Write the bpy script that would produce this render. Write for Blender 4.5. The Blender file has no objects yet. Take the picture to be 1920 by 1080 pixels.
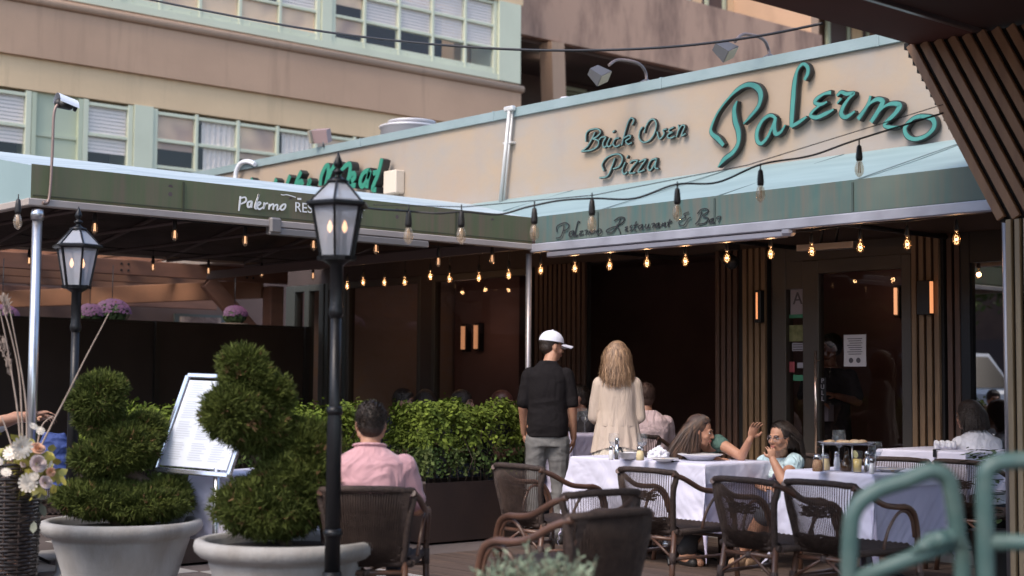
import bpy, bmesh, math, random
import numpy as np
from mathutils import Vector, Matrix, noise
PI = math.pi
C = bpy.context.scene.collection
scn = bpy.context.scene
R = random.Random(7)

# ------------------------------------------------------------------ camera, world, sun, exposure
F_PX = 2788.03
YAW, PIT, ROL = math.radians(138.476), math.radians(3.7059), math.radians(0.4201)
_f = Vector((math.cos(PIT)*math.cos(YAW), math.cos(PIT)*math.sin(YAW), math.sin(PIT)))
_r = Vector((math.sin(YAW), -math.cos(YAW), 0)); _u = _r.cross(_f)
_r, _u = math.cos(ROL)*_r + math.sin(ROL)*_u, -math.sin(ROL)*_r + math.cos(ROL)*_u
EYE = Vector((0, 0, 1.3))
cam_d = bpy.data.cameras.new("camera"); cam = bpy.data.objects.new("camera", cam_d); C.objects.link(cam)
mw = Matrix((( _r.x, _u.x, -_f.x, 0), (_r.y, _u.y, -_f.y, 0), (_r.z, _u.z, -_f.z, 1.3), (0, 0, 0, 1)))
cam.matrix_world = mw
cam_d.sensor_width = 36; cam_d.lens = 36*F_PX/1920; cam_d.clip_start = .05; cam_d.clip_end = 900
cam_d.dof.use_dof = True; cam_d.dof.focus_distance = 11.2; cam_d.dof.aperture_fstop = 2.0
scn.camera = cam

SUN_AZ, SUN_EL = math.radians(281), math.radians(48)      # azimuth of the sun in the XY plane, elevation
w = bpy.data.worlds.new("World"); scn.world = w; w.use_nodes = True
nt = w.node_tree; bg = nt.nodes['Background']
sky = nt.nodes.new('ShaderNodeTexSky'); sky.sky_type = 'NISHITA'; sky.sun_disc = False
sky.sun_elevation = SUN_EL; sky.sun_rotation = PI/2 - SUN_AZ
sky.air_density = 1.0; sky.dust_density = 2.0; sky.ozone_density = 1.0
nt.links.new(sky.outputs[0], bg.inputs[0]); bg.inputs[1].default_value = 0.15
sd = bpy.data.lights.new("sun", 'SUN'); sd.energy = .95; sd.angle = math.radians(22); sd.color = (1, .88, .74)
so = bpy.data.objects.new("sun", sd); C.objects.link(so)
sv = Vector((math.cos(SUN_AZ)*math.cos(SUN_EL), math.sin(SUN_AZ)*math.cos(SUN_EL), math.sin(SUN_EL)))
so.rotation_euler = (-sv).to_track_quat('-Z', 'Y').to_euler(); so.location = (0, 0, 30)
scn.view_settings.view_transform = 'Standard'; scn.view_settings.look = 'None'
scn.view_settings.exposure = 1.28; scn.view_settings.gamma = 1.0
scn.render.engine = 'CYCLES'

# ------------------------------------------------------------------ helpers
def ray(px, py): return _f + _r*((px-960)/F_PX) + _u*((540-py)/F_PX)
def on(ax, px, py, v):
    """point seen at photograph pixel (px, py) on the plane ax = v"""
    d = ray(px, py); k = 'XYZ'.index(ax); return EYE + d*((v-EYE[k])/d[k])
def at(px, py, dep): return EYE + ray(px, py)*dep
def gp(px, dep, z=0.0):
    p = EYE + ray(px, 720)*dep; return Vector((p.x, p.y, z))
RT = Vector((_r.x, _r.y, 0)).normalized(); FW = Vector((_f.x, _f.y, 0)).normalized()   # image right / away from camera
def yaw_to(d): return math.atan2(-d[0], d[1])               # rotation that turns local +Y to d

def tag(o, label=None, cat=None, group=None, kind=None):
    if label: o['label'] = label
    if cat: o['category'] = cat
    if group: o['group'] = group
    if kind: o['kind'] = kind
    return o
def thing(name, label, cat, loc=(0, 0, 0), rz=0, group=None):
    o = bpy.data.objects.new(name, None); C.objects.link(o); o.empty_display_size = .1
    o.location = loc; o.rotation_euler = (0, 0, rz); return tag(o, label, cat, group)
def wloc(o):
    v = Vector((0, 0, 0))
    while o is not None: v = v + Vector(o.location); o = o.parent
    return v
def kids(o): return [c for c in o.children]
def copy_tree(o, parent=None):
    c = o.copy(); C.objects.link(c); c.parent = parent
    for ch in list(o.children): copy_tree(ch, c)
    return c
def perp(d):
    d = Vector(d).normalized(); a = Vector((0, 0, 1)) if abs(d.z) < .9 else Vector((1, 0, 0))
    u = d.cross(a).normalized(); return u, d.cross(u).normalized()
def catmull(pts, n=6, closed=False):
    P = [Vector(p) for p in pts]; out = []; N = len(P)
    rng = range(N) if closed else range(N-1)
    for i in rng:
        if closed: p0, p1, p2, p3 = P[(i-1) % N], P[i], P[(i+1) % N], P[(i+2) % N]
        else: p0, p1, p2, p3 = P[max(i-1, 0)], P[i], P[i+1], P[min(i+2, N-1)]
        for k in range(n):
            t = k/n; out.append(.5*((2*p1) + (p2-p0)*t + (2*p0-5*p1+4*p2-p3)*t*t + (3*p1-p0-3*p2+p3)*t**3))
    if not closed: out.append(P[-1].copy())
    return out

class MB:
    def __init__(s): s.v = []; s.f = []; s.sm = []; s.M = None
    def add(s, vs, fs, smooth=False):
        b = len(s.v)
        if s.M is not None: vs = [s.M @ Vector(p) for p in vs]
        s.v.extend([tuple(p) for p in vs])
        for f in fs: s.f.append(tuple(b+i for i in f)); s.sm.append(smooth)
        return s
    def box2(s, a, b, bev=0):
        x0, y0, z0 = min(a[0], b[0]), min(a[1], b[1]), min(a[2], b[2]); x1, y1, z1 = max(a[0], b[0]), max(a[1], b[1]), max(a[2], b[2])
        return s.obb(Vector(((x0+x1)/2, (y0+y1)/2, (z0+z1)/2)), (x1-x0, y1-y0, z1-z0), Matrix.Identity(3), bev)
    def obb(s, c, size, rot, bev=0):
        hx, hy, hz = [q/2 for q in size]; c = Vector(c)
        if bev <= 0 or bev > min(hx, hy, hz)*.9:
            vs = [c + rot @ Vector((sx*hx, sy*hy, sz*hz)) for sx in (-1, 1) for sy in (-1, 1) for sz in (-1, 1)]
            return s.add(vs, [(0, 1, 3, 2), (4, 6, 7, 5), (0, 4, 5, 1), (2, 3, 7, 6), (0, 2, 6, 4), (1, 5, 7, 3)])
        vs = []; idx = {}
        for sx in (-1, 1):
            for sy in (-1, 1):
                for sz in (-1, 1):
                    for k in range(3):
                        q = [sx*hx, sy*hy, sz*hz]
                        for j in range(3):
                            if j != k: q[j] -= (sx, sy, sz)[j]*bev
                        idx[(sx, sy, sz, k)] = len(vs); vs.append(c + rot @ Vector(q))
        fs = []
        for k in range(3):
            a, b = [(1, 2), (2, 0), (0, 1)][k]
            for sg in (-1, 1):
                loop = []
                for (p, q) in ((-1, -1), (1, -1), (1, 1), (-1, 1)):
                    t = [0, 0, 0]; t[k] = sg; t[a] = p; t[b] = q; loop.append(idx[(*t, k)])
                fs.append(tuple(loop if sg > 0 else loop[::-1]))
        for k in range(3):
            a, b = [(1, 2), (2, 0), (0, 1)][k]
            for p in (-1, 1):
                for q in (-1, 1):
                    t0 = [0, 0, 0]; t1 = [0, 0, 0]; t0[k] = -1; t1[k] = 1; t0[a] = t1[a] = p; t0[b] = t1[b] = q
                    l = [idx[(*t0, a)], idx[(*t1, a)], idx[(*t1, b)], idx[(*t0, b)]]
                    fs.append(tuple(l if p*q > 0 else l[::-1]))
        for sx in (-1, 1):
            for sy in (-1, 1):
                for sz in (-1, 1):
                    l = [idx[(sx, sy, sz, k)] for k in range(3)]
                    fs.append(tuple(l if sx*sy*sz > 0 else l[::-1]))
        return s.add(vs, fs)
    def beam(s, p0, p1, w, h, up=(0, 0, 1), bev=0):
        p0, p1 = Vector(p0), Vector(p1); d = (p1-p0); L = d.length; d.normalize(); up = Vector(up)
        x = d.cross(up)
        if x.length < 1e-4: x = d.cross(Vector((1, 0, 0)))
        x.normalize(); z = x.cross(d)
        rot = Matrix((x, d, z)).transposed()
        return s.obb((p0+p1)/2, (w, L, h), rot, bev)
    def tube(s, pts, r, n=8, closed=False, caps=True, flat=1.0, up=None):
        P = [Vector(p) for p in pts]; N = len(P)
        rr = r if isinstance(r, (list, tuple)) else [r]*N
        vs = []; u = None
        for i in range(N):
            if closed: t = P[(i+1) % N]-P[(i-1) % N]
            else: t = P[min(i+1, N-1)]-P[max(i-1, 0)]
            if t.length < 1e-9: t = Vector((0, 0, 1))
            t.normalize()
            if u is None: u = perp(t)[0] if up is None else (Vector(up)-t*t.dot(Vector(up))).normalized()
            else:
                u = u - t*u.dot(t); u = u.normalized() if u.length > 1e-6 else perp(t)[0]
            v = t.cross(u)
            for k in range(n):
                a = 2*PI*k/n; vs.append(P[i] + (u*math.cos(a) + v*math.sin(a)*flat)*rr[i])
        fs = []
        for i in range(N if closed else N-1):
            j = (i+1) % N
            for k in range(n): fs.append((i*n+k, i*n+(k+1) % n, j*n+(k+1) % n, j*n+k))
        s.add(vs, fs, True)
        if caps and not closed:
            b = len(s.v)-len(vs)
            s.f.append(tuple(b+k for k in range(n))[::-1]); s.sm.append(False)
            s.f.append(tuple(b+(N-1)*n+k for k in range(n))); s.sm.append(False)
        return s
    def lathe(s, prof, c=(0, 0, 0), n=24, axis=None, smooth=True, sx=1, sy=1, caps=True):
        """prof: (radius, z) pairs"""
        c = Vector(c); rot = Matrix.Identity(3)
        if axis is not None: rot = Vector((0, 0, 1)).rotation_difference(Vector(axis)).to_matrix()
        vs = []; m = len(prof)
        for (r, z) in prof:
            for k in range(n):
                a = 2*PI*k/n; vs.append(c + rot @ Vector((r*math.cos(a)*sx, r*math.sin(a)*sy, z)))
        fs = [(i*n+k, i*n+(k+1) % n, (i+1)*n+(k+1) % n, (i+1)*n+k) for i in range(m-1) for k in range(n)]
        s.add(vs, fs, smooth)
        b = len(s.v)-len(vs)
        if caps:
            if prof[0][0] > 1e-5: s.f.append(tuple(b+k for k in range(n))[::-1]); s.sm.append(False)
            if prof[-1][0] > 1e-5: s.f.append(tuple(b+(m-1)*n+k for k in range(n))); s.sm.append(False)
        return s
    def ell(s, c, rad, rot=None, n=16, m=10):
        c = Vector(c); rot = rot or Matrix.Identity(3); vs = []; 
        if not isinstance(rad, (tuple, list, Vector)): rad = (rad,)*3
        vs.append(c + rot @ Vector((0, 0, -rad[2])))
        for i in range(1, m):
            ph = -PI/2 + PI*i/m
            for k in range(n):
                a = 2*PI*k/n; vs.append(c + rot @ Vector((rad[0]*math.cos(ph)*math.cos(a), rad[1]*math.cos(ph)*math.sin(a), rad[2]*math.sin(ph))))
        vs.append(c + rot @ Vector((0, 0, rad[2]))); fs = []
        for k in range(n): fs.append((0, 1+(k+1) % n, 1+k))
        for i in range(m-2):
            for k in range(n):
                a = 1+i*n; fs.append((a+k, a+(k+1) % n, a+n+(k+1) % n, a+n+k))
        a = 1+(m-2)*n
        for k in range(n): fs.append((a+k, a+(k+1) % n, len(vs)-1))
        return s.add(vs, fs, True)
    def limb(s, pr, n=12):
        """closed tapered chain through (point, radius) pairs with round joints"""
        P = [Vector(p) for p, r in pr]; r = [q for p, q in pr]
        for i in range(len(P)-1):
            if (P[i+1]-P[i]).length > 1e-6: s.tube([P[i], P[i+1]], [r[i], r[i+1]], n)
        for p, q in zip(P, r): s.ell(p, q, n=n, m=8)
        return s
    def loft(s, rings, side=(1, 0, 0), n=20, p=2.3):
        """rings: (centre, half width, half depth, optional forward dir); closed with caps"""
        vs = []; side = Vector(side).normalized(); N = len(rings)
        for i, rg in enumerate(rings):
            c, a, b = Vector(rg[0]), rg[1], rg[2]
            sd_ = Vector(rg[3]).normalized() if len(rg) > 3 else side
            t = Vector(rings[min(i+1, N-1)][0]) - Vector(rings[max(i-1, 0)][0]); t.normalize()
            fwd = t.cross(sd_); fwd.normalize(); sdd = fwd.cross(t)
            for k in range(n):
                q = 2*PI*k/n; cx, sy = math.cos(q), math.sin(q)
                ex = math.copysign(abs(cx)**(2/p), cx); ey = math.copysign(abs(sy)**(2/p), sy)
                vs.append(c + sdd*a*ex + fwd*b*ey)
        fs = [(i*n+k, i*n+(k+1) % n, (i+1)*n+(k+1) % n, (i+1)*n+k) for i in range(N-1) for k in range(n)]
        s.add(vs, fs, True); b0 = len(s.v)-len(vs)
        s.f.append(tuple(b0+k for k in range(n))[::-1]); s.sm.append(True)
        s.f.append(tuple(b0+(N-1)*n+k for k in range(n))); s.sm.append(True)
        return s
    def ribbon(s, pts, ws, nrm, th, taper=1.0):
        """flat stroke through 3-D pts of half widths ws/2, lying across nrm, thickness th towards nrm"""
        P = [Vector(p) for p in pts]; N = len(P); nrm = Vector(nrm).normalized(); vs = []
        for i in range(N):
            t = P[min(i+1, N-1)]-P[max(i-1, 0)]
            if t.length < 1e-9: t = Vector((0, 0, 1))
            t.normalize(); sdv = t.cross(nrm).normalized()*ws[i]*.5
            vs += [P[i]-sdv, P[i]+sdv, P[i]+sdv*taper+nrm*th, P[i]-sdv*taper+nrm*th]
        fs = []
        for i in range(N-1):
            a = 4*i; b = a+4
            for k in range(4): fs.append((a+k, b+k, b+(k+1) % 4, a+(k+1) % 4))
        fs += [(3, 2, 1, 0), (4*N-4, 4*N-3, 4*N-2, 4*N-1)]
        return s.add(vs, fs)
    def quad(s, a, b, c, d): return s.add([a, b, c, d], [(0, 1, 2, 3)])
    def sheet(s, fn, nu, nv, smooth=True):
        vs = [fn(i/nu, j/nv) for j in range(nv+1) for i in range(nu+1)]
        fs = [(j*(nu+1)+i, j*(nu+1)+i+1, (j+1)*(nu+1)+i+1, (j+1)*(nu+1)+i) for j in range(nv) for i in range(nu)]
        return s.add(vs, fs, smooth)
    def build(s, name, mat, parent=None, world=True, label=None):
        me = bpy.data.meshes.new(name); off = wloc(parent) if (parent is not None and world) else Vector((0, 0, 0))
        me.from_pydata([(p[0]-off.x, p[1]-off.y, p[2]-off.z) for p in s.v], [], s.f)
        me.polygons.foreach_set('use_smooth', s.sm); me.validate(); me.update()
        if mat is not None: me.materials.append(mat)
        o = bpy.data.objects.new(name, me); C.objects.link(o)
        if parent is not None: o.parent = parent
        if label: o['label'] = label
        return o
def solo(mb, name, mat, label, cat, group=None, loc=None):
    """a thing that is one mesh, origin at its base"""
    v = np.array(mb.v); c = loc or ((v[:, 0].min()+v[:, 0].max())/2, (v[:, 1].min()+v[:, 1].max())/2, v[:, 2].min())
    mb.v = [(p[0]-c[0], p[1]-c[1], p[2]-c[2]) for p in mb.v]
    o = mb.build(name, mat); o.location = c; return tag(o, label, cat, group)
def structure(mb, name, mat): return tag(mb.build(name, mat), kind='structure')
def text(body, name, mat, parent, p, size, rot, ext=.002, align='CENTER', sx=1.0):
    cu = bpy.data.curves.new(name, 'FONT'); cu.body = body; cu.size = size; cu.extrude = ext; cu.align_x = align; cu.align_y = 'CENTER'
    o = bpy.data.objects.new(name+'_tmp', cu); C.objects.link(o)
    bpy.context.view_layer.update()
    me = bpy.data.meshes.new_from_object(o.evaluated_get(bpy.context.evaluated_depsgraph_get()))
    bpy.data.objects.remove(o); me.name = name; me.materials.clear(); me.materials.append(mat)
    off = wloc(parent) if parent else Vector((0, 0, 0))
    q = bpy.data.objects.new(name, me); C.objects.link(q); q.parent = parent
    from mathutils import Euler
    Mx = Matrix.Translation(Vector(p)-off) @ Euler(rot).to_matrix().to_4x4() @ Matrix.Diagonal((sx, 1, 1, 1))
    me.transform(Mx); me.update(); return q
NY = (PI/2, 0, 0); PX = (PI/2, 0, PI/2)       # text rotations: facing -Y, facing +X
# ------------------------------------------------------------------ materials
MT = {}
def mat(name, col, rough=.6, metal=0, col2=None, sc=4, detail=4, bump=0, bsc=30, stretch=(1, 1, 1), spec=.5, emit=None, es=0,
        coat=0, sheen=0, rnd=0, trans=0, ramp=(.35, .65), sub=0, wrinkle=0, wsc=6):
    if name in MT: return MT[name]
    m = bpy.data.materials.new(name); m.use_nodes = True; n = m.node_tree.nodes; L = m.node_tree.links
    b = n['Principled BSDF']; b.inputs['Base Color'].default_value = (*col, 1); b.inputs['Roughness'].default_value = rough
    b.inputs['Metallic'].default_value = metal; b.inputs['Specular IOR Level'].default_value = spec
    if coat: b.inputs['Coat Weight'].default_value = coat; b.inputs['Coat Roughness'].default_value = .15
    if sheen: b.inputs['Sheen Weight'].default_value = sheen
    if sub: b.inputs['Subsurface Weight'].default_value = sub; b.inputs['Subsurface Radius'].default_value = (.02, .008, .004)
    if trans: b.inputs['Transmission Weight'].default_value = trans
    tc = n.new('ShaderNodeTexCoord'); mp = n.new('ShaderNodeMapping'); L.new(tc.outputs['Object'], mp.inputs[0])
    mp.inputs['Scale'].default_value = stretch
    colout = None
    if col2 is not None:
        nz = n.new('ShaderNodeTexNoise'); nz.inputs['Scale'].default_value = sc; nz.inputs['Detail'].default_value = detail; L.new(mp.outputs[0], nz.inputs[0])
        rp = n.new('ShaderNodeValToRGB'); rp.color_ramp.elements[0].position = ramp[0]; rp.color_ramp.elements[1].position = ramp[1]
        rp.color_ramp.elements[0].color = (*col, 1); rp.color_ramp.elements[1].color = (*col2, 1)
        L.new(nz.outputs[0], rp.inputs[0]); colout = rp.outputs[0]
    if rnd:
        g = n.new('ShaderNodeNewGeometry'); hs = n.new('ShaderNodeHueSaturation'); mr = n.new('ShaderNodeMapRange')
        L.new(g.outputs['Random Per Island'], mr.inputs[0]); mr.inputs[3].default_value = 1-rnd; mr.inputs[4].default_value = 1+rnd
        L.new(mr.outputs[0], hs.inputs['Value'])
        if colout: L.new(colout, hs.inputs['Color'])
        else: hs.inputs['Color'].default_value = (*col, 1)
        colout = hs.outputs[0]
    if colout: L.new(colout, b.inputs['Base Color'])
    last = None
    if bump:
        nb = n.new('ShaderNodeTexNoise'); nb.inputs['Scale'].default_value = bsc; nb.inputs['Detail'].default_value = 5; L.new(mp.outputs[0], nb.inputs[0])
        bp = n.new('ShaderNodeBump'); bp.inputs['Strength'].default_value = bump; bp.inputs['Distance'].default_value = .02
        L.new(nb.outputs[0], bp.inputs['Height']); last = bp
    if wrinkle:
        nw = n.new('ShaderNodeTexNoise'); nw.inputs['Scale'].default_value = wsc; nw.inputs['Detail'].default_value = 2; nw.inputs['Distortion'].default_value = 1.5
        L.new(mp.outputs[0], nw.inputs[0]); bw = n.new('ShaderNodeBump'); bw.inputs['Strength'].default_value = wrinkle; bw.inputs['Distance'].default_value = .06
        L.new(nw.outputs[0], bw.inputs['Height'])
        if last: L.new(last.outputs[0], bw.inputs['Normal'])
        last = bw
    if last: L.new(last.outputs[0], b.inputs['Normal'])
    if emit: b.inputs['Emission Color'].default_value = (*emit, 1); b.inputs['Emission Strength'].default_value = es
    MT[name] = m; return m
def glass(name, tint=(1, 1, 1), refl=1.0, rough=.02, ior=1.45, opac=0.0, body=(.5, .5, .5)):
    """thin pane: transparent with a fresnel reflection"""
    if name in MT: return MT[name]
    m = bpy.data.materials.new(name); m.use_nodes = True; n = m.node_tree.nodes; L = m.node_tree.links
    n.remove(n['Principled BSDF']); out = n['Material Output']
    tr = n.new('ShaderNodeBsdfTransparent'); tr.inputs[0].default_value = (*tint, 1)
    gl = n.new('ShaderNodeBsdfGlossy'); gl.inputs['Roughness'].default_value = rough; gl.inputs[0].default_value = (refl, refl, refl, 1)
    fr = n.new('ShaderNodeFresnel'); gm = n.new('ShaderNodeNewGeometry'); mi = n.new('ShaderNodeMapRange'); L.new(gm.outputs['Backfacing'], mi.inputs[0])
    mi.inputs[3].default_value = ior; mi.inputs[4].default_value = 1/ior; L.new(mi.outputs[0], fr.inputs[0])     # same reflection from both sides of a thin pane
    mx = n.new('ShaderNodeMixShader'); L.new(fr.outputs[0], mx.inputs[0])
    src = tr.outputs[0]
    if opac:
        df = n.new('ShaderNodeBsdfDiffuse'); df.inputs[0].default_value = (*body, 1); m2 = n.new('ShaderNodeMixShader'); m2.inputs[0].default_value = opac
        L.new(tr.outputs[0], m2.inputs[1]); L.new(df.outputs[0], m2.inputs[2]); src = m2.outputs[0]
    L.new(src, mx.inputs[1]); L.new(gl.outputs[0], mx.inputs[2]); L.new(mx.outputs[0], out.inputs[0])
    MT[name] = m; return m

m_wall = mat('painted_stucco', (.375, .285, .20), .9, col2=(.35, .265, .20), sc=.9, detail=6, bump=.12, bsc=14, ramp=(.3, .7))
m_coping = mat('pale_blue_coping', (.25, .315, .325), .5, col2=(.215, .28, .285), sc=3, bump=.1, bsc=20)
m_dark = mat('dark_brown_wall', (.06, .040, .036), .7, col2=(.045, .031, .028), sc=2)
m_room = mat('room_brown', (.20, .125, .11), .9, col2=(.16, .10, .088), sc=1.5)
m_frame = mat('bronze_frame', (.065, .055, .047), .45, metal=.2)
m_frame2 = mat('grey_green_frame', (.065, .072, .068), .4, metal=.3)
m_slat = mat('oak_slat', (.22, .135, .07), .6, col2=(.15, .09, .048), sc=3, stretch=(6, 6, .6), bump=.15, bsc=30)
m_slat2 = mat('dark_slat', (.085, .042, .026), .6, col2=(.06, .031, .02), sc=3, stretch=(6, 6, .6), bump=.15, bsc=30)
m_slatback = mat('slat_backing', (.012, .009, .008), .8)
m_steel = mat('steel_post', (.62, .62, .64), .28, metal=.9, col2=(.5, .5, .52), sc=2, bump=.05)
m_pipe = mat('painted_pipe', (.62, .60, .58), .4, metal=.3)
m_black = mat('black_metal', (.018, .018, .02), .38, metal=.5, bump=.08, bsc=60)
m_blackp = mat('black_plastic', (.02, .018, .018), .5)
m_white = mat('white_plastic', (.75, .76, .8), .4)
m_cable = mat('black_cable', (.015, .014, .016), .5)
m_pane = glass('window_glass', (.90, .90, .90), 1.0, .01, 1.5)
m_doorglass = glass('door_glass', (.80, .72, .70), 1.0, .01, 1.4)
m_bulbglass = glass('bulb_glass', (.93, .86, .78), 1.0, .03, 1.45, opac=.16, body=(.8, .68, .55))
m_litglass = glass('amber_bulb_glass', (.93, .80, .66), 1.0, .03, 1.45, opac=.02, body=(.6, .45, .3))
m_clear = glass('clear_glass', (.96, .97, .98), 1.0, .02, 1.45, opac=.04, body=(.8, .85, .9))
m_lampglass = glass('lantern_glass', (.78, .80, .84), .9, .06, 1.5, opac=.45, body=(.62, .64, .70))
m_fil = mat('lit_filament', (1, .6, .3), .5, emit=(1, .72, .50), es=3.2)
m_fil_off = mat('dull_filament', (.8, .5, .3), .4, emit=(1, .6, .35), es=.7)
m_fil_no = mat('unlit_filament', (.6, .42, .26), .4)
m_flame = mat('gas_flame', (1, .6, .3), .5, emit=(1, .50, .25), es=1.5)

def stain_wall(m, wall=True):                                     # wall_stain_mix: blotches, faint runs and grime low on the painted wall
    n = m.node_tree.nodes; L = m.node_tree.links; b = n['Principled BSDF']; src = b.inputs['Base Color'].links[0].from_socket
    tc = n.new('ShaderNodeTexCoord'); 
    def layer(src, scale, st, lo, hi, col, det=6, loc=(0, 0, 0), fac=1.0):
        mp = n.new('ShaderNodeMapping'); mp.inputs['Scale'].default_value = st; mp.inputs['Location'].default_value = loc; L.new(tc.outputs['Object'], mp.inputs[0])
        z = n.new('ShaderNodeTexNoise'); z.inputs['Scale'].default_value = scale; z.inputs['Detail'].default_value = det; z.inputs['Roughness'].default_value = .65; L.new(mp.outputs[0], z.inputs[0])
        r = n.new('ShaderNodeValToRGB'); r.color_ramp.elements[0].position = lo; r.color_ramp.elements[1].position = hi
        r.color_ramp.elements[0].color = (0, 0, 0, 1); r.color_ramp.elements[1].color = (fac, fac, fac, 1); L.new(z.outputs[0], r.inputs[0])
        x = n.new('ShaderNodeMix'); x.data_type = 'RGBA'; L.new(r.outputs[0], x.inputs[0]); L.new(src, x.inputs[6]); x.inputs[7].default_value = (*col, 1); return x.outputs[2], r, x
    if not wall:                                        # facade: runs below the ledges, soft grime and small spots
        b0 = b.inputs['Base Color'].links[0].from_socket; base = [q for q in n if q.type == 'VALTORGB'][0].color_ramp.elements[0].color[:3]; dk = tuple(q*.62 for q in base)
        s, _, _ = layer(src, 1.6, (1, 2.2, .16), .54, .74, dk, fac=.55, loc=(2, 1, 0)); s, _, _ = layer(s, .35, (1, 1, 1.5), .45, .65, tuple(q*.85 for q in base), fac=.7); s, _, _ = layer(s, 9, (1, 1, 1), .69, .75, dk, det=8, fac=.6)
        L.new(s, b.inputs['Base Color']); return
    s1, _, _ = layer(src, .55, (1, 1, 1.3), .44, .60, (.295, .268, .245), loc=(3, 0, 1), fac=.8)
    s2, _, _ = layer(s1, 2.2, (2.5, 1, .35), .56, .74, (.31, .24, .20), loc=(1, 0, 2), fac=.5)
    s3, _, _ = layer(s2, 7, (1, 1, 1), .68, .76, (.22, .18, .165), det=8, fac=.6)
    s4, r4, x4 = layer(s3, 3.5, (1, 1, 1.5), .35, .55, (.33, .29, .265), det=9)
    sx = n.new('ShaderNodeSeparateXYZ'); L.new(tc.outputs['Object'], sx.inputs[0]); mr = n.new('ShaderNodeMapRange'); mr.inputs[1].default_value = 3.42; mr.inputs[2].default_value = 3.20; L.new(sx.outputs[2], mr.inputs[0])
    mu = n.new('ShaderNodeMath'); mu.operation = 'MULTIPLY'; L.new(mr.outputs[0], mu.inputs[0]); L.new(r4.outputs[0], mu.inputs[1]); L.new(mu.outputs[0], x4.inputs[0]); L.new(s4, b.inputs['Base Color'])
stain_wall(m_wall)
def glow(name, p, watts, col, parent, r=.03):
    d = bpy.data.lights.new(name, 'POINT'); d.energy = watts; d.color = col; d.shadow_soft_size = r
    o = bpy.data.objects.new(name, d); C.objects.link(o); o.location = Vector(p)-(wloc(parent) if parent else Vector((0, 0, 0))); o.parent = parent; return o
# ------------------------------------------------------------------ ground
m_ground = mat('dark_paving', (.13, .105, .10), .85, col2=(.09, .072, .07), sc=1.2, detail=8, bump=.3, bsc=60)
structure(MB().quad((-300, -300, 0), (300, -300, 0), (300, 300, 0), (-300, 300, 0)), 'ground', m_ground)
m_slab = mat('pale_paving_slab', (.40, .38, .36), .8, col2=(.30, .28, .27), sc=2, detail=8, bump=.2, bsc=50)
sl = MB()
for (a, b, c_, d) in ((( 820, 1052), (905, 1034), (1000, 1042), (925, 1062)), ((905, 1036), (980, 1030), (1090, 1030), (1010, 1044))):
    p = [on('Z', *q, .004) for q in (a, b, c_, d)]
    sl.quad(*p[::-1])
for i in range(9):
    for j in range(7):
        if (i+j) % 2: continue
        x0, y0 = -11.6+i*.62, 4.0+j*.62
        if x0 > -7.4 or x0 < -9.0 and y0 > 6.8: continue
        sl.box2((x0, y0, 0.0005), (x0+.61, y0+.61, .0045))
sl.v = sl.v[8:]; sl.f = [tuple(i-8 for i in f) for f in sl.f[2:]]; sl.sm = sl.sm[2:]
structure(sl, 'path', m_slab)
m_deck = mat('brown_deck_boards', (.115, .075, .058), .7, col2=(.06, .043, .036), sc=2.2, detail=6, bump=.2, bsc=30, stretch=(.5, 7, 1))
dk = MB()
for k in range(34):
    y = 6.3+k*.115
    dk.box2((-8.9, y, .001), (-2.6, y+.109, .012+.001*(k % 2)))
structure(dk, 'deck', m_deck)

# ------------------------------------------------------------------ far apartment building
m_pink = mat('pink_brown_stucco', (.50, .32, .212), .92, col2=(.45, .285, .19), sc=.35, detail=8, bump=.2, bsc=25)
m_tan = mat('tan_stucco', (.72, .51, .31), .92, col2=(.66, .465, .28), sc=.4, detail=6, bump=.15, bsc=25)
stain_wall(m_pink, False); stain_wall(m_tan, False)
m_mint = mat('mint_painted_metal', (.60, .61, .46), .55, col2=(.55, .56, .42), sc=1)
m_mint2 = mat('mint_panel', (.47, .50, .36), .6, col2=(.43, .46, .33), sc=1.5)
m_blind = mat('venetian_blind', (.88, .76, .68), .7)
m_peach = mat('peach_pane_reflection', (.95, .66, .42), .8, col2=(.50, .33, .25), sc=.9, ramp=(.42, .62), detail=2)  # reflection of a sunlit building, painted as colour behind the panes
m_curt = mat('white_curtain', (.88, .76, .68), .9, wrinkle=.5, wsc=8)
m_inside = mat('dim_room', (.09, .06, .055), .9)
BX = -24.8
BY = lambda px, py: on('X', px, py, BX).y
apt = thing('apartment_building', 'pink and tan stucco apartment building with mint green framed windows', 'building', (BX, 12, 0))
def band(z0, z1, m, nm, x=BX, y0=-6, y1=22.1, th=1.0):
    return MB().box2((x-th, y0, z0), (x, y1, z1)).build(nm, m, apt)
band(0, 4.2, m_pink, 'ground_floor_wall')
band(6.36, 6.93, m_tan, 'tan_band', x=BX+.02)
band(6.93, 7.84, m_pink, 'pink_band', x=BX+.10)
mb = MB().tube([(BX+.10, -6, 7.93), (BX+.10, 22.14, 7.93)], .085, 12); mb.build('ledge_moulding', m_pink, apt)
band(7.84, 8.06, m_pink, 'upper_band', x=BX+.03)
band(9.86, 10.3, m_tan, 'upper_tan_band', x=BX+.06, y1=22.18)
band(10.3, 14, m_pink, 'top_wall', x=BX+.1)
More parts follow.
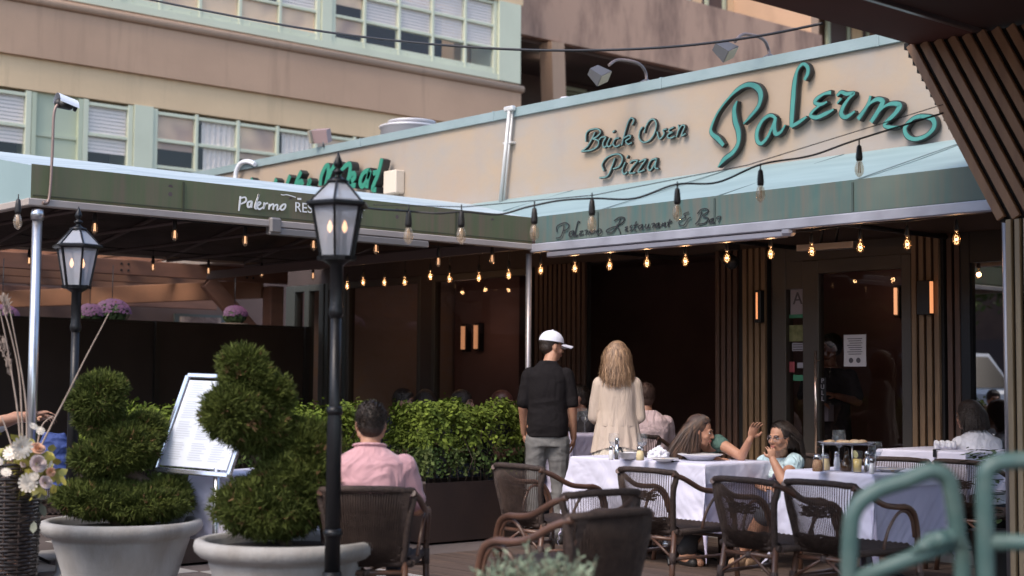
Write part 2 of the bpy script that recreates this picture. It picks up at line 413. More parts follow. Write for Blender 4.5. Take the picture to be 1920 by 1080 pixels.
# rear of the rooms behind the windows
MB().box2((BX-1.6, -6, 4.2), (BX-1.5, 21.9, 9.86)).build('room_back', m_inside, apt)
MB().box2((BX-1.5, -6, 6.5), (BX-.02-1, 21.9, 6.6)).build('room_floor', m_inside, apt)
def pier(y0, y1, z0, z1, m=None, x=.05):
    MB().box2((BX-.9, y0, z0), (BX+x, y1, z1)).build('pier', m or m_mint, apt)
def window(ys, zs, fw=.07, dp=.10, fill=None, seed=0, x=0.0, bolts=True):
    """grid window: ys column edges, zs row edges"""
    rr = random.Random(seed); X = BX+x; f = MB()
    for i, y in enumerate(ys):
        wd = fw*(1.5 if i in (0, len(ys)-1) else 1)
        f.box2((X-dp, y-wd/2, zs[0]-fw), (X+.02, y+wd/2, zs[-1]+fw), .008)
    for j, z in enumerate(zs):
        hh = fw*(1.8 if j == 0 else .9)
        for i in range(len(ys)-1):
            e = .75 if i in (0,) else .5
            f.box2((X-dp, ys[i]+fw*e, z-hh/2), (X+.008, ys[i+1]-fw*.5, z+hh/2), .006)
    if bolts:
        for i in range(len(ys)-1):
            for z in zs[1:-1]+[zs[0]]:
                for t in (.25, .75): f.ell((X+.012, ys[i]+(ys[i+1]-ys[i])*t, z), .012, n=6, m=4)
    W = f.build('window', m_mint, apt)
    g = MB().quad((X-.03, ys[0], zs[0]), (X-.03, ys[-1], zs[0]), (X-.03, ys[-1], zs[-1]), (X-.03, ys[0], zs[-1])); g.build('glass', m_pane, W)
    for i in range(len(ys)-1):
        for j in range(len(zs)-1):
            k = fill(i, j, rr) if fill else None
            y0, y1, z0, z1 = ys[i]+fw*.4, ys[i+1]-fw*.4, zs[j]+fw*.4, zs[j+1]-fw*.3
            if k is None: continue
            kind, lo = k; zz = z0+(z1-z0)*lo
            if kind == 'peach': MB().quad((X-.06, y0, zz), (X-.06, y1, zz), (X-.06, y1, z1), (X-.06, y0, z1)).build('painted_reflection', m_peach, W)  # flat sheet carrying the painted peach reflection
            if kind == 'blind':
                b = MB(); z = zz
                while z < z1:
                    b.add([(X-.060, y0, z), (X-.060, y1, z), (X-.072, y1, z+.062), (X-.072, y0, z+.062)], [(0, 1, 2, 3)]); z += .066
                b.build('venetian_blind', m_blind, W)
            if kind == 'curtain':
                c0 = y0+(y1-y0)*lo
                b = MB().sheet(lambda u, v: Vector((X-.085+.018*math.sin(u*38), c0+(y1-c0)*u, z0+(z1-z0)*v)), 40, 1); b.build('curtain', m_curt, W)
    return W
# upper floor
y2 = [BY(p, 90) for p in (624, 683, 748, 811, 872, 928)]
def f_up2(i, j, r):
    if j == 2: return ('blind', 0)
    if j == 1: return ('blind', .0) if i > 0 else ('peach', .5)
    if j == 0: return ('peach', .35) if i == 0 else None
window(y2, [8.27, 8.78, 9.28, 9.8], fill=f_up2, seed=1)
y1_ = [BY(p, 30) for p in (230, 300, 375, 450, 525, 597)]
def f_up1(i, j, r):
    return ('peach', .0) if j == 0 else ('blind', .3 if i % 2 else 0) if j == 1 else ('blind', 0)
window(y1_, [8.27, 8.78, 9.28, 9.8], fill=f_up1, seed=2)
pier(y1_[-1]+.06, y2[0]-.06, 8.06, 9.86); pier(y2[-1]+.06, 22.1, 8.06, 9.86, x=.08)
yl = [-6+.7*k for k in range(int((y1_[0]+6)/.7)+1)]
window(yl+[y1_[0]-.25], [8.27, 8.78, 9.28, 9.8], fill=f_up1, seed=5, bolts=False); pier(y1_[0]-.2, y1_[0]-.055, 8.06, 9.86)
MB().box2((BX-.9, -6, 8.06), (BX+.06, 22.1, 8.2)).build('window_sill', m_mint, apt)
# lower floor
y3 = [BY(p, 260) for p in (290, 368, 446, 520, 592, 665, 738)]
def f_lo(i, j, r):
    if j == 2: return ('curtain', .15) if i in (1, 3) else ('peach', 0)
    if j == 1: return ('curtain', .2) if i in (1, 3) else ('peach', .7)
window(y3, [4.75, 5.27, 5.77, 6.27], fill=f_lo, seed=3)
y4 = [BY(p, 240) for p in (160, 244)]
def f_dh(i, j, r): return ('blind', 0) if j else ('blind', .45)
window(y4, [5.15, 5.72, 6.27], fill=f_dh, seed=4)
y5 = [BY(p, 240) for p in (-40, 52)]
window(y5, [5.15, 5.72, 6.27], fill=f_dh, seed=6)
pier(y4[1]+.06, y3[0]-.06, 4.2, 6.36)
pp = MB().box2((BX-.6, y5[1]+.06, 4.2), (BX-.06, y4[0]-.06, 6.36)); pp.box2((BX-.06, y5[1]+.06, 5.58), (BX-.03, y4[0]-.06, 5.64))
for y in (y5[1]+.1, y4[0]-.1): pp.box2((BX-.06, y-.04, 4.2), (BX+.02, y+.04, 6.33))
pp.build('blank_panel', m_mint2, apt)
MB().box2((BX-.8, -6, 4.2), (BX-.02, y5[0]-.07, 6.36)).build('side_panel', m_mint2, apt)
MB().box2((BX-.85, y3[0]-.05, 4.2), (BX+.03, 22.05, 4.62)).build('window_sill', m_mint, apt)
MB().box2((BX-.85, y5[0], 4.2), (BX+.03, y4[1]+.055, 5.02)).build('window_sill', m_mint, apt)
MB().box2((BX-.85, y3[-1]+.06, 4.62), (BX-.02, 22.05, 6.36)).build('side_panel', m_mint2, apt)
MB().box2((BX-1.4, 21.0, 4.2), (BX-.95, 22.09, 14)).build('end_wall', m_tan, apt)
MB().box2((BX-14, 21.9, 0), (BX-1.0, 22.07, 14)).build('end_wall', m_pink, apt)

# rear wing with stained balcony parapet
m_stain = bpy.data.materials.new('stained_stucco'); m_stain.use_nodes = True
n = m_stain.node_tree.nodes; L = m_stain.node_tree.links; b = n['Principled BSDF']; b.inputs['Roughness'].default_value = .95
tc = n.new('ShaderNodeTexCoord'); mp = n.new('ShaderNodeMapping'); mp.inputs['Scale'].default_value = (1, .9, .30); L.new(tc.outputs['Object'], mp.inputs[0])
nz = n.new('ShaderNodeTexNoise'); nz.inputs['Scale'].default_value = 1.3; nz.inputs['Detail'].default_value = 7; nz.inputs['Roughness'].default_value = .65; L.new(mp.outputs[0], nz.inputs[0])
rp = n.new('ShaderNodeValToRGB'); e = rp.color_ramp.elements; e[0].position = .30; e[1].position = .55; e[0].color = (.19, .115, .088, 1); e[1].color = (.44, .275, .195, 1)
L.new(nz.outputs[0], rp.inputs[0]); L.new(rp.outputs[0], b.inputs['Base Color'])
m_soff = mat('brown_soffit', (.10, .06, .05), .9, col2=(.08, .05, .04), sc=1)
m_orange = mat('orange_tan_wall', (.25, .145, .095), .9, col2=(.22, .125, .085), sc=.6)
wing = thing('apartment_wing', 'stained pink balcony wing behind the pizza sign wall, with shaded recess below', 'building', (-28, 30, 0))
WX = -27.5
MB().box2((WX-.25, 22.2, 10.1), (WX, 37.0, 12.08)).build('balcony_parapet', m_stain, wing)
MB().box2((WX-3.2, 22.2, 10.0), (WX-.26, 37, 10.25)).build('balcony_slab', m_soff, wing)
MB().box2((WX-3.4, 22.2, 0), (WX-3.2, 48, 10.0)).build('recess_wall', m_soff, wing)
MB().box2((WX-.25, 22.2, 4), (WX, 37.0, 8.1)).build('lower_parapet', m_pink, wing)
MB().beam((WX-.1, 25.85, 8.0), (WX-.1, 25.75, 10.05), .45, .45, up=(0, 1, 0)).build('pillar', m_pink, wing)
MB().box2((WX-3.4, 22.2, 10.25), (WX-3.2, 48, 16)).build('upper_wall', m_orange, wing)
MB().box2((WX-3.2, 36.6, 10.25), (WX-.1, 36.98, 16)).build('party_wall', m_pink, wing)
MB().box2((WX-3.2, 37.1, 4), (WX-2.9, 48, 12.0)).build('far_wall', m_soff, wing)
MB().box2((WX-3.2, 40, 14.3), (WX+.5, 48, 14.6)).build('far_roof', m_soff, wing)
def wwin(px0, px1, z0, z1, X, n_, nm='window'):
    a, b_ = on('X', px0, 60, X).y, on('X', px1, 60, X).y; f = MB()
    for k in range(n_+1):
        y = a+(b_-a)*k/n_; f.box2((X-.05, y-.07, z0-.08), (X+.06, y+.07, z1+.08))
    f.box2((X-.05, a, z0-.1), (X+.05, b_, z0)); f.box2((X-.05, a, z1), (X+.05, b_, z1+.1))
    W = f.build(nm, m_mint2, wing)
    MB().box2((X-.03, a, z0), (X+.01, b_, z1)).build('pane', m_inside, W)
    for k in range(n_):
        if k % 2: 
            y0 = a+(b_-a)*(k+.2)/n_; y1 = a+(b_-a)*(k+.75)/n_
            MB().box2((X+.012, y0, z0+.05), (X+.02, y1, z1-.05)).build('curtain', m_tan, W)
    return W
wwin(1255, 1420, 12.0, 13.9, WX-3.18, 5)
wwin(1552, 1625, 12.7, 13.9, WX-2.88, 2)
lv = MB(); a, b_ = on('X', 1052, 170, WX-3.18).y, on('X', 1096, 170, WX-3.18).y
for k in range(16): lv.add([(WX-3.12, a, 8.3+k*.09), (WX-3.12, b_, 8.3+k*.09), (WX-3.17, b_, 8.37+k*.09), (WX-3.17, a, 8.37+k*.09)], [(0, 1, 2, 3)])
lv.build('louvre', m_mint2, wing)
fr = MB(); fr.box2((WX-3.19, a-.1, 8.1), (WX-3.1, a, 9.8)); fr.box2((WX-3.19, b_, 8.1), (WX-3.1, b_+.1, 9.8)); fr.box2((WX-3.19, a, 9.75), (WX-3.1, b_, 9.85))
a2 = on('X', 1106, 170, WX-3.18).y; b2 = on('X', 1150, 170, WX-3.18).y; fr.box2((WX-3.19, a2, 9.75), (WX-3.1, b2, 9.85)); fr.box2((WX-3.19, b2, 8.1), (WX-3.1, b2+.1, 9.8)); fr.build('louvre_frame', m_mint2, wing)
m_globe = mat('lit_globe', (1, .95, .85), .4, emit=(1, .9, .75), es=6)
p = on('X', 1022, 122, WX-1.2)
gl = thing('globe_light', 'small lit white globe hanging in the dark balcony recess', 'light', (p.x, p.y, p.z-.1))
MB().ell(p, .085).build('globe', m_globe, gl); MB().tube([p+Vector((0, 0, .08)), p+Vector((0, 0, 10.0-p.z))], .012, 6).build('stem', m_black, gl)
MB().lathe([(.05, -.14), (.04, -.1), (.05, -.07)], p).build('finial', m_white, gl)

# ------------------------------------------------------------------ restaurant building
WY = 10.2; XL, XR = -19.0, -2.0; XB = -15.78
rest = thing('restaurant_building', 'single storey cream stucco restaurant with pale blue coping and dark glazed front', 'restaurant', (-8.5, WY, 0))
WPX = lambda px, py=560: on('Y', px, py, WY).x
MB().box2((XL, WY, 2.9), (XR, WY+.25, 4.08)).build('parapet_wall', m_wall, rest)
cp = MB(); x = XL
while x < XR-.01:
    x2 = min(x+2.4, XR); cp.box2((x, WY-.035, 4.08), (x2-.006, WY+.3, 4.175)); cp.box2((x-.012, WY-.04, 4.075), (x+.012, WY-.02, 4.18)); x = x2
cp.build('coping', m_coping, rest)
MB().box2((XL, WY+.25, 3.7), (XR, 20, 3.8)).build('roof', m_dark, rest)
MB().box2((XB, WY+.02, 2.5), (XR, WY+.24, 2.9)).build('header', m_dark, rest)
MB().box2((XB, 14.6, 0), (XR, 14.8, 3.6)).build('back_wall', m_room, rest)
MB().box2((XL, WY+.26, 2.9), (XR, 14.6, 3.0)).build('ceiling', m_room, rest)
MB().box2((XB, WY+.3, 0.006), (XR, 14.6, .02)).build('interior_floor', m_room, rest)
MB().box2((XB, WY+.3, 0), (XB+.15, 14.55, 2.88)).build('side_wall', m_wall, rest)
MB().box2((XR-.2, WY+.26, 0), (XR, 20, 3.69)).build('side_wall', m_wall, rest)
def slats(x0, x1, z0, z1, m, y=WY-.02, pitch=.068, nm='slat_panel', parent=None):
    bk = MB().box2((x0, y, z0), (x1, y+.05, z1)); P = bk.build(nm, m_slatback, parent or rest); s = MB(); x = x0+.012
    while x+.044 < x1+.01: s.box2((x, y-.032, z0), (x+.044, y-.001, z1), .003); x += pitch
    s.build('slats', m, P); return P
X = WPX
slats(X(1008), X(1104), .02, 2.5, m_slat2)
slats(X(1346), X(1397), .02, 2.5, m_slat2)  # darker copy of the slats, dimness away from the sconce put into colour
slats(X(1397), X(1442), .02, 2.5, m_slat)
slats(X(1713), X(1772), .02, 2.5, m_slat)
slats(X(1772)+.01, X(1800), .02, 2.5, m_slat2, y=WY+.02)  # side return, its dimness put into the slat colour
slats(-5.0+1.2, XR-.02, .02, 2.5, m_slat)
# glazed screens left of the open bay
def screen(x0, x1, n_, m, z0=.12, z1=2.5, fw=.06, y=WY):
    f = MB()
    for k in range(n_+1):
        xx = x0+(x1-x0)*k/n_; f.box2((xx-fw/2, y, 0.02), (xx+fw/2, y+.09, z1), .006)
    f.box2((x0, y+.004, z0-.1), (x1, y+.086, z0), .005); f.box2((x0, y+.004, z1-.08), (x1, y+.086, z1-.004), .005); f.box2((x0, y+.02, .78), (x1, y+.06, .84))
    W = f.build('window', m, rest); MB().quad((x0, y+.045, z0), (x1, y+.045, z0), (x1, y+.045, z1), (x0, y+.045, z1)).build('glass', m_doorglass, W); return W
screen(X(652), X(785), 1, m_frame); screen(X(812), X(992), 1, m_frame)
MB().box2((X(785)+.03, WY+.005, .02), (X(812)-.03, WY+.1, 2.5)).build('pier', m_dark, rest)
screen(X(548), X(602), 2, m_frame2, fw=.10); screen(X(612), X(645), 2, m_frame2, fw=.07)
MB().box2((XB-.02, WY+.01, 0), (X(548)-.06, WY+.2, 2.5)).build('wall_panel', m_frame2, rest)
# door with sidelight
dx0, dx1 = X(1512), X(1712); DZ = 2.36
f = MB(); f.box2((X(1448), WY-.01, .02), (X(1474), WY+.1, 2.5), .005); f.box2((X(1474), WY, 2.13), (X(1507), WY+.09, 2.5)); f.box2((X(1474), WY, .02), (X(1507), WY+.09, .3))
sl_ = f.build('sidelight', m_frame, rest)
MB().quad((X(1474), WY+.05, .3), (X(1507), WY+.05, .3), (X(1507), WY+.05, 2.13), (X(1474), WY+.05, 2.13)).build('glass', m_doorglass, sl_)
f = MB(); f.box2((X(1507), WY-.02, .02), (X(1537), WY+.06, DZ), .005); f.box2((X(1692), WY-.02, .02), (X(1711), WY+.06, DZ), .005)
f.box2((X(1537), WY-.018, 2.25), (X(1692), WY+.058, DZ)); f.box2((X(1537), WY-.018, .02), (X(1692), WY+.058, .28))
door = f.build('door', m_frame, rest)
MB().quad((X(1537), WY+.02, .28), (X(1692), WY+.02, .28), (X(1692), WY+.02, 2.25), (X(1537), WY+.02, 2.25)).build('glass', m_doorglass, door)
p0, p1 = on('Y', 1529, 658, WY-.07), on('Y', 1531, 838, WY-.07)
hd = MB().tube([p0, (p0.x, p0.y, p1.z-.1)], .013, 10)
for z in (p0.z-.08, p1.z): hd.tube([(p0.x, WY-.07, z), (p0.x, WY-.02, z)], .009, 6)
hd.build('handle', mat('brushed_handle', (.8, .62, .52), .22, metal=.9), door)
MB().box2((X(1448), WY-.005, DZ+.004), (X(1711), WY+.09, 2.5)).build('transom', m_frame, rest)
# right hand window
f = MB(); f.box2((X(1800), WY, .02), (X(1818), WY+.09, 2.5)); f.box2((X(1818), WY+.004, 2.26), (-3.8, WY+.086, 2.5)); f.box2((X(1818), WY+.004, .02), (-3.8, WY+.086, .75))
W = f.build('window', m_black, rest)
MB().quad((X(1818), WY+.04, .75), (-3.8, WY+.04, .75), (-3.8, WY+.04, 2.26), (X(1818), WY+.04, 2.26)).build('glass', glass('right_window_glass', (.3, .3, .3), 1.0, .01, 3.6), W)
# stickers and notices
m_paper = mat('paper_notice', (.50, .47, .48), .8); m_ink = mat('grey_ink', (.10, .09, .10), .8); m_red = mat('red_sticker', (.28, .05, .06), .7); m_green = mat('green_sticker', (.05, .22, .12), .7)
m_pgrey = mat('grey_card', (.30, .28, .31), .8)
def card(x0, y0, x1, y1, m, nm, par, y=WY-.005):
    a, b_ = on('Y', x0, y0, y), on('Y', x1, y1, y); return MB().box2((a.x, y, b_.z), (b_.x, y+.003, a.z)).build(nm, m, par), a, b_
nt_, a, b_ = card(1582, 628, 1624, 687, m_paper, 'notice', door, WY+.012)
ln = MB()
for k in range(8): ln.box2((a.x+.035+.012*(k % 3), WY+.010, a.z-.03-k*.018), (b_.x-.035-.01*(k % 2), WY+.0115, a.z-.036-k*.018))
for xx in (.33, .66):
    c = Vector((a.x+(b_.x-a.x)*xx, WY+.0105, b_.z+.05)); ln.lathe([(.022, 0), (.022, .001)], c, 14, axis=(0, -1, 0))
ln.build('notice_print', m_ink, nt_)
cd, a, b_ = card(1482, 541, 1506, 589, m_pgrey, 'grade_card', sl_, WY+.04)
text('A', 'letter', m_ink, cd, ((a.x+b_.x)/2+.01, WY+.038, (a.z+b_.z)/2+.02), .15, NY)
card(1475, 590, 1506, 596, m_green, 'sticker', sl_, WY+.04); card(1475, 610, 1506, 640, mat('olive_poster', (.22, .22, .10), .8, col2=(.12, .13, .05), sc=20), 'poster', sl_, WY+.04)
cc, a, b_ = card(1485, 643, 1506, 658, m_pgrey, 'sticker', sl_, WY+.04); 
for k in range(3): MB().box2((a.x+.01, WY+.037, a.z-.012-k*.02), (b_.x-.006, WY+.0385, a.z-.02-k*.02)).build('print', m_ink, cc)
card(1480, 678, 1490, 698, m_red, 'sticker', sl_, WY+.04); card(1495, 680, 1506, 690, m_pgrey, 'sticker', sl_, WY+.04); card(1487, 703, 1506, 714, m_green, 'sticker', sl_, WY+.04)
ps, a, b_ = card(1536, 708, 1549, 752, m_black, 'pull_sign', door, WY-.026)
for k, ch in enumerate('PULL'): text(ch, 'letter', m_pgrey, ps, ((a.x+b_.x)/2, WY-.028, a.z-.028-k*.05), .055, NY)
# sconces
m_sc = mat('sconce_glow', (1, .5, .25), .5, emit=(1, .36, .14), es=.38)
def sconce(px, py0, py1, wpx, side, label, y=WY-.05):
    a, b_ = on('Y', px-wpx/2, py0, y), on('Y', px+wpx/2, py1, y)
    t = thing('wall_sconce', label, 'wall light', ((a.x+b_.x)/2, y+.05, b_.z), group='slim sconces on the slatted walls')
    MB().box2((a.x, y-.06, b_.z), (b_.x, y-.001, a.z), .004).build('housing', m_black, t)
    s = MB()
    if side > 0: s.box2((b_.x+.001, y-.05, b_.z+.01), (b_.x+.014, y-.02, a.z-.01))
    else: s.box2(((a.x+b_.x)/2-.012, y-.064, b_.z+.03), ((a.x+b_.x)/2+.006, y-.061, a.z-.02))
    s.build('light_strip', m_sc, t); return t
sconce(1738, 527, 590, 24, 1, 'black box sconce glowing orange at its side, on the slatted pier right of the door')
sconce(1428, 545, 605, 12, 0, 'slim lit sconce on the slatted pier left of the door')
for nm, px, y0, y1 in (('first', 1681, 540, 590), ('second', 870, 612, 655), ('third', 894, 610, 654)):
    yw = 14.5 if nm == 'first' else 12.6
    a, b_ = on('Y', px-1.6, y0, yw), on('Y', px+1.6, y1, yw)
    lab = {'first': 'slim lit wall light seen through the entrance door glass', 'second': 'left one of two thin lit strips deep inside the dark left window', 'third': 'right one of two thin lit strips deep inside the dark left window'}[nm]
    t = thing('interior_wall_light', lab, 'wall light', ((a.x+b_.x)/2, yw+.1, b_.z), group='lit strips inside the restaurant')
    MB().box2((a.x, yw-.04, b_.z), (b_.x, yw, a.z)).build('light_strip', mat('dim_strip' if nm == 'first' else 'dimmer_strip', (1, .5, .25), .5, emit=(1, .5, .25), es=.5 if nm == 'first' else .2), t)
    MB().box2((a.x-.02, yw+.001, b_.z-.03), (b_.x+.02, yw+.09, a.z+.03)).build('housing', m_black, t)
    glow('strip_light', (a.x+(.6 if nm != 'first' else 0), yw-.5, a.z-.1), {'first': .5, 'second': .6, 'third': .45}[nm], (1, .62, .48), t, .08)
MB().box2((-15.5, 12.70, .021), (-14.2, 12.8, 2.89)).build('partition', m_room, rest)
# bracket heater under the awning by the door
ht = thing('patio_heater', 'long silver infrared heater under the awning over the door', 'heater', tuple(on('Y', 1575, 462, 9.6)))
a, b_ = on('Y', 1500, 466, 9.6), on('Y', 1606, 459, 9.6)
MB().beam(a, b_, .09, .05).build('reflector', mat('heater_steel', (.45, .42, .42), .3, metal=.8), ht)
MB().tube([a+Vector((.2, 0, .02)), a+Vector((.2, .1, .4))], .012, 6).build('bracket', m_black, ht); MB().tube([b_+Vector((-.2, 0, .02)), b_+Vector((-.2, .1, .4))], .012, 6).build('bracket', m_black, ht)
a, b_ = on('Y', 1360, 482, 9.4), on('Y', 1380, 462, 9.4)
sp = thing('spotlight', 'small black spotlight hanging under the awning left of the door', 'spotlight', tuple(a))
MB().limb([(a, .05), (a+Vector((.1, -.04, -.05)), .06)]).build('lamp_head', m_black, sp); MB().box2((a.x-.07, 9.35, a.z+.06), (a.x+.07, 9.5, a.z+.22)).build('mount', m_blackp, sp)
# downspout pair
ds = thing('downspout', 'pair of silver rain pipes running down the cream wall from the coping', 'rain pipe', tuple(on('Y', 940, 375, 10.1)))
for k, (ax_, bx_) in enumerate(((955, 938), (961, 944))):
    a, b_ = on('Y', ax_, 208, WY-.05-.03*(1-k)), on('Y', bx_, 378, WY-.05-.03*(1-k)); o = MB().tube([a, b_], .019 if k == 0 else .014, 10).build('pipe', m_pipe, ds)
a = on('Y', 957, 205, WY-.06); MB().box2((a.x-.07, WY-.1, a.z-.02), (a.x+.07, WY-.041, a.z+.03), .01).build('gutter_head', m_pipe, ds)
for py in (268,): a = on('Y', 950, py, WY-.06); MB().box2((a.x-.05, WY-.07, a.z-.01), (a.x+.08, WY-.001, a.z+.012)).build('clip', m_pipe, ds)
# roof vent
p = at(768, 243, 20.5); vt = thing('roof_vent', 'round white metal roof vent behind the sign wall', 'vent', (p.x, p.y, 3.8))
m_vent = mat('white_vent_metal', (.62, .60, .62), .4, metal=.2)
MB().lathe([(.40, -.9), (.40, .0), (.42, .01), (.42, .035), (.34, .05)], p, 32).build('drum', m_vent, vt)
MB().lathe([(.28, .05), (.28, .08), (.33, .09), (.33, .11), (.05, .12)], p+Vector((.05, 0, -.01)), 32).build('cap', m_vent, vt)
p = at(1062, 188, 15.5); MB_ = MB().lathe([(.09, -.1), (.09, 0), (.06, .03), (0, .04)], p, 16); solo(MB_, 'vent_cap', m_vent, 'small round vent cap on the coping right of the rain pipes', 'vent')
# buildings across the street behind the camera, mirrored in the glass
m_brk = mat('brown_brick_wall', (.16, .085, .06), .9, col2=(.11, .06, .045), sc=2)
for (x0, x1, h, l) in ((-46, -22, 9, 'dark brick building across the street, left one of three'), (-21.5, -4, 7.5, 'dark brick building across the street, middle one of three'), (-3.5, 22, 10, 'dark brick building across the street, right one of three')):
    t = thing('brick_building', l, 'building', ((x0+x1)/2, -24, 0)); MB().box2((x0, -30, 0), (x1, -24, h)).build('wall', m_brk, t)
    n_ = int((x1-x0)/3)
    for k in range(n_):
        for z in (1.0, 4.4): xx = x0+(k+.3)*(x1-x0)/n_; MB().box2((xx, -24.02, z), (xx+1.3, -23.97, z+1.9)).build('window', m_inside, t)
# ------------------------------------------------------------------ awnings
def streaky(name, c1, c2, rough=.75, sc=3, st=(6, 6, .5), c3=None, sc2=.7):
    m = mat(name, c1, rough, col2=c2, sc=sc, stretch=st, detail=6, ramp=(.35, .7), bump=.06, bsc=8)
    if c3:
        n = m.node_tree.nodes; L = m.node_tree.links; b = n['Principled BSDF']
        src = b.inputs['Base Color'].links[0].from_socket
        nz = n.new('ShaderNodeTexNoise'); nz.inputs['Scale'].default_value = sc2; nz.inputs['Detail'].default_value = 4
        tc = n.new('ShaderNodeTexCoord'); L.new(tc.outputs['Object'], nz.inputs[0])
        rp = n.new('ShaderNodeValToRGB'); rp.color_ramp.elements[0].position = .45; rp.color_ramp.elements[1].position = .62; L.new(nz.outputs[0], rp.inputs[0])
        mx = n.new('ShaderNodeMix'); mx.data_type = 'RGBA'; L.new(rp.outputs[0], mx.inputs[0]); L.new(src, mx.inputs[6]); mx.inputs[7].default_value = (*c3, 1); L.new(mx.outputs[2], b.inputs['Base Color'])
    return m
m_awtop = mat('pale_blue_awning', (.265, .36, .365), .6, col2=(.225, .31, .315), sc=1.2, stretch=(1, 4, 1), bump=.1, bsc=4)
m_awtopL = mat('ice_blue_awning', (.33, .40, .43), .6, col2=(.45, .515, .54), sc=.8, stretch=(8, .6, 1), bump=.15, bsc=5)
m_fasR = streaky('teal_grey_canvas', (.060, .118, .112), (.115, .115, .098), c3=(.13, .16, .135))
m_fasL = streaky('olive_canvas', (.108, .124, .060), (.155, .12, .078), c3=(.12, .138, .068))
m_bar = mat('aluminium_bar', (.40, .40, .45), .5, metal=.35, col2=(.28, .28, .32), sc=2.5, bump=.1, bsc=18)
m_barL = mat('cream_awning_bar', (.42, .36, .32), .6, col2=(.32, .275, .25), sc=2, bump=.05)
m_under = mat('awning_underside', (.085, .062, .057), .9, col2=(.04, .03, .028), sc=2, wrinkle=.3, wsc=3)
FY, FX = 8.55, -9.4
m_seam = mat('canvas_seam', (.16, .21, .21), .8)
ZT, ZB, ZJ = 2.72, 2.50, 3.23
XE = -4.95
aw = thing('entrance_awning', 'teal grey awning with pale blue top over the entrance, lettered Palermo Restaurant & Bar', 'awning', (-7, FY, ZB))
def aw_top(u, v):
    x = -12.2+u*(XE+12.2); vx = min(1, max(0, (x+12.2)/2.8))       # valley against the gable
    yb = WY-(WY-FY)*vx; y = WY-(WY-yb)*v; z = ZJ-(ZJ-ZT)*(WY-y)/(WY-FY)
    return Vector((x, y, z+.012*math.sin(x*2.3)*math.sin(v*PI)))
MB().sheet(aw_top, 60, 6).build('canopy', m_awtop, aw)
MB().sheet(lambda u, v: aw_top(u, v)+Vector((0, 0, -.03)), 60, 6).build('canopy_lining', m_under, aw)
MB().sheet(lambda u, v: Vector((-9.36+u*(XE+9.36), FY-.004*math.sin(u*60)*v, ZT+.012-(ZT-ZB+.012)*v)), 60, 3).build('valance', m_fasR, aw)
MB().sheet(lambda u, v: Vector((XE, FY+u*(WY-FY), ZT+(ZJ-ZT)*u-(ZT-ZB+(ZJ-ZT)*u)*v)), 6, 3).build('end_panel', m_fasR, aw)
for x in (-10.6, -8.6, -7.35, -6.1): MB().beam(aw_top((x+12.2)/(XE+12.2), .02)+Vector((0, 0, .004)), aw_top((x+12.2)/(XE+12.2), .985)+Vector((0, 0, .006)), .022, .005).build('seam', m_seam, aw)
for x in (-8.6, -7.35, -6.1): MB().box2((x-.008, FY-.009, ZB+.004), (x+.008, FY-.0045, ZT-.006)).build('seam', mat('valance_seam', (.05, .075, .07), .8), aw)
MB().box2((-9.35, FY-.011, ZB+.001), (XE, FY-.0065, ZB+.007)).build('hem', mat('valance_seam', (.05, .075, .07), .8), aw)
MB().box2((-9.40, FY-.03, ZB-.075), (XE+.02, FY+.03, ZB), .008).build('front_bar', m_bar, aw)
MB().box2((-14.9, FY+.01, ZB-.035), (-9.41, FY+.05, ZB+.055), .006).build('inner_bar', mat('brown_bar', (.16, .11, .10), .6), aw)
hb = MB().box2((-9.2, FY-.02, ZB-.125), (-6.7, FY+.06, ZB-.08), .008); hb.box2((-6.72, FY-.025, ZB-.12), (-6.62, FY+.055, ZB-.02), .02); hb.build('track_bar', mat('dull_steel_bar', (.30, .29, .33), .4, metal=.5), aw)
for x in (-9.2, -7.8, -6.4, XE-.02): MB().tube([(x, FY+.04, ZB-.03), (x, WY-.02, ZB-.03)], .02, 6).build('rib', m_black, aw); MB().tube([(x, FY+.04, ZT-.05), (x, WY-.02, ZJ-.06)], .018, 6).build('rib', m_black, aw)
for p_, l in (((-9.44, FY), 'thin steel post at the inner corner where the two awnings meet'), ((XE+.02, FY-.02), 'steel post under the right end of the entrance awning beside the slatted pillar')):
    t = thing('awning_post', l, 'post', (p_[0], p_[1], 0), group='steel awning posts')
    MB().tube([(p_[0], p_[1], .0), (p_[0], p_[1], ZB-.08)], .026, 14).build('pole', mat('dull_post', (.36, .33, .33), .35, metal=.6), t); MB().box2((p_[0]-.07, p_[1]-.07, 0), (p_[0]+.07, p_[1]+.07, .012)).build('base_plate', m_steel, t)

ga = thing('gable_awning', 'long olive green awning with pale ice blue gabled top, lettered palermo RESTAURANT', 'awning', (-12.2, 7, ZB))
GY0 = 4.08; GXL = -15.0; GR = -12.2
def gtop(side):
    def fn(u, v):
        x = GR+(FX-GR)*v if side > 0 else GR+(GXL-GR)*v
        y1 = WY if side < 0 else WY-(WY-FY)*v*1.0
        y = GY0+(y1-GY0)*u; sag = -.035*math.sin(v*PI)*abs(math.sin(u*PI*4))
        return Vector((x, y, ZJ-(ZJ-ZT)*v+sag))
    return fn
MB().sheet(gtop(1), 60, 8).build('canopy', m_awtopL, ga); MB().sheet(gtop(-1), 60, 8).build('canopy', m_awtopL, ga)
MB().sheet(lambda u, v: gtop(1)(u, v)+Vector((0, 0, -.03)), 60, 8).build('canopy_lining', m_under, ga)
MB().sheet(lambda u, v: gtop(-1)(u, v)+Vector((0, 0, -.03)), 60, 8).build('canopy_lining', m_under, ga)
MB().sheet(lambda u, v: Vector((FX+.003*math.sin(u*70)*v, GY0+(FY-GY0)*u, ZT+.01-(ZT+.01-ZB)*v)), 60, 3).build('valance', m_fasL, ga)
MB().box2((GXL-.03, GY0, ZT-.05), (GXL+.03, WY-.02, ZT)).build('side_bar', m_barL, ga)
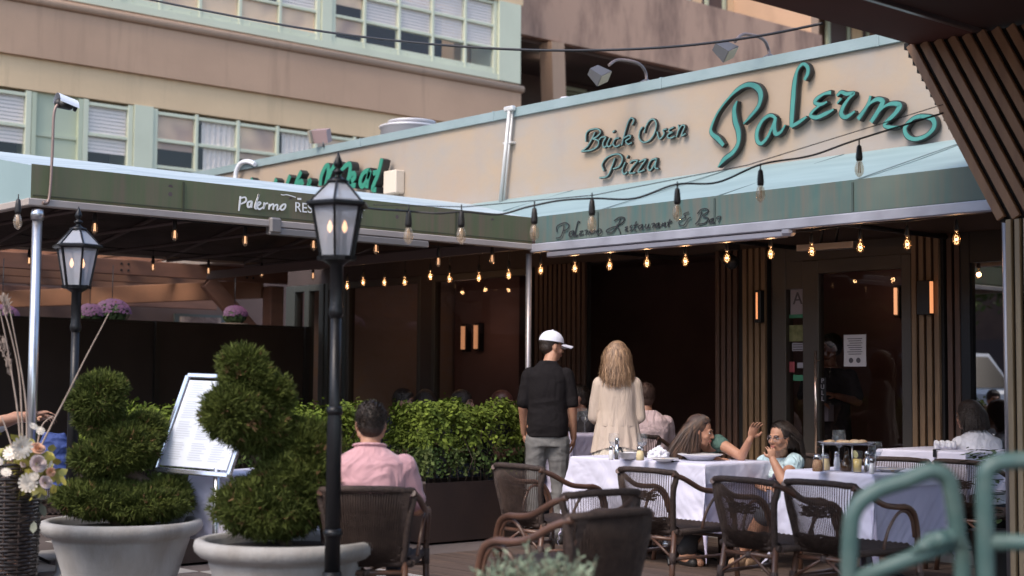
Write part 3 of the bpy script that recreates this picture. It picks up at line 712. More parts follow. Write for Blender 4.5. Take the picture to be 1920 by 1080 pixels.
MB().add([(FX, GY0, ZB), (GXL, GY0, ZB), (GXL, GY0, ZT), (GR, GY0, ZJ), (FX, GY0, ZT)], [(0, 1, 2, 3, 4)]).build('gable_end', m_awtop, ga)
for y in (5.2, 6.45, 7.7): MB().box2((FX+.0045, y-.008, ZB+.004), (FX+.009, y+.008, ZT-.004)).build('seam', mat('olive_seam', (.05, .055, .03), .8), ga)
MB().box2((FX+.0065, GY0+.01, ZB+.018), (FX+.011, FY-.02, ZB+.026)).build('hem', mat('olive_seam', (.05, .055, .03), .8), ga)
MB().box2((FX-.035, GY0-.03, ZB-.05), (FX+.03, FY, ZB), .006).build('side_bar', m_barL, ga)
MB().box2((GXL-.03, GY0-.03, ZB-.05), (FX-.036, GY0+.03, ZB-.002), .006).build('front_bar', m_barL, ga)
hb = MB().box2((FX-.02, 5.9, ZB-.11), (FX+.035, 7.4, ZB-.055), .008); hb.box2((FX-.03, 5.9, ZB-.1), (FX+.05, 6.0, ZB+.02), .015); hb.build('track_bar', mat('grey_track_bar', (.22, .20, .19), .5, metal=.4), ga)
m_rib = mat('brown_rib', (.10, .07, .065), .6)
for y in (5.1, 6.1, 7.1, 8.1, 9.1): MB().tube([(FX, y, ZT-.05), (GR, y, ZJ-.12), (GXL+.03, y, ZT-.03)], .02, 6).build('rib', m_rib, ga); MB().tube([(FX, y, ZT-.10), (GXL+.04, y, ZT-.07)], .018, 6).build('rib', m_rib, ga)
MB().tube([(GR, GY0, ZJ-.06), (GR, WY, ZJ-.06)], .025, 6).build('ridge_pole', m_rib, ga)
t = thing('awning_post', 'thick shiny steel post at the near left corner of the olive awning', 'post', (-9.4, 4.13, 0), group='steel awning posts')
MB().tube([(-9.4, 4.13, 0), (-9.4, 4.13, ZB-.09)], .033, 18).build('pole', m_steel, t)
MB().lathe([(.042, -.04), (.044, 0), (.038, .03)], (-9.4, 4.13, ZB-.1), 18).build('collar', m_steel, t)
# camera lamp on the conduit above the corner post
cl = thing('security_camera', 'white dome shaded camera on a thin conduit above the steel corner post', 'camera', (-9.38, 4.13, ZB))
X0 = -9.36
a, b_, c2, d2 = on('X', 92, 372, X0), on('X', 98, 290, X0), on('X', 101, 215, X0), on('X', 108, 196, X0)
MB().tube(catmull([on('X', 80, 380, X0), a, b_, c2, d2], 5), .010, 8).build('conduit', mat('rusty_conduit', (.28, .20, .17), .5, metal=.5), cl)
q = on('X', 120, 194, X0)
MB().limb([(q+Vector((-.02, -.025, .0)), .033), (q+Vector((0, .035, -.012)), .030)]).build('body', m_blackp, cl)
hd = MB(); rot = Matrix.Rotation(math.radians(-8), 3, 'X')
hd.sheet(lambda u, v: q+Vector((.055*math.cos(PI*u), -.05+.135*v, .062*math.sin(PI*u)-.035*v+.005)), 14, 6); hd.build('hood', m_white, cl)
MB().lathe([(.024, 0), (.028, .01)], q+Vector((0, .075, -.018)), 14, axis=(0, 1, -.2)).build('lens', m_black, cl)

# ------------------------------------------------------------------ lettering built from strokes
def strokes(defs, scale, ox, oy, ax, val, wmul, nrm, th, dy=0, seg=6, closed=()):
    """defs: list of strokes [(x, y, w), ...] in enlarged-photo pixels -> mesh"""
    mb = MB(); nv = Vector(nrm)
    for si, st in enumerate(defs):
        P = [on(ax, ox+q[0]/scale, oy+q[1]/scale, val) for q in st]; 
        ppm = scale*F_PX/((P[0]-EYE).dot(_f))
        W = [(q[2] if len(q) > 2 else wmul[1])*wmul[0]/ppm for q in st]
        cl_ = (Vector(st[0][:2])-Vector(st[-1][:2])).length < 1
        V = catmull([Vector((p.x, p.y, p.z)) for p in P], seg)
        n_ = len(V); Wc = []
        for i in range(n_):
            t = i/seg; k = min(int(t), len(W)-2); fr = t-k; fr = fr*fr*(3-2*fr); Wc.append(W[k]*(1-fr)+W[k+1]*fr)
        mb.ribbon([v+nv*dy-(nv*.0011*(si % 4) if nv.y > 0 else nv*0) for v in V], Wc, nv, th+.0011*(si % 4))
    return mb
m_teal = mat('teal_sign_face', (.045, .20, .175), .5, col2=(.06, .235, .205), sc=6)
m_signdark = mat('dark_sign_return', (.02, .022, .022), .5)
sg = thing('sign_lettering', 'large teal brush script sign reading Palermo on the cream wall', 'sign', (-7.3, WY, 3.3))
PAL = {
 'P': [[(192,706,30),(150,655,42),(100,612,32),(100,560,22),(150,450,16),(230,345,18),(310,270,30),(385,240,36),(450,262,48),(478,320,46),(462,400,32),(410,470,26),(345,540,12)],
       [(297,365,12),(275,430,38),(283,520,48),(307,600,46),(305,690,34),(262,762,36),(200,810,36),(150,872,10)]],
 'a': [[(590,495,24),(550,475,28),(495,510,28),(452,590,36),(450,665,36),(482,692,30),(530,640,26),(565,565,24),(592,495,26)], [(592,490,28),(582,560,38),(592,615,38),(630,605,24),(665,550,14)]],
 'l': [[(812,205,26),(838,150,34),(835,105,32),(800,82,26),(758,130,26),(736,230,40),(726,350,44),(718,460,42),(712,565,34)], [(712,560,30),(760,535,30),(828,488,18)]],
 'e': [[(1015,300,32),(960,312,22),(905,350,30),(893,378,30),(935,392,28),(985,372,16)], [(940,392,18),(880,440,22),(860,478,28),(905,492,34),(970,465,34),(1035,432,16)]],
 'r': [[(1062,385,14),(1095,345,20)], [(1060,325,20),(1095,298,28),(1135,312,32),(1192,305,24),(1150,350,24),(1108,415,34),(1095,465,38),(1130,490,34),(1198,445,18)]],
 'm': [[(1318,325,20),(1295,400,28),(1222,505,38)], [(1240,480,12),(1310,390,20),(1370,352,34),(1412,372,44),(1380,440,40),(1322,528,36)], [(1350,490,12),(1420,412,20),(1490,385,34),(1542,402,48),(1505,465,36),(1425,545,28),(1470,568,32),(1545,562,14)]],
 'o': [[(1702,482,34),(1640,502,28),(1582,570,34),(1598,632,38),(1660,658,34),(1745,630,30),(1805,565,38),(1790,500,44),(1702,482,34)]]}
for ch, st in PAL.items():
    L_ = strokes(st, 4.085, 1310, 100, 'Y', WY-.07, (1.34, 30), (0, 1, 0), .05, dy=0)
    lb = L_.build('letter', m_signdark, sg)
    strokes(st, 4.085, 1310, 100, 'Y', WY-.07, (.88, 30), (0, -1, 0), .006).build('face', m_teal, lb)
sg = thing('sign_lettering', 'small dark teal script sign reading Brick Oven Pizza left of the large script', 'sign', (-9.5, WY, 3.4))
BOP = [
 [[(245,545),(250,450),(290,405),(380,392),(420,430),(385,480),(325,508)], [(355,430),(320,510),(262,605),(190,662)], [(330,510),(395,535),(385,600),(310,645),(195,662)]],
 [[(405,525),(432,492),(482,492),(450,560),(460,612),(500,590)]], [[(532,500),(500,570),(515,605),(555,580)], [(565,435),(588,412)]],
 [[(640,500),(595,512),(570,570),(600,605),(655,580)]], [[(795,345),(818,292),(785,262),(750,310),(712,430),(672,590)], [(695,505),(765,468),(775,500),(722,535),(750,575),(795,555)]],
 [[(940,440),(962,360),(1005,292),(1055,278),(1085,340),(1060,450),(1000,530),(925,550),(880,500),(888,420),(920,370)]],
 [[(1095,425),(1110,490),(1130,512),(1178,452),(1165,410),(1205,392)]], [[(1292,372),(1240,398),(1240,428),(1275,432),(1225,462),(1222,495),(1262,500),(1305,478)]],
 [[(1345,345),(1352,400),(1322,492)], [(1342,430),(1388,352),(1425,362),(1400,430),(1388,475),(1435,448)]],
 [[(460,892),(438,820),(488,740),(580,695),(655,700),(680,760),(640,840),(570,868)], [(592,742),(560,830),(520,930),(480,965),(405,975)]],
 [[(715,790),(680,880),(698,932),(738,905)], [(733,742),(748,708)]], [[(770,800),(800,772),(860,772),(800,850),(765,918),(835,912)]], [[(880,785),(960,752),(910,830),(868,905),(945,882)]],
 [[(1085,742),(1020,770),(985,850),(1010,888),(1060,820),(1090,742),(1070,850),(1108,865)]]]
m_teal2 = mat('dusty_teal_face', (.12, .235, .225), .5)
for st in BOP:
    lb = strokes(st, 6.354, 1060, 180, 'Y', WY-.05, (1, 24), (0, 1, 0), .03).build('letter', m_signdark, sg)
    strokes(st, 6.354, 1060, 180, 'Y', WY-.05, (1, 13), (0, -1, 0), .005).build('face', m_teal2, lb)
sg = thing('sign_lettering', 'thick green script sign partly hidden behind the olive awning and the lantern', 'sign', (-14.5, WY, 3.2))
MEAT = [[[(372,380),(352,430),(345,480)]], [[(600,380),(588,420),(580,470)]], [[(730,352),(708,410),(695,470)]], [[(835,312),(792,408),(765,500)], [(800,440),(835,405),(850,440)]], [[(900,410),(920,400),(900,450),(930,470)]],
 [[(1015,445),(1025,360),(1060,275),(1088,258),(1092,320),(1065,450)], [(1080,400),(1130,290),(1175,240),(1190,290),(1160,450)], [(1175,380),(1225,290),(1290,240),(1300,300),(1270,440)]],
 [[(1290,420),(1340,370),(1335,330),(1300,350),(1300,430),(1350,445)]], [[(1485,302),(1430,320),(1395,400),(1410,452),(1450,410),(1488,305),(1465,400),(1455,470)]], [[(1600,190),(1565,330),(1512,470),(1545,485)], [(1518,328),(1580,312)]]]
m_green2 = mat('green_sign_face', (.03, .21, .14), .45)
for st in MEAT:
    lb = strokes(st, 5.053, 400, 260, 'Y', WY-.16, (1, 56), (0, 1, 0), .10).build('letter', m_signdark, sg)
    strokes(st, 5.053, 400, 260, 'Y', WY-.16, (1, 48), (0, -1, 0), .008).build('face', m_green2, lb)
a, b_ = on('Y', 718, 322, WY-.12), on('Y', 738, 362, WY-.12)
MB().box2((a.x+.02, WY-.13, b_.z), (b_.x+.05, WY-.002, a.z), .01).build('junction_box', mat('cream_box', (.62, .52, .42), .6), sg)
# lettering on the entrance awning valance
vl = MB()
PRB = [[(170,346),(205,335),(222,295),(232,250)],[(178,300),(180,255),(238,230),(268,248),(255,278),(222,292)],
 [(302,290),(275,300),(270,328),(288,332),(305,290),(302,328),(316,324)],[(350,226),(337,224),(320,290),(320,328),(337,322)],
 [(375,290),(350,296),(360,304),(345,314),(352,325),(380,315)],[(386,290),(406,287),(392,322)],[(426,284),(414,322)],[(420,305),(440,284),(432,320)],[(436,305),(463,283),(453,320)],
 [(488,280),(475,300),(490,318),(514,295),(502,276),(488,280)],
 [(655,196),(640,240),(595,298),(555,302),(552,285),(600,262),(625,258)],[(608,215),(650,188),(685,196),(668,230),(630,248),(645,280),(656,314)],
 [(708,258),(690,266),(702,272),(688,286),(712,290)],[(742,248),(726,262),(742,278),(724,290)],[(774,220),(756,280),(772,282)],[(752,250),(788,242)],
 [(818,243),(792,255),(792,276),(808,270),(820,243),(815,274),(830,270)],[(846,240),(838,264),(855,270),(870,240),(862,268),(880,264)],[(888,242),(910,235),(894,268)],
 [(942,232),(918,245),(918,264),(935,258),(946,232),(940,262),(954,256)],[(970,230),(960,260)],[(965,248),(992,228),(982,256),(997,252)],[(1027,203),(1010,252),(1024,254)],[(1004,228),(1042,220)],
 [(1166,150),(1130,164),(1140,188),(1100,212),(1094,242),(1130,248),(1160,202),(1182,190)],
 [(1265,150),(1242,210),(1215,242)],[(1232,162),(1258,132),(1300,125),(1312,145),(1270,178),(1312,195),(1290,230),(1235,242)],
 [(1347,198),(1322,212),(1322,230),(1338,226),(1352,198),(1346,230),(1360,226)],[(1372,200),(1380,188),(1404,183),(1388,228)]]
strokes(PRB, 4, 1000, 360, 'Y', FY-.010, (1, 7.5), (0, -1, 0), .003).build('lettering', mat('navy_lettering', (.018, .02, .024), .7), aw)
WP = [[(256,545,14),(250,610,16),(240,684,10)],[(255,565,10),(300,556,12),(308,592,14),(262,618,10)],[(362,592,12),(328,605,14),(326,645,14),(348,642,12),(364,595,12),(360,655,10)],
 [(402,600,8),(422,550,10),(430,528,12),(420,560,12),(398,620,13),(392,655,13),(408,666,10)],[(412,645,10),(448,612,12),(430,602,12),(412,640,14),(435,668,14),(470,648,8)],
 [(484,605,14),(474,665,12),(492,622,8),(515,610,12)],[(532,618,13),(525,672,12)],[(526,655,8),(552,624,10),(568,626,12),(564,674,12)],[(565,658,8),(590,628,10),(608,630,12),(604,676,12),(626,662,8)],[(662,622,12),(636,650,14),(646,676,12),(676,658,12),(682,625,12),(662,622,12)],
 [(640,528,6),(660,534,6),(700,532,6),(780,556,6)],[(796,570,14),(832,572,14)]]
m_wl = mat('white_lettering', (.85, .83, .78), .7)
strokes(WP[:-2], 5.053, 400, 260, 'X', FX+.012, (1.35, 10), (1, 0, 0), .002).build('script_lettering', m_wl, ga)
for q_ in WP[-2:]: strokes([q_], 5.053, 400, 260, 'X', FX+.012, (1.35, 10), (1, 0, 0), .002).build('cutlery_emblem', m_wl, ga)
a, b_ = on('X', 546, 388, FX+.01), on('X', 690, 400, FX+.01)
text('RESTAURANT', 'lettering', m_wl, ga, (FX+.010, (a.y+b_.y)/2, (a.z+b_.z)/2-.005), .105, PX, ext=.001, sx=1.0)

# ------------------------------------------------------------------ string lights
def bulb_parts(th_, p, s=1.0, lit=True, drop=.1, shape=0, gauge=.004, glw=.4):
    top = p+Vector((0, 0, drop))
    MB().tube([top, p+Vector((0, 0, .045*s))], gauge, 6).build('drop_wire', m_cable, th_)
    sk = MB().lathe([(.008*s, .06*s), (.016*s, .05*s), (.02*s, .02*s), (.024*s, -.03*s), (.02*s, -.05*s)], p, 12).build('socket', m_blackp, th_)
    prof = [(.014, -.05), (.022, -.065), (.031, -.095), (.033, -.12), (.026, -.145), (.012, -.162), (.001, -.168)] if shape == 0 else [(.014, -.05), (.018, -.07), (.034, -.10), (.040, -.13), (.033, -.16), (.014, -.178), (.001, -.18)]
    MB().lathe([(r*s, z*s) for r, z in prof], p, 14).build('bulb', m_litglass if lit is True else m_bulbglass, sk)
    f = MB()
    if shape == 0:
        for k in range(4): a = k*PI/2; f.tube([p+Vector((.006*s*math.cos(a), .006*s*math.sin(a), -.06*s)), p+Vector((.010*s*math.cos(a), .010*s*math.sin(a), -.135*s))], .0028*s, 5)
    else: f.ell(p+Vector((0, 0, -.125*s)), .011*s, n=8, m=6)
    if lit is True and glw: glow('bulb_light', p+Vector((0, 0, -.12*s)), glw, (1, .60, .32), th_, .02)
    f.build('filament', lit if not isinstance(lit, bool) else (m_fil if lit else m_fil_off), sk)
def string(label, pts, bulbs, s, lit, shape=0, drop=.1, gauge=.006, guide=None, name='string_lights', grp='festoon string lights over the terrace'):
    t = thing(name, label, 'string lights', tuple(pts[0]), group=grp)
    MB().tube(catmull(pts, 8), gauge, 6).build('cable', m_cable, t)
    if guide: MB().tube(guide, .0025, 4).build('guide_wire', m_cable, t)
    for p in bulbs: bulb_parts(t, p, s, lit, drop, shape)
    return t
# nearest string: from the pavilion past both awnings to the lantern and beyond
near = [(1768, 212, 8.7), (1607, 262, 8.3), (1520, 292, 8.2), (1428, 308, 8.1), (1345, 342, 8.0), (1267, 346, 8.0), (1190, 372, 8.0), (1113, 372, 8.0), (1050, 376, 8.0), (990, 388, 8.0), (935, 402, 8.0), (870, 397, 8.0), (820, 400, 8.0), (765, 396, 8.0), (705, 392, 7.6), (655, 385, 7.1), (560, 402, 7.5), (420, 398, 8.2), (200, 352, 9.0), (30, 360, 9.3)]
P = [at(*q) for q in near[:16]]
bl = [at(x, y-22, d) for x, y, d in ((1611, 310, 8.3), (1426, 356, 8.1), (1270, 391, 8.0), (1110, 412, 8.0), (1002, 428, 8.0), (865, 434, 8.0), (766, 434, 8.0))]
string('nearest festoon string, unlit clear bulbs swooping from the slatted pillar down to the tall lantern', P, bl, .80, m_fil_no, drop=.082, guide=[at(1768, 196, 8.7), at(1400, 310, 8.1), at(1113, 366, 8.0), at(870, 388, 8.0), at(700, 384, 7.6)])
ps = [on('Y', x, y, FY+.25) for x, y in ((985, 492), (1010, 470), (1078, 466), (1143, 463), (1213, 458), (1285, 452), (1363, 446), (1445, 438), (1522, 432), (1613, 420), (1701, 414), (1793, 403), (1850, 398))]
bl = [on('Y', x, y-16, FY+.25) for x, y in ((1014, 504), (1078, 500), (1143, 494), (1213, 489), (1285, 485), (1363, 478), (1445, 470), (1522, 464), (1613, 456), (1701, 450), (1793, 440))]
string('festoon string of glowing round bulbs under the front bar of the entrance awning', ps, bl, .72, True, shape=1, drop=.12)
ps = [on('X', x, y, FX-.35) for x, y in ((60, 360), (178, 395), (328, 412), (460, 424), (588, 434), (705, 442), (822, 462), (923, 460), (975, 468))]
bl = [on('X', x, y-14, FX-.35) for x, y in ((178, 421), (328, 435), (460, 446), (588, 455), (705, 463), (822, 488), (923, 483))]
string('festoon string of amber bulbs just inside the near edge of the olive awning', ps, bl, .74, False, drop=.1)
ps = [on('X', x, y, -14.2) for x, y in ((40, 440), (160, 460), (287, 470), (391, 478), (491, 484), (587, 490), (620, 492))]
bl = [on('X', x, y-12, -14.2) for x, y in ((55, 487), (287, 500), (391, 507), (491, 512), (587, 517))]
string('festoon string along the far edge of the olive awning in front of the pergola', ps, bl, .74, False, drop=.12)
ps = [at(x, y-45, d) for x, y, d in ((625, 540, 16.5), (681, 523, 16), (759, 523, 15.4), (807, 512, 15), (898, 514, 14.3), (954, 508, 13.8), (985, 500, 13.4))]
bl = [at(x, y-10, d) for x, y, d in ((651, 531, 16.3), (681, 524, 16), (721, 524, 15.7), (759, 523, 15.4), (807, 512, 15), (843, 516, 14.7), (898, 514, 14.3), (954, 508, 13.8))]
string('festoon string of small glowing bulbs deep under the awnings before the dark windows', ps, bl, .72, True, shape=1, drop=.2)
t = thing('string_lights', 'single clear bulb hanging from the front corner of the olive awning at the far left', 'string lights', tuple(at(34, 370, 9.4)), group='festoon string lights over the terrace')
bulb_parts(t, at(34, 388, 9.3), .85, m_fil_no, .08)

# ------------------------------------------------------------------ overhead cable and flood lights
cb = [at(x, y, d) for x, y, d in ((100, -40, 13), (300, 3, 12.5), (480, 38, 12), (633, 63, 11.5), (800, 82, 11), (970, 93, 10.6), (1130, 94, 10.2), (1280, 86, 9.8), (1420, 68, 9.4), (1542, 44, 9.0))]
solo(MB().tube(catmull(cb, 6), .009, 8), 'overhead_cable', m_cable, 'thick black cable strung across the sky side of the far building', 'cable', loc=tuple(cb[-1]))
m_flood = mat('grey_flood_housing', (.13, .12, .12), .4, metal=.4); m_flens = mat('flood_lens', (.34, .29, .22), .4)
def flood(pb, pts, hx, hy, label, s=1.0):
    base = on('Y', *pb, WY+.1); t = thing('flood_light', label, 'flood light', (base.x, base.y, 4.175), group='gooseneck flood lights above the sign')
    MB().lathe([(.07, 0), (.06, .03), (.02, .05)], (base.x, base.y, 4.176), 14).build('mount', m_flood, t)
    P = [Vector((base.x, base.y, 4.18))]+[on('Y', x, y, WY+.1-.55*k/(len(pts)-1)) for k, (x, y) in enumerate(pts)]
    MB().tube(catmull(P, 6), .014, 8).build('arm', mat('brown_arm', (.20, .15, .14), .5, metal=.4), t)
    c = on('Y', hx, hy, WY-.45); zz = -Vector((.62, .30, -.55)).normalized(); xx = Vector((0, 1, 0)).cross(zz).normalized(); xx = Vector((.35, 1, 0)); xx = (xx-zz*xx.dot(zz)).normalized(); yy = zz.cross(xx)
    rot = Matrix((xx, yy, zz)).transposed()
    mb = MB(); hw, hh = .082*s, .062*s
    vs = [c+rot @ Vector(q) for q in ((-hw, -hh, -.05), (hw, -hh, -.05), (hw, hh, -.05), (-hw, hh, -.05), (-hw*.75, -hh*.6, .1), (hw*.75, -hh*.6, .1), (hw*.75, hh*.6, .1), (-hw*.75, hh*.6, .1))]
    mb.add(vs, [(0, 3, 2, 1), (4, 5, 6, 7), (0, 1, 5, 4), (1, 2, 6, 5), (2, 3, 7, 6), (3, 0, 4, 7)]); h_ = mb.build('housing', m_flood, t)
    k = .92; MB().add([c+rot @ Vector(q) for q in ((-hw*k, -hh*k, -.056), (hw*k, -hh*k, -.056), (hw*k, hh*k, -.056), (-hw*k, hh*k, -.056), (-hw*k, -hh*k, -.052), (hw*k, -hh*k, -.052), (hw*k, hh*k, -.052), (-hw*k, hh*k, -.052))], [(0, 3, 2, 1), (4, 5, 6, 7), (0, 1, 5, 4), (1, 2, 6, 5), (2, 3, 7, 6), (3, 0, 4, 7)]).build('lens', m_flens, h_)
flood((1212, 158), ((1210, 135), (1195, 118), (1160, 112), (1142, 122)), 1126, 142, 'gooseneck flood light above the words Brick Oven')
flood((1443, 108), ((1440, 90), (1428, 72), (1395, 64), (1378, 78)), 1362, 96, 'gooseneck flood light above the first letter of the large teal script')
p = on('Y', 602, 255, WY-.05); t = thing('flood_light', 'small rusty flood light clamped to the coping above the green script', 'flood light', (p.x, p.y, 4.1))
MB().obb(p, (.22, .12, .16), Matrix.Rotation(.5, 3, 'Z') @ Matrix.Rotation(.35, 3, 'X')).build('housing', mat('pinkish_housing', (.30, .20, .19), .6), t)
MB().obb(p+Vector((-.07, -.07, -.0)), (.03, .15, .15), Matrix.Rotation(.3, 3, 'Z') @ Matrix.Rotation(.35, 3, 'X')).build('lens', m_flens, t)
MB().tube([p+Vector((.05, 0, -.05)), (p.x+.05, p.y, 4.16)], .015, 6).build('arm', m_flood, t)
pp = [on('Y', x, y, WY-.08) for x, y in ((441, 345), (443, 322), (452, 306), (466, 303), (478, 308))]
solo(MB().tube(catmull(pp, 6), .03, 10), 'gooseneck_pipe', m_white, 'white hooked pipe bending over the coping above the olive awning', 'pipe')

# ------------------------------------------------------------------ gas lanterns
def lantern(loc, label, H=2.41, rz=0, s=1.0):
    t = thing('street_lamp', label, 'lamp post', loc, rz, group='black lantern posts beside the planters')
    def b(mb, nm, m, par=None): return mb.build(nm, m, par or t, world=False)
    zb = 1.885            # bottom of the glass box
    po = MB(); po.lathe([(.17, 0), (.17, .03), (.14, .05), (.12, .09), (.085, .12), (.075, .30), (.09, .31), (.09, .34), (.05, .36), (.044, .42)], n=20)
    po.lathe([(.037, .42), (.035, 1.12), (.027, 1.2), (.026, zb-.28)], n=16)
    po.lathe([(.034, 1.15), (.040, 1.17), (.034, 1.19)], n=16); po.lathe([(.040, .58), (.048, .60), (.04, .62)], n=16)
    po.lathe([(.026, zb-.28), (.036, zb-.26), (.036, zb-.24), (.031, zb-.22), (.031, zb-.03), (.06, zb-.012), (.075, zb)], n=16); b(po, 'pole', m_black)
    n = 6; r0, r1, h = .080*s, .128*s, .25*s; A = [PI/6+2*PI*k/n for k in range(n)]
    pt = lambda r, a, z: Vector((r*math.cos(a), r*math.sin(a), z))
    fr = MB()
    for a in A:
        fr.beam(pt(r0, a, zb), pt(r1, a, zb+h), .011, .011); fr.beam(pt(r1+.016, a, zb+h+.012), pt(.045*s, a, zb+h+.118*s), .010, .010)
    fr.lathe([(r0+.012, zb-.006), (r0+.015, zb+.014)], n=6, smooth=False); 
    rim = MB()
    vs = []
    for r, z in ((r1+.014, zb+h-.006), (r1+.032, zb+h+.004), (r1+.032, zb+h+.016), (r1+.005, zb+h+.024), (r1-.012, zb+h-.002)): vs += [pt(r, a, z) for a in A]
    rim.add(vs, [(i*n+k, i*n+(k+1) % n, ((i+1) % 5)*n+(k+1) % n, ((i+1) % 5)*n+k) for i in range(5) for k in range(n)])
    F_ = b(fr, 'frame', m_black); b(rim, 'rim', m_black, F_)
    g = MB()
    for k in range(n):
        a, c = A[k], A[(k+1) % n]; g.quad(pt(r0, a, zb+.012), pt(r0, c, zb+.012), pt(r1-.004, c, zb+h), pt(r1-.004, a, zb+h))
    b(g, 'glass', m_lampglass)
    g = MB()
    for k in range(n):
        a, c = A[k], A[(k+1) % n]; g.quad(pt(r1+.01, a, zb+h+.02), pt(r1+.01, c, zb+h+.02), pt(.042*s, c, zb+h+.118*s), pt(.042*s, a, zb+h+.118*s))
    b(g, 'roof_glass', m_lampglass)
    z = zb+h+.118*s
    b(MB().lathe([(.052, z-.006), (.054, z+.006), (.03, z+.014), (.014, z+.026), (.014, z+.036), (.028, z+.044), (.028, z+.050), (.012, z+.058), (.011, z+.064), (.021, z+.078), (.023, z+.09), (.011, z+.118), (.002, z+.145)], n=16), 'finial', m_black)
    for dx in (-.035, .035):
        c = Vector((dx, 0, zb+.012)); b(MB().lathe([(.012, 0), (.012, .10), (.016, .105), (.01, .11)], c, 10), 'burner', mat('dark_burner', (.10, .10, .12), .4, metal=.4))
        b(MB().lathe([(.004, .115), (.012, .130), (.013, .142), (.007, .162), (.001, .175)], c, 10), 'flame', m_flame)
    return t
l2 = gp(628, 7.0); l1 = gp(139, 9.3)
lantern((l2.x, l2.y, 0), 'nearest black lantern post, before the near planter pot and the man in pink', rz=math.radians(138.5-90+30-30))
lantern((l1.x, l1.y, 0), 'black lantern post beside the thick steel corner post, behind the left planter pot', rz=math.radians(138.5-90+30))

# ------------------------------------------------------------------ slatted pavilion at right
pv = thing('pavilion', 'dark brown roofed pavilion with flared slat clad pillar at the right edge', 'pavilion', (-4.3, 8.0, 0))
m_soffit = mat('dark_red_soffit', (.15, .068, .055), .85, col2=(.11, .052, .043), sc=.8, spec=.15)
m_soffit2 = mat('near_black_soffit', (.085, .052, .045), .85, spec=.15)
ZS = 3.45
x_l = on('Z', 1560, 42, ZS).x; x_m = on('Z', 1770, 41, ZS).x
PY = 8.02
MB().box2((x_l, 2.4, ZS), (x_m-.02, PY+.05, ZS+.3)).build('edge_beam', m_soffit, pv)
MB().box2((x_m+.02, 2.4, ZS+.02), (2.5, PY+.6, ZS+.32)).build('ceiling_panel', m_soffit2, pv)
MB().box2((x_m-.018, 2.4, ZS-.006), (x_m+.018, PY+.3, ZS+.04), .004).build('metal_trim', mat('trim_metal', (.20, .17, .17), .35, metal=.7), pv)
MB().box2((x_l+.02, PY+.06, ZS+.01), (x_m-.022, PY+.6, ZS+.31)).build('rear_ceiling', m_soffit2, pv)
# flare: slats running up and to the left in a leaning plane, cut off in steps by the outer edge
A0 = on('Y', 1883, 410, PY); A1 = on('Y', 1703, 88, PY)
sd_ = (on('Y', 1905, 640, PY)-on('Y', 1660, 160, PY)); 
mb = MB(); bk = MB()
e_dir = Vector((A0.x-A1.x, 0, A0.z-A1.z)); sl_dir = on('Y', 1884, 408, PY)-on('Y', 1728, 90, PY)
s0, s1 = on('Y', 1742, 120, PY), on('Y', 1920, 425, PY)
dirv = Vector((on('Y', 1893, 408, PY).x-on('Y', 1722, 85, PY).x, 0, on('Y', 1893, 408, PY).z-on('Y', 1722, 85, PY).z)).normalized()
pitch = .088
edge_x = lambda z: A0.x+(z-A0.z)*(A1.x-A0.x)/(A1.z-A0.z)
nsl = 14
for k in range(-5, nsl):
    # slat k crosses the top (z = ZS) at xt
    xt = A1.x+.03+k*pitch*1.12
    tz = ZS; bz = A0.z
    xb = xt+dirv.x/dirv.z*(bz-tz)
    # clip against the outer edge
    a_ = Vector((xt, 0, tz)); b_ = Vector((xb, 0, bz))
    if xt < edge_x(tz)-.001:
        lo, hi = 0., 1.
        f0 = a_.x-edge_x(a_.z); f1 = b_.x-edge_x(b_.z)
        if f1 < 0: continue
        tt = f0/(f0-f1); a_ = a_.lerp(b_, tt)
    wv = .016
    mb.beam((a_.x, PY-.02, a_.z), (b_.x, PY-.02, b_.z), pitch*.62, .03, up=(0, 1, 0), bev=.003)
mb.build('flare_slats', m_slat2 if False else mat('brown_flare_slat', (.36, .19, .095), .55, col2=(.28, .145, .075), sc=3, stretch=(6, 6, .6)), pv)
bk.add([(edge_x(ZS), PY, ZS), (edge_x(A0.z), PY, A0.z), (edge_x(A0.z)+1.1, PY, A0.z), (edge_x(ZS)+1.1, PY, ZS),
        (edge_x(ZS), PY+.04, ZS), (edge_x(A0.z), PY+.04, A0.z), (edge_x(A0.z)+1.1, PY+.04, A0.z), (edge_x(ZS)+1.1, PY+.04, ZS)], [(0, 1, 2, 3), (7, 6, 5, 4), (0, 4, 5, 1), (3, 2, 6, 7), (0, 3, 7, 4), (1, 5, 6, 2)])
bk.build('flare_panel', m_slatback, pv)
# jagged outer teeth of the return slats
tt_ = MB()
for k in range(22):
    f_ = k/21; z = A0.z+(ZS-A0.z)*f_; x = edge_x(z); tt_.box2((x-.022, PY-.012, z-.02), (x+.01, PY+.05, z+.022))
tt_.build('slat_ends', m_slatback, pv)
xL = on('Y', 1889, 500, PY).x
MB().box2((xL+.005, PY-.0, .0), (xL+1.0, PY+.3, A0.z-.006)).build('pillar_core', m_slatback, pv)
s = MB(); x = xL+.01
while x < xL+1: s.box2((x, PY-.034, 0.0), (x+.034, PY-.002, A0.z-.01), .003); x += .056
s.build('pillar_slats', mat('pale_oak_slat', (.40, .29, .17), .5, col2=(.32, .23, .14), sc=3, stretch=(6, 6, .6), bump=.1), pv)
s = MB(); x = edge_x(ZS)+.62
while x < 1.0: s.box2((x, PY+.04, A0.z), (x+.02, PY+.06, ZS-.001)); x += .045
s.build('rear_slats', m_slat2, pv)

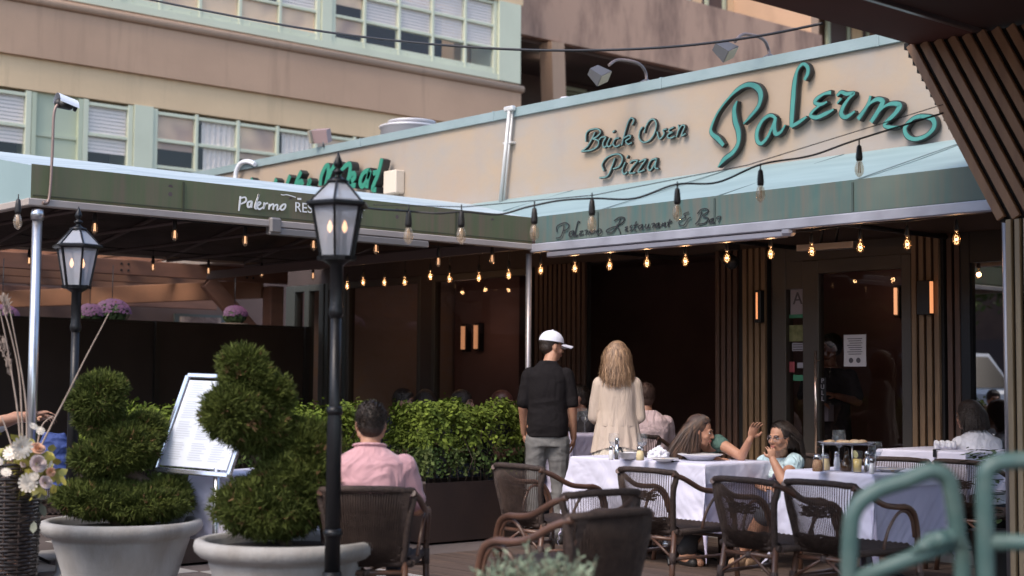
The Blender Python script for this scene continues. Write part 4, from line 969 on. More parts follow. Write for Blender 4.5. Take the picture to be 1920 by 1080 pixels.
# ------------------------------------------------------------------ fence, pergola and things beyond
fx = -15.05
fn_ = thing('fence', 'tall dark brown board fence under the far side of the olive awning', 'fence', (fx, 6, 0))
MB().box2((fx-.04, -2, .02), (fx, 10.1, 1.95)).build('panel', mat('dark_fence', (.034, .024, .022), .7, col2=(.045, .031, .028), sc=2), fn_)
for k in range(7): MB().box2((fx+.001, -1.9+k*1.98, 0), (fx+.05, -1.84+k*1.98, 1.97)).build('post', m_blackp, fn_)
MB().box2((fx-.05, -2, 1.951), (fx+.01, 10.1, 1.975)).build('top_rail', m_blackp, fn_)
pg = thing('pergola', 'brown timber pergola with bolted beams and diagonal braces beyond the dark fence', 'pergola', (-20, 8, 0))
m_tim = mat('brown_timber', (.20, .085, .048), .7, col2=(.155, .066, .038), sc=2, stretch=(1, 1, 4), bump=.1)
m_tim2 = mat('orange_timber', (.25, .115, .06), .7, col2=(.19, .09, .048), sc=2, bump=.1)
def beam(a, b_, w, h, nm='beam', m=None): return MB().beam(a, b_, w, h, bev=.008).build(nm, m or m_tim, pg)
beam((-18, -1, 2.80), (-18, 12.0, 2.80), .10, .20); beam((-24, -1, 2.75), (-24, 14, 2.75), .10, .26)
for y in (11.42, 5.0): MB().box2((-18.11, y-.11, 0), (-17.89, y+.11, 2.66), .01).build('post', m_tim, pg)
MB().box2((-24.11, 8.9, 0), (-23.89, 9.12, 2.66), .01).build('post', m_tim2, pg)
beam((-18, 10.35, 2.68), (-18, 11.36, 1.75), .10, .22, 'brace'); beam((-18, 5.9, 2.68), (-18, 5.1, 1.9), .10, .22, 'brace')
for k in range(18): beam((-25, -.6+k*.75, 3.06), (-17.4, -.6+k*.75, 3.06), .06, .20, 'rafter', m_tim2 if k % 2 else m_tim)
for x in (-19.5, -21, -22.5): beam((x, -1, 2.93), (x, 13, 2.93), .08, .22, 'beam', m_tim2)
beam((-24, 8.9, 2.55), (-18.1, 11.3, 2.62), .08, .26, 'beam', m_tim2)
bo = MB()
for y in [1.5+1.9*k for k in range(6)]:
    for dz in (-.07, .07):
        for dy in (-.05, .05): bo.lathe([(.016, 0), (.016, .012)], (-17.95, y+dy, 2.8+dz*.6), 8, axis=(1, 0, 0))
bo.build('bolts', m_black, pg)
# pale neighbour facade behind the pergola
nb = thing('storefront_building', 'dim neighbouring shop front with curtained windows behind the timber pergola', 'building', (-24.6, 10, 0))
MB().box2((-24.75, -4, 0.0), (-24.5, 21, 4.15)).build('wall', mat('brown_pink_wall', (.13, .08, .065), .9, col2=(.09, .055, .045), sc=.7), nb)
for (a, b_) in ((330, 425), (438, 470)):
    y0, y1 = on('X', a, 600, -24.4).y, on('X', b_, 600, -24.4).y
    fr = MB().box2((-24.5, y0, 1.2), (-24.44, y1, 2.55)); W = fr.build('window', m_frame2, nb); MB().box2((-24.439, y0+.1, 1.25), (-24.43, y1-.1, 2.5)).build('curtain', mat('beige_curtain', (.46, .34, .27), .9, wrinkle=.4, wsc=9, col2=(.12, .08, .07), sc=1.1, ramp=(.45, .55)), W)
# ------------------------------------------------------------------ chairs and tables
m_bamb = mat('brown_bamboo', (.125, .060, .038), .4, col2=(.08, .04, .027), sc=9, bump=.15, bsc=40, coat=.25)
m_wick = mat('dark_wicker', (.062, .041, .033), .6, col2=(.040, .026, .022), sc=40, bump=.5, bsc=120, spec=.3)
m_wick2 = mat('dark_wicker_strand', (.068, .044, .035), .6, col2=(.042, .027, .022), sc=30, spec=.3)
m_bind = mat('brown_binding', (.07, .045, .038), .5, bump=.6, bsc=160)
def make_chair():
    t = thing('rattan_chair', 'x', 'chair', group='rattan terrace chairs')
    bb = lambda mb, nm, m, par=None: mb.build(nm, m, par or t, world=False)
    s = MB()
    # woven seat: ridges front to back over a thin pad
    s.sheet(lambda u, v: Vector(((-.215-.02*v+(.43+.04*v)*u), -.21+.44*v, .425+.010*abs(math.sin(u*PI*13))+.012*(2*v-1)**2)), 78, 8)
    s.obb((0, .01, .408), (.43, .43, .03), Matrix.Identity(3), .012)
    for (a, b_) in (((-.22, -.215, .415), (.22, -.215, .415)), ((-.24, .235, .415), (.24, .235, .415)), ((-.22, -.215, .415), (-.24, .235, .415)), ((.22, -.215, .415), (.24, .235, .415))): s.tube([a, b_], .019, 8)
    bb(s, 'seat', m_wick)
    # back frame: two uprights and a curved top rail, wrapped
    arc = lambda u: Vector((.232*u, -.325+.05*u*u*u*u+.02*u*u, .785-.022*u**4))
    up = lambda sg: [Vector((sg*.175, -.215, .40)), Vector((sg*.19, -.235, .52)), Vector((sg*.212, -.26, .66)), arc(sg)]
    path = up(-1)[:3]+[arc(-1+.2*k) for k in range(11)]+up(1)[:3][::-1]
    f = MB().tube(catmull(path, 4), .0185, 9); bb(f, 'back_frame', m_wick)
    w = MB(); n = 34
    for k in range(n):
        u = -1+2*(k+.5)/n; a = Vector((.165*u, -.222-.012*(1-u*u), .405)); c = arc(u*.94)-Vector((0, 0, .005))
        if k % 2 == 0: u2 = u+.03
        mid = (a+c)/2+Vector((0, -.022*(1-u*u), 0))
        w.tube([a, a.lerp(mid, .5)+Vector((0, -.008, 0)), mid, mid.lerp(c, .5)+Vector((0, -.006, 0)), c], .0036, 4)
    rr = random.Random(3)
    for k in range(26):                               # braided centre and lower weave
        z = .615+.0045*(k % 13)-.015; u0 = -.62+.5*rr.random()*.4; u1 = u0+.7+.5*rr.random()
        if k >= 13: z = .425+.006*(k-13); u0, u1 = -.98, .98
        pts = []
        for q in range(9):
            u = u0+(u1-u0)*q/8; fr_ = (z-.42)/(.365); wd = .165+(.225-.165)*fr_
            pts.append((wd*u, -.228-.085*fr_-.02*(1-u*u)*(1-abs(2*fr_-1))+.006*math.sin(q*3.1+k), z+.004*math.sin(q*2+k)))
        w.tube(pts, .004, 4)
    bb(w, 'back_weave', m_wick2)
    for sg in (-1, 1):
        a = [Vector((sg*.226, -.283, .765)), Vector((sg*.25, -.20, .735)), Vector((sg*.272, -.07, .672)), Vector((sg*.280, .04, .655)), Vector((sg*.280, .13, .650)), Vector((sg*.276, .205, .615)), Vector((sg*.268, .25, .53)), Vector((sg*.262, .262, .43))]
        ar = bb(MB().tube(catmull(a, 6), .0165, 9), 'armrest', m_bamb)
        h = [Vector((sg*.235, -.02, .425)), Vector((sg*.25, .005, .53)), Vector((sg*.265, .07, .615)), Vector((sg*.27, .14, .625)), Vector((sg*.268, .20, .575)), Vector((sg*.262, .232, .48))]
        bb(MB().tube(catmull(h, 5), .0095, 7), 'hoop', m_bamb, ar)
        bb(MB().tube([(sg*.262, .262, .44), (sg*.262, .270, .36)], .021, 9), 'binding', m_bind, ar)
        bb(MB().tube([(sg*.262, .264, .43), (sg*.272, .285, 0)], .0175, 9), 'leg', m_bamb)
        bb(MB().tube([(sg*.185, -.218, .42), (sg*.212, -.285, 0)], .0175, 9), 'leg', m_bamb)
    b_ = MB().tube([(-.18, -.225, .37), (.18, -.225, .37)], .013, 8)
    for sg in (-1, 1):
        b_.tube([(0, -.226, .375), (sg*.198, -.246, .255)], .009, 7); b_.tube([(sg*.198, -.246, .255), (sg*.265, .268, .255)], .011, 7); b_.tube([(0, -.226, .375), (sg*.12, .02, .40)], .008, 6)
    b_.tube([(-.26, .268, .36), (.26, .268, .36)], .012, 8); bb(b_, 'stretcher', m_bamb)
    for pr_ in [((sg*.196, -.243, .29), (sg*.199, -.25, .225)) for sg in (-1, 1)]+[((sg*.27, .27, .29), (sg*.27, .274, .23)) for sg in (-1, 1)]+[((0, -.226, .385), (0, -.226, .35))]: bb(MB().tube(pr_, .021, 8), 'binding', m_bind)
    return t
chair0 = make_chair(); first = [True]
def put_chair(p, face, label, z=0):
    c = chair0 if first[0] else copy_tree(chair0); first[0] = False
    c.location = (p[0], p[1], z); c.rotation_euler = (0, 0, yaw_to(face)); c['label'] = label; return c
PYD, NXD = Vector((0, 1, 0)), Vector((-1, 0, 0))
put_chair((-7.10, 6.62), Vector((.02, 1, 0)), 'rattan chair by the dark hedge box, at the left end of the long white table')
put_chair((-6.33, 6.98), Vector((-.02, 1, 0)), 'rattan chair at the front of the long white table, its curved arm before the cloth')
put_chair(gp(1455, 8.45), Vector((.05, 1, 0)), 'rattan chair in the middle whose whole woven back shows, left of two touching chairs')
put_chair((gp(1590, 8.25)), Vector((.0, 1, 0)), 'rattan chair partly behind the teal handrail, drawn up to the pizza table')
put_chair(gp(1068, 7.45), Vector((-1, .12, 0)), 'rattan chair turned sideways, rear one of the two near chairs at bottom centre')
put_chair(gp(1062, 6.3), Vector((-1, .02, 0)), 'rattan chair turned sideways, nearest of all, behind the grey green shrub')
put_chair(gp(700, 7.6), FW, 'rattan chair under the man in the pink shirt')
put_chair(gp(1700, 11.0), Vector((-.3, 1, 0)), 'dark rattan chair behind the pizza table, its back just above the handrail', z=0)
put_chair(gp(1845, 10.6), Vector((.1, 1, 0)), 'dark rattan chair at the right beside the slatted pillar')
put_chair(gp(1215, 12.6), Vector((-.3, 1, 0)), 'dark chair under the seated man in the pale shirt inside the open bay', z=.1)
put_chair(gp(1290, 11.3), RT, 'dark chair under the long haired woman leaning over the table')
put_chair(gp(1468, 10.95), -RT*.6-FW*.8, 'dark chair under the girl with glasses')
put_chair(gp(105, 9.9), -FW+RT*.4, 'dark chair with a blue jacket at the far left behind the dried flowers')
for c_ in [o for o in C.objects if o.get('label') in ('rattan chair under the man in the pink shirt', 'rattan chair turned sideways, nearest of all, behind the grey green shrub')]:
    MB().sheet(lambda u, v: Vector(((2*u-1)*(.165+.05*v), -.212-.09*v-.012*(1-(2*u-1)**2), .41+.355*v)), 16, 8).build('back_lining', m_wick, c_, world=False)
structure(MB().box2((-10.4, 9.75, .001), (-2.6, 10.19, .10)), 'entrance_step', m_slab)

m_cloth = mat('white_tablecloth', (.60, .585, .71), .85, wrinkle=.35, wsc=3.5, sheen=.2)
m_cloth2 = mat('lilac_white_undercloth', (.53, .495, .65), .85, wrinkle=.35, wsc=3)
def cloth(cx, cy, a, b_, z, ox, oy, rz=0, seed=0, flare=.05, wav=.018, n=(110, 110), lo=(1, 1, 1, 1)):
    """ox/oy overhang; lo scales it on -x, +x, -y, +y"""
    rr = random.Random(seed); ph = [rr.random()*6 for _ in range(4)]
    def fn(u, v):
        ux, vy = 2*u-1, 2*v-1
        o1 = ox*(lo[0] if ux < 0 else lo[1]); o2 = oy*(lo[2] if vy < 0 else lo[3])
        x, y = ux*(a+o1), vy*(b_+o2)
        dx, dy = max(0, abs(x)-a), max(0, abs(y)-b_); sx, sy = math.copysign(1, x), math.copysign(1, y)
        d = math.hypot(dx, dy); px_, py_ = min(abs(x), a), min(abs(y), b_)
        if d < 1e-6: return Vector((x, y, z+.002*math.sin(x*5+ph[0])*math.sin(y*6)))
        e = min(d, .012); hang = d-e
        nx, ny = dx/d, dy/d; per = x*7+y*7
        fl = e+flare*hang+wav*hang*1.8*math.sin(per*1.7+ph[1])+wav*.8*hang*math.sin(per*3.9+ph[2])
        if dx > 0 and dy > 0: nx, ny = (nx*.5+.5*.707), (ny*.5+.5*.707); fl += hang*.16*min(nx, ny)*1.4
        fl += min(1, hang*6)*(.014 if flare > .02 else .003)*noise.noise(Vector((x*9+seed*3, y*9, hang*5)))+.010*hang*math.sin(per*11+ph[3])
        return Vector((sx*(px_+nx*fl), sy*(py_+ny*fl), z-hang-(.5*e)+.004*min(1, hang*5)*noise.noise(Vector((x*6, y*6, seed)))))
    mb = MB().sheet(fn, *n); M_ = Matrix.Translation((cx, cy, 0)) @ Matrix.Rotation(rz, 4, 'Z'); mb.v = [tuple(M_ @ Vector(p)) for p in mb.v]
    return mb
m_chrome = mat('brushed_chrome', (.6, .6, .62), .25, metal=1)
def table(cx, cy, a, b_, z, label, base=0):
    t = thing('dining_table', label, 'table', (cx, cy, base), group='white clothed dining tables')
    MB().box2((cx-a, cy-b_, z-.03), (cx+a, cy+b_, z-.004), .008).build('tabletop', m_dark, t)
    MB().lathe([(.06, .12), (.042, .14), (.042, z-base-.05), (.12, z-base-.031)], (cx, cy, base), 20).build('pedestal', m_chrome, t)
    for k in range(4):
        an = PI/4+k*PI/2; d = Vector((math.cos(an), math.sin(an), 0)); c = Vector((cx, cy, base))
        MB().tube([c+Vector((0, 0, .12)), c+d*.2+Vector((0, 0, .09)), c+d*.36+Vector((0, 0, .018))], [.03, .022, .016], 8, flat=.6).build('leg', m_black, t)
    return t
AX, AY, BX_, BY_ = -7.54, 8.235, -5.785, 8.22
table(AX, AY, .655, .342, .75, 'long table in the middle where the woman and the girl sit')
solo(cloth(AX, AY, .650, .337, .753, .50, .46, seed=3, flare=.015, wav=.006), 'tablecloth', m_cloth2, 'longer lilac white cloth hanging under the top cloth of the long middle table', 'tablecloth', group='white tablecloths')
solo(cloth(AX, AY, .664, .351, .760, .46, .44, seed=5, lo=(1, .32, 1, .6)), 'tablecloth', m_cloth, 'bright top cloth on the long middle table, with plates and a napkin on it', 'tablecloth', group='white tablecloths')
table(BX_, BY_, .325, .38, .75, 'table right of the girl carrying the pizza stand')
solo(cloth(BX_, BY_, .320, .375, .753, .50, .50, seed=8, flare=.015, wav=.006), 'tablecloth', m_cloth2, 'longer lilac white cloth hanging under the top cloth of the pizza table', 'tablecloth', group='white tablecloths')
solo(cloth(BX_, BY_, .334, .389, .760, .48, .47, seed=9, lo=(1, .2, 1, .6)), 'tablecloth', m_cloth, 'bright top cloth on the table that carries the pizza stand', 'tablecloth', group='white tablecloths')
pc = gp(1790, 11.15)
table(pc.x, pc.y-.1, .36, .36, .84, 'far right table with a rolled napkin in front of the slatted pier', base=.0)
solo(cloth(pc.x, pc.y-.1, .362, .362, .843, .3, .3, seed=11), 'tablecloth', m_cloth, 'white cloth with a rolled napkin on the far right table', 'tablecloth', group='white tablecloths')
pd_ = gp(1075, 13.2)
table(pd_.x, pd_.y, .36, .36, .87, 'table inside the open bay between the capped man and the blonde woman', base=.02)
solo(cloth(pd_.x, pd_.y, .362, .362, .873, .5, .5, seed=12), 'tablecloth', m_cloth2, 'dim cloth on the table behind the capped man, carrying upturned wine glasses', 'tablecloth', group='white tablecloths')
pe = gp(520, 9.2)
table(pe.x, pe.y, .36, .36, .75, 'table in front of the man in pink, mostly hidden by the clipped shrub')
solo(cloth(pe.x, pe.y, .362, .362, .753, .4, .4, rz=.4, seed=13), 'tablecloth', m_cloth, 'white cloth peeping out between the menu stand and the clipped shrub', 'tablecloth', group='white tablecloths')
pf = gp(10, 10.6)
table(pf.x, pf.y, .36, .36, .80, 'table at the far left edge behind the dried flowers')
solo(cloth(pf.x, pf.y, .362, .362, .803, .35, .35, seed=14), 'tablecloth', m_cloth2, 'bluish white cloth at the far left edge behind the dried flowers', 'tablecloth', group='white tablecloths')

# ------------------------------------------------------------------ tableware
m_china = mat('white_china', (.72, .70, .72), .2, coat=.3)
m_nap = mat('white_napkin', (.74, .73, .78), .9, wrinkle=.8, wsc=14)
ZT_ = .763
def onT(px, py, z=ZT_): return on('Z', px, py, z)
def tw(px, X_=None, Y_=None, z=ZT_, dep=None):
    p = at(px, 850, dep); return Vector((p.x, p.y, z))
def goblet(p, label, h=.17, r=.038, group='wine glasses', water=False, flip=False):
    t = thing('wine_glass', label, 'glass', tuple(p), group=group)
    prof = [(r*.9, 0), (r*.85, .003), (.006, .008), (.004, .02), (.004, h*.42), (.012, h*.45), (r*.75, h*.55), (r*1.05, h*.72), (r*.92, h)]
    if flip: prof = [(a, h-z) for a, z in prof][::-1]
    MB().lathe(prof, p, 20, caps=False).build('bowl', m_clear, t)
    if water: MB().lathe([(.001, h*.47), (r*.7, h*.555), (r*.93, h*.65), (.001, h*.651)], p, 20).build('water', glass('water', (.85, .88, .92), 1, .01, 1.33, opac=.1, body=(.6, .65, .7)), t)
    return t
def shaker(p, label, m, h=.085, r=.022, cap=m_chrome, nm='shaker', cat='shaker'):
    t = thing(nm, label, cat, tuple(p), group='shakers on the tables')
    MB().lathe([(r*.9, 0), (r, .005), (r*1.02, h*.35), (r*.72, h*.72)], p, 16).build('body', m, t)
    MB().lathe([(r*.78, h*.72), (r*.8, h*.95), (r*.6, h), (0, h*1.02)], p, 16).build('lid', cap, t); return t
def plate(p, r, label, food=None, deep=.02, cat='plate'):
    t = thing('plate', label, cat, tuple(p), group='plates on the tables')
    MB().lathe([(r*.5, 0), (r*.55, .004), (r*.7, deep*.6), (r, deep), (r*.98, deep+.004), (r*.66, deep*.6), (r*.5, .008), (0, .008)], p, 32).build('dish', m_china, t)
    if food:
        f = MB(); rr = random.Random(int(r*1e4))
        for k in range(7): f.ell(p+Vector((rr.uniform(-.5, .5)*r, rr.uniform(-.5, .5)*r, deep*.7)), (.016, .02, .008), n=8, m=5)
        f.build('food_scraps', food, t)
    return t
m_food = mat('food_scraps', (.35, .17, .08), .6, col2=(.55, .38, .16), sc=30)
g1 = tw(1151, dep=11.05); goblet(g1, 'wine glass at the left end of the long middle table', h=.18, r=.04, water=True)
shaker(tw(1157, dep=10.75), 'slim steel pepper mill in front of the left wine glass on the long table', m_chrome, h=.155, r=.02, nm='pepper_mill', cat='pepper mill')
shaker(tw(1146, dep=10.7), 'white salt shaker beside the steel pepper mill on the long table', m_china, h=.10, r=.018)
goblet(tw(1204, dep=11.05), 'wine glass behind the bowl and the cheese shaker on the long table', h=.18, r=.04, water=True)
m_chs = mat('grated_cheese', (.62, .50, .30), .7)
shaker(tw(1200, dep=10.65), 'grated cheese shaker in front of the second wine glass on the long table', m_chs, h=.10, r=.028)
bw = tw(1178, dep=10.85); t = thing('bowl', 'white oval bowl with a spoon between the two wine glasses on the long table', 'bowl', tuple(bw), group='plates on the tables')
MB().lathe([(.05, 0), (.055, .004), (.085, .045), (.09, .05), (.08, .046), (.05, .008), (0, .007)], bw, 28).build('dish', m_china, t)
MB().limb([(bw+Vector((-.06, .0, .05)), .007), (bw+Vector((-.09, .01, .075)), .01)]).build('spoon', m_black, t)
def napkin(p, r, label, seed=1):
    def fn(u, v):
        th, ph = u*2*PI, v*PI/2; q = Vector((math.cos(th)*math.cos(ph), math.sin(th)*math.cos(ph), math.sin(ph)))
        k = 1+.55*noise.noise(q*2.3+Vector((seed, 0, 0)))+.3*abs(noise.noise(q*5+Vector((0, seed, 0))))
        return p+Vector((q.x*r*k*1.2, q.y*r*k*.9, max(0, q.z*r*k*.95)))
    mb = MB().sheet(fn, 48, 20); return solo(mb, 'napkin', m_nap, label, 'napkin', group='crumpled napkins')
napkin(tw(1233, dep=10.9), .07, 'crumpled white napkin on the long table left of the large plate', 2)
plate(tw(1245, dep=10.55), .105, 'small plate with scraps beside the crumpled napkin', m_food)
plate(tw(1313, dep=10.75), .165, 'wide white pasta plate in front of the leaning woman', m_food, deep=.042)
cl_ = onT(1263, 871); 
def clip(p, label):
    t = MB().box2((p.x-.012, p.y-.002-.03, p.z-.05), (p.x+.012, p.y-.024, p.z+.004)); t.box2((p.x-.012, p.y-.03, p.z), (p.x+.012, p.y+.03, p.z+.006)); solo(t, 'cloth_clip', m_black, label, 'clip', group='tablecloth clips')
clip(Vector((on('Y', 1263, 875, 7.895).x, 7.91, .762)), 'small black clip on the front edge of the long middle table')
# pizza stand on the right hand table
m_pep = mat('pepper_flakes', (.22, .09, .06), .7, col2=(.45, .30, .16), sc=160)
shaker(tw(1533, dep=9.45), 'glass shaker of red pepper flakes at the left of the pizza stand', m_pep, h=.105, r=.034)
shaker(tw(1546, dep=9.6), 'glass shaker of cheese just behind the red pepper flakes', m_chs, h=.105, r=.034)
shaker(tw(1569, dep=9.7), 'salt shaker under the pizza stand', m_china, h=.115, r=.02)
b_ = tw(1587, dep=9.5); t = thing('oil_bottle', 'dark oil bottle under the pizza tray', 'bottle', tuple(b_))
MB().lathe([(.035, 0), (.042, .01), (.04, .05), (.018, .075), (.012, .12), (.015, .13)], b_, 18).build('body', mat('dark_oil', (.07, .035, .015), .15, coat=.5), t); MB().lathe([(.011, .13), (.011, .15)], b_, 12).build('stopper', m_black, t)
st = thing('pizza_stand', 'wire pizza stand holding a round tray of leftover pizza', 'pizza stand', (BX_-.02, BY_-.1, ZT_))
tc_ = at(1587, 832, 9.5); mt_ = mat('steel_wire', (.5, .5, .52), .3, metal=.9)
MB().lathe([(.155, 0), (.18, .008), (.182, .012), (.155, .006), (0, .006)], tc_, 36).build('tray', mat('pewter_tray', (.45, .45, .50), .3, metal=.7), st)
w_ = MB()
for a in (-.165, .0, .165):
    q = tc_+RT*a-FW*(.16-abs(a)*.5); w_.tube([tc_+RT*a*.8-Vector((0, 0, .006)), q-Vector((0, 0, .006)), Vector((q.x, q.y, ZT_+.004))], .005, 6)
w_.tube([tc_-RT*.165-Vector((0, 0, .006)), tc_+RT*.165-Vector((0, 0, .006))], .005, 6)
w_.build('wire_legs', mt_, st)
pz = MB(); rr = random.Random(5)
for k in range(16):
    a = rr.uniform(0, 6.28); q = tc_+Vector((math.cos(a), math.sin(a), 0))*rr.uniform(.02, .13)+Vector((0, 0, .012)); pz.ell(q, (.035, .03, .010+.004*rr.random()), n=10, m=6)
pz.build('pizza_pieces', mat('pizza', (.45, .24, .12), .6, col2=(.62, .48, .30), sc=25), st)
goblet(tc_+Vector((0, 0, .0))+FW*.22+Vector((0, 0, -.12)), 'wine glass standing behind the pizza tray, its rim above it', h=.20, r=.042)
jp = tw(1607, dep=9.35); t = thing('lemonade_glass', 'tumbler of pale yellow lemonade with a lemon slice', 'drink', tuple(jp))
MB().lathe([(.028, 0), (.034, .135)], jp, 22, caps=False).build('tumbler', m_clear, t)
MB().lathe([(.001, .004), (.026, .004), (.030, .085), (.001, .086)], jp, 22).build('lemonade', mat('lemonade', (.72, .50, .13), .2, col2=(.75, .60, .30), sc=8), t)
MB().lathe([(.024, -.002), (.024, .002)], jp+Vector((0, -.02, .115)), 18, axis=(.2, 1, .3)).build('lemon_slice', mat('lemon', (.72, .66, .32), .5), t)
goblet(tw(1641, dep=9.45), 'large wine glass with a little water at the right of the lemonade', h=.19, r=.044, water=True)
bp = tw(1626, dep=9.3); shaker(bp, 'tall steel pepper mill right of the lemonade', m_chrome, h=.135, r=.02, nm='pepper_mill', cat='pepper mill')
shaker(tw(1634, dep=9.2), 'white salt shaker right of the steel mill by the lemonade', m_china, h=.095, r=.016)
plate(tw(1668, dep=9.45), .10, 'small plate with a spoon at the right end of the pizza table', m_food)
def roll(p, L_, label):
    d = RT; pts = [p+d*(L_*k/10-L_/2)+Vector((0, 0, .035)) for k in range(11)]
    solo(MB().tube(pts, [.03+.006*math.sin(k*2.2) for k in range(11)], 14), 'rolled_napkin', m_nap, label, 'napkin')
roll(tw(1772, dep=10.95, z=.845), .15, 'rolled white napkin on the far right table')
clip(Vector((on('Y', 1755, 855, pc.y-.47).x, pc.y-.46, .85)), 'small black clip on the front edge of the far right table')
for px, d_, l in ((1078, 13.0, 'left'), (1096, 13.1, 'right')): goblet(tw(px, dep=d_, z=.875), f'{l} one of two tall wine glasses on the dim table behind the capped man', h=.22, r=.042)

# ------------------------------------------------------------------ menu stand, handrail
BLc, BRc, TLc = at(291, 880, 8.85), at(429, 892, 8.55), at(353, 704, 9.0)
TRc = TLc+(BRc-BLc); nrm = (BRc-BLc).cross(TLc-BLc).normalized()
if nrm.dot(EYE-BLc) < 0: nrm = -nrm
ms = thing('menu_stand', 'chrome framed white menu board tilted on a post between the two potted shrubs', 'menu board', (((BLc+BRc)/2).x, ((BLc+BRc)/2).y, 0))
ux, uy = (BRc-BLc), (TLc-BLc); 
mp_ = lambda u, v, h=0: BLc+ux*u+uy*v+nrm*h
fr = MB()
for a, b_ in (((0, 0), (1, 0)), ((1, 0), (1, 1)), ((1, 1), (0, 1)), ((0, 1), (0, 0))): fr.beam(mp_(*a), mp_(*b_), .03, .025, up=nrm, bev=.005)
FRM = fr.build('frame', mat('menu_chrome', (.7, .7, .74), .2, metal=.85), ms)
pgm = MB().add([mp_(.05, .05, .004), mp_(.95, .05, .004), mp_(.95, .95, .004), mp_(.05, .95, .004), mp_(.05, .05, -.015), mp_(.95, .05, -.015), mp_(.95, .95, -.015), mp_(.05, .95, -.015)], [(0, 1, 2, 3), (7, 6, 5, 4), (0, 4, 5, 1), (1, 5, 6, 2), (2, 6, 7, 3), (3, 7, 4, 0)])
PG = pgm.build('menu_sheet', mat('menu_paper', (.62, .66, .74), .45, coat=.3), ms)
tx = MB(); rr = random.Random(9)
for col in range(3):
    for k in range(34):
        if k % 9 == 8: continue
        v0 = .12+k*.024; u0 = .10+col*.28+.02*rr.random(); u1 = u0+.14+.07*rr.random()
        tx.quad(mp_(u0, v0, .006), mp_(u1, v0, .006), mp_(u1, v0+.008, .006), mp_(u0, v0+.008, .006))
tx.build('menu_print', mat('menu_ink', (.48, .51, .57), .8), PG)
pt = mp_(.8, .1); MB().tube([(pt.x, pt.y, pt.z-.02), (pt.x, pt.y, .02)], .019, 12).build('post', m_chrome, ms); MB().lathe([(.18, 0), (.18, .015), (.03, .03)], (pt.x, pt.y, 0), 24).build('foot', m_chrome, ms)

m_rail = mat('teal_handrail_paint', (.052, .102, .095), .5, col2=(.08, .122, .11), sc=11, detail=9, bump=.2, bsc=16, ramp=(.45, .7))
hr = thing('handrail', 'curved teal tubular handrail nearest the camera, left of the pair, with a welded middle rail', 'handrail', tuple(gp(1700, 3.5)), group='teal handrails')
A_ = [(1592, 1180, 3.5), (1594, 1010, 3.5), (1604, 955, 3.5), (1640, 922, 3.5), (1700, 900, 3.5), (1745, 883, 3.5), (1775, 896, 3.5), (1786, 935, 3.5), (1796, 1010, 3.5), (1806, 1110, 3.5)]
pts = [at(*q) for q in A_]; pts = [Vector((pts[0].x, pts[0].y, 0))]+pts+[Vector((pts[-1].x, pts[-1].y, 0))]
MB().tube(catmull(pts, 6), .0205, 16).build('hoop', m_rail, hr)
MB().tube([at(1590, 1092, 3.5), at(1700, 1050, 3.5), at(1800, 1012, 3.5)], .0195, 16).build('middle_rail', m_rail, hr)
w_ = MB().limb([(at(1716, 1034, 3.49), .012), (at(1745, 1016, 3.49), .022), (at(1780, 1008, 3.49), .022)]); w_.build('weld_gusset', m_rail, hr)
hr = thing('handrail', 'curved teal tubular handrail at the right edge before the slatted pillar', 'handrail', tuple(gp(1845, 3.4)), group='teal handrails')
A_ = [(1849, 1180, 3.4), (1847, 1000, 3.4), (1846, 910, 3.4), (1852, 880, 3.4), (1880, 866, 3.4), (1960, 862, 3.4), (2050, 860, 3.4)]
pts = [at(*q) for q in A_]; pts = [Vector((pts[0].x, pts[0].y, 0))]+pts+[Vector((pts[-1].x+.1, pts[-1].y+.05, 0))]
MB().tube(catmull(pts, 6), .0205, 16).build('hoop', m_rail, hr)
MB().tube([at(1848, 1016, 3.4), at(2050, 1020, 3.4)], .0195, 16).build('middle_rail', m_rail, hr)
# ------------------------------------------------------------------ plants
def leafmat(name, c1, c2, rnd=.4, rough=.75, sc=6):
    m = mat(name, c1, rough, col2=c2, sc=sc, rnd=rnd, ramp=(.3, .7), spec=.2)
    m.node_tree.nodes['Principled BSDF'].inputs['Subsurface Weight'].default_value = 0
    return m
m_jun = leafmat('juniper_needles', (.046, .062, .013), (.088, .105, .021))
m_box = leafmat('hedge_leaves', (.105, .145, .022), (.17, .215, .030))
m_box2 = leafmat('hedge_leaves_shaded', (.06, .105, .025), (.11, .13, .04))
m_bark = mat('bark', (.10, .07, .05), .9, bump=.4, bsc=40)
m_pot = mat('pale_grey_pot', (.35, .335, .32), .8, col2=(.21, .185, .16), sc=4.5, detail=10, bump=.25, bsc=50, stretch=(1, 1, .35), ramp=(.46, .82))
m_soil = mat('dark_soil', (.05, .035, .028), .95, bump=.8, bsc=60)
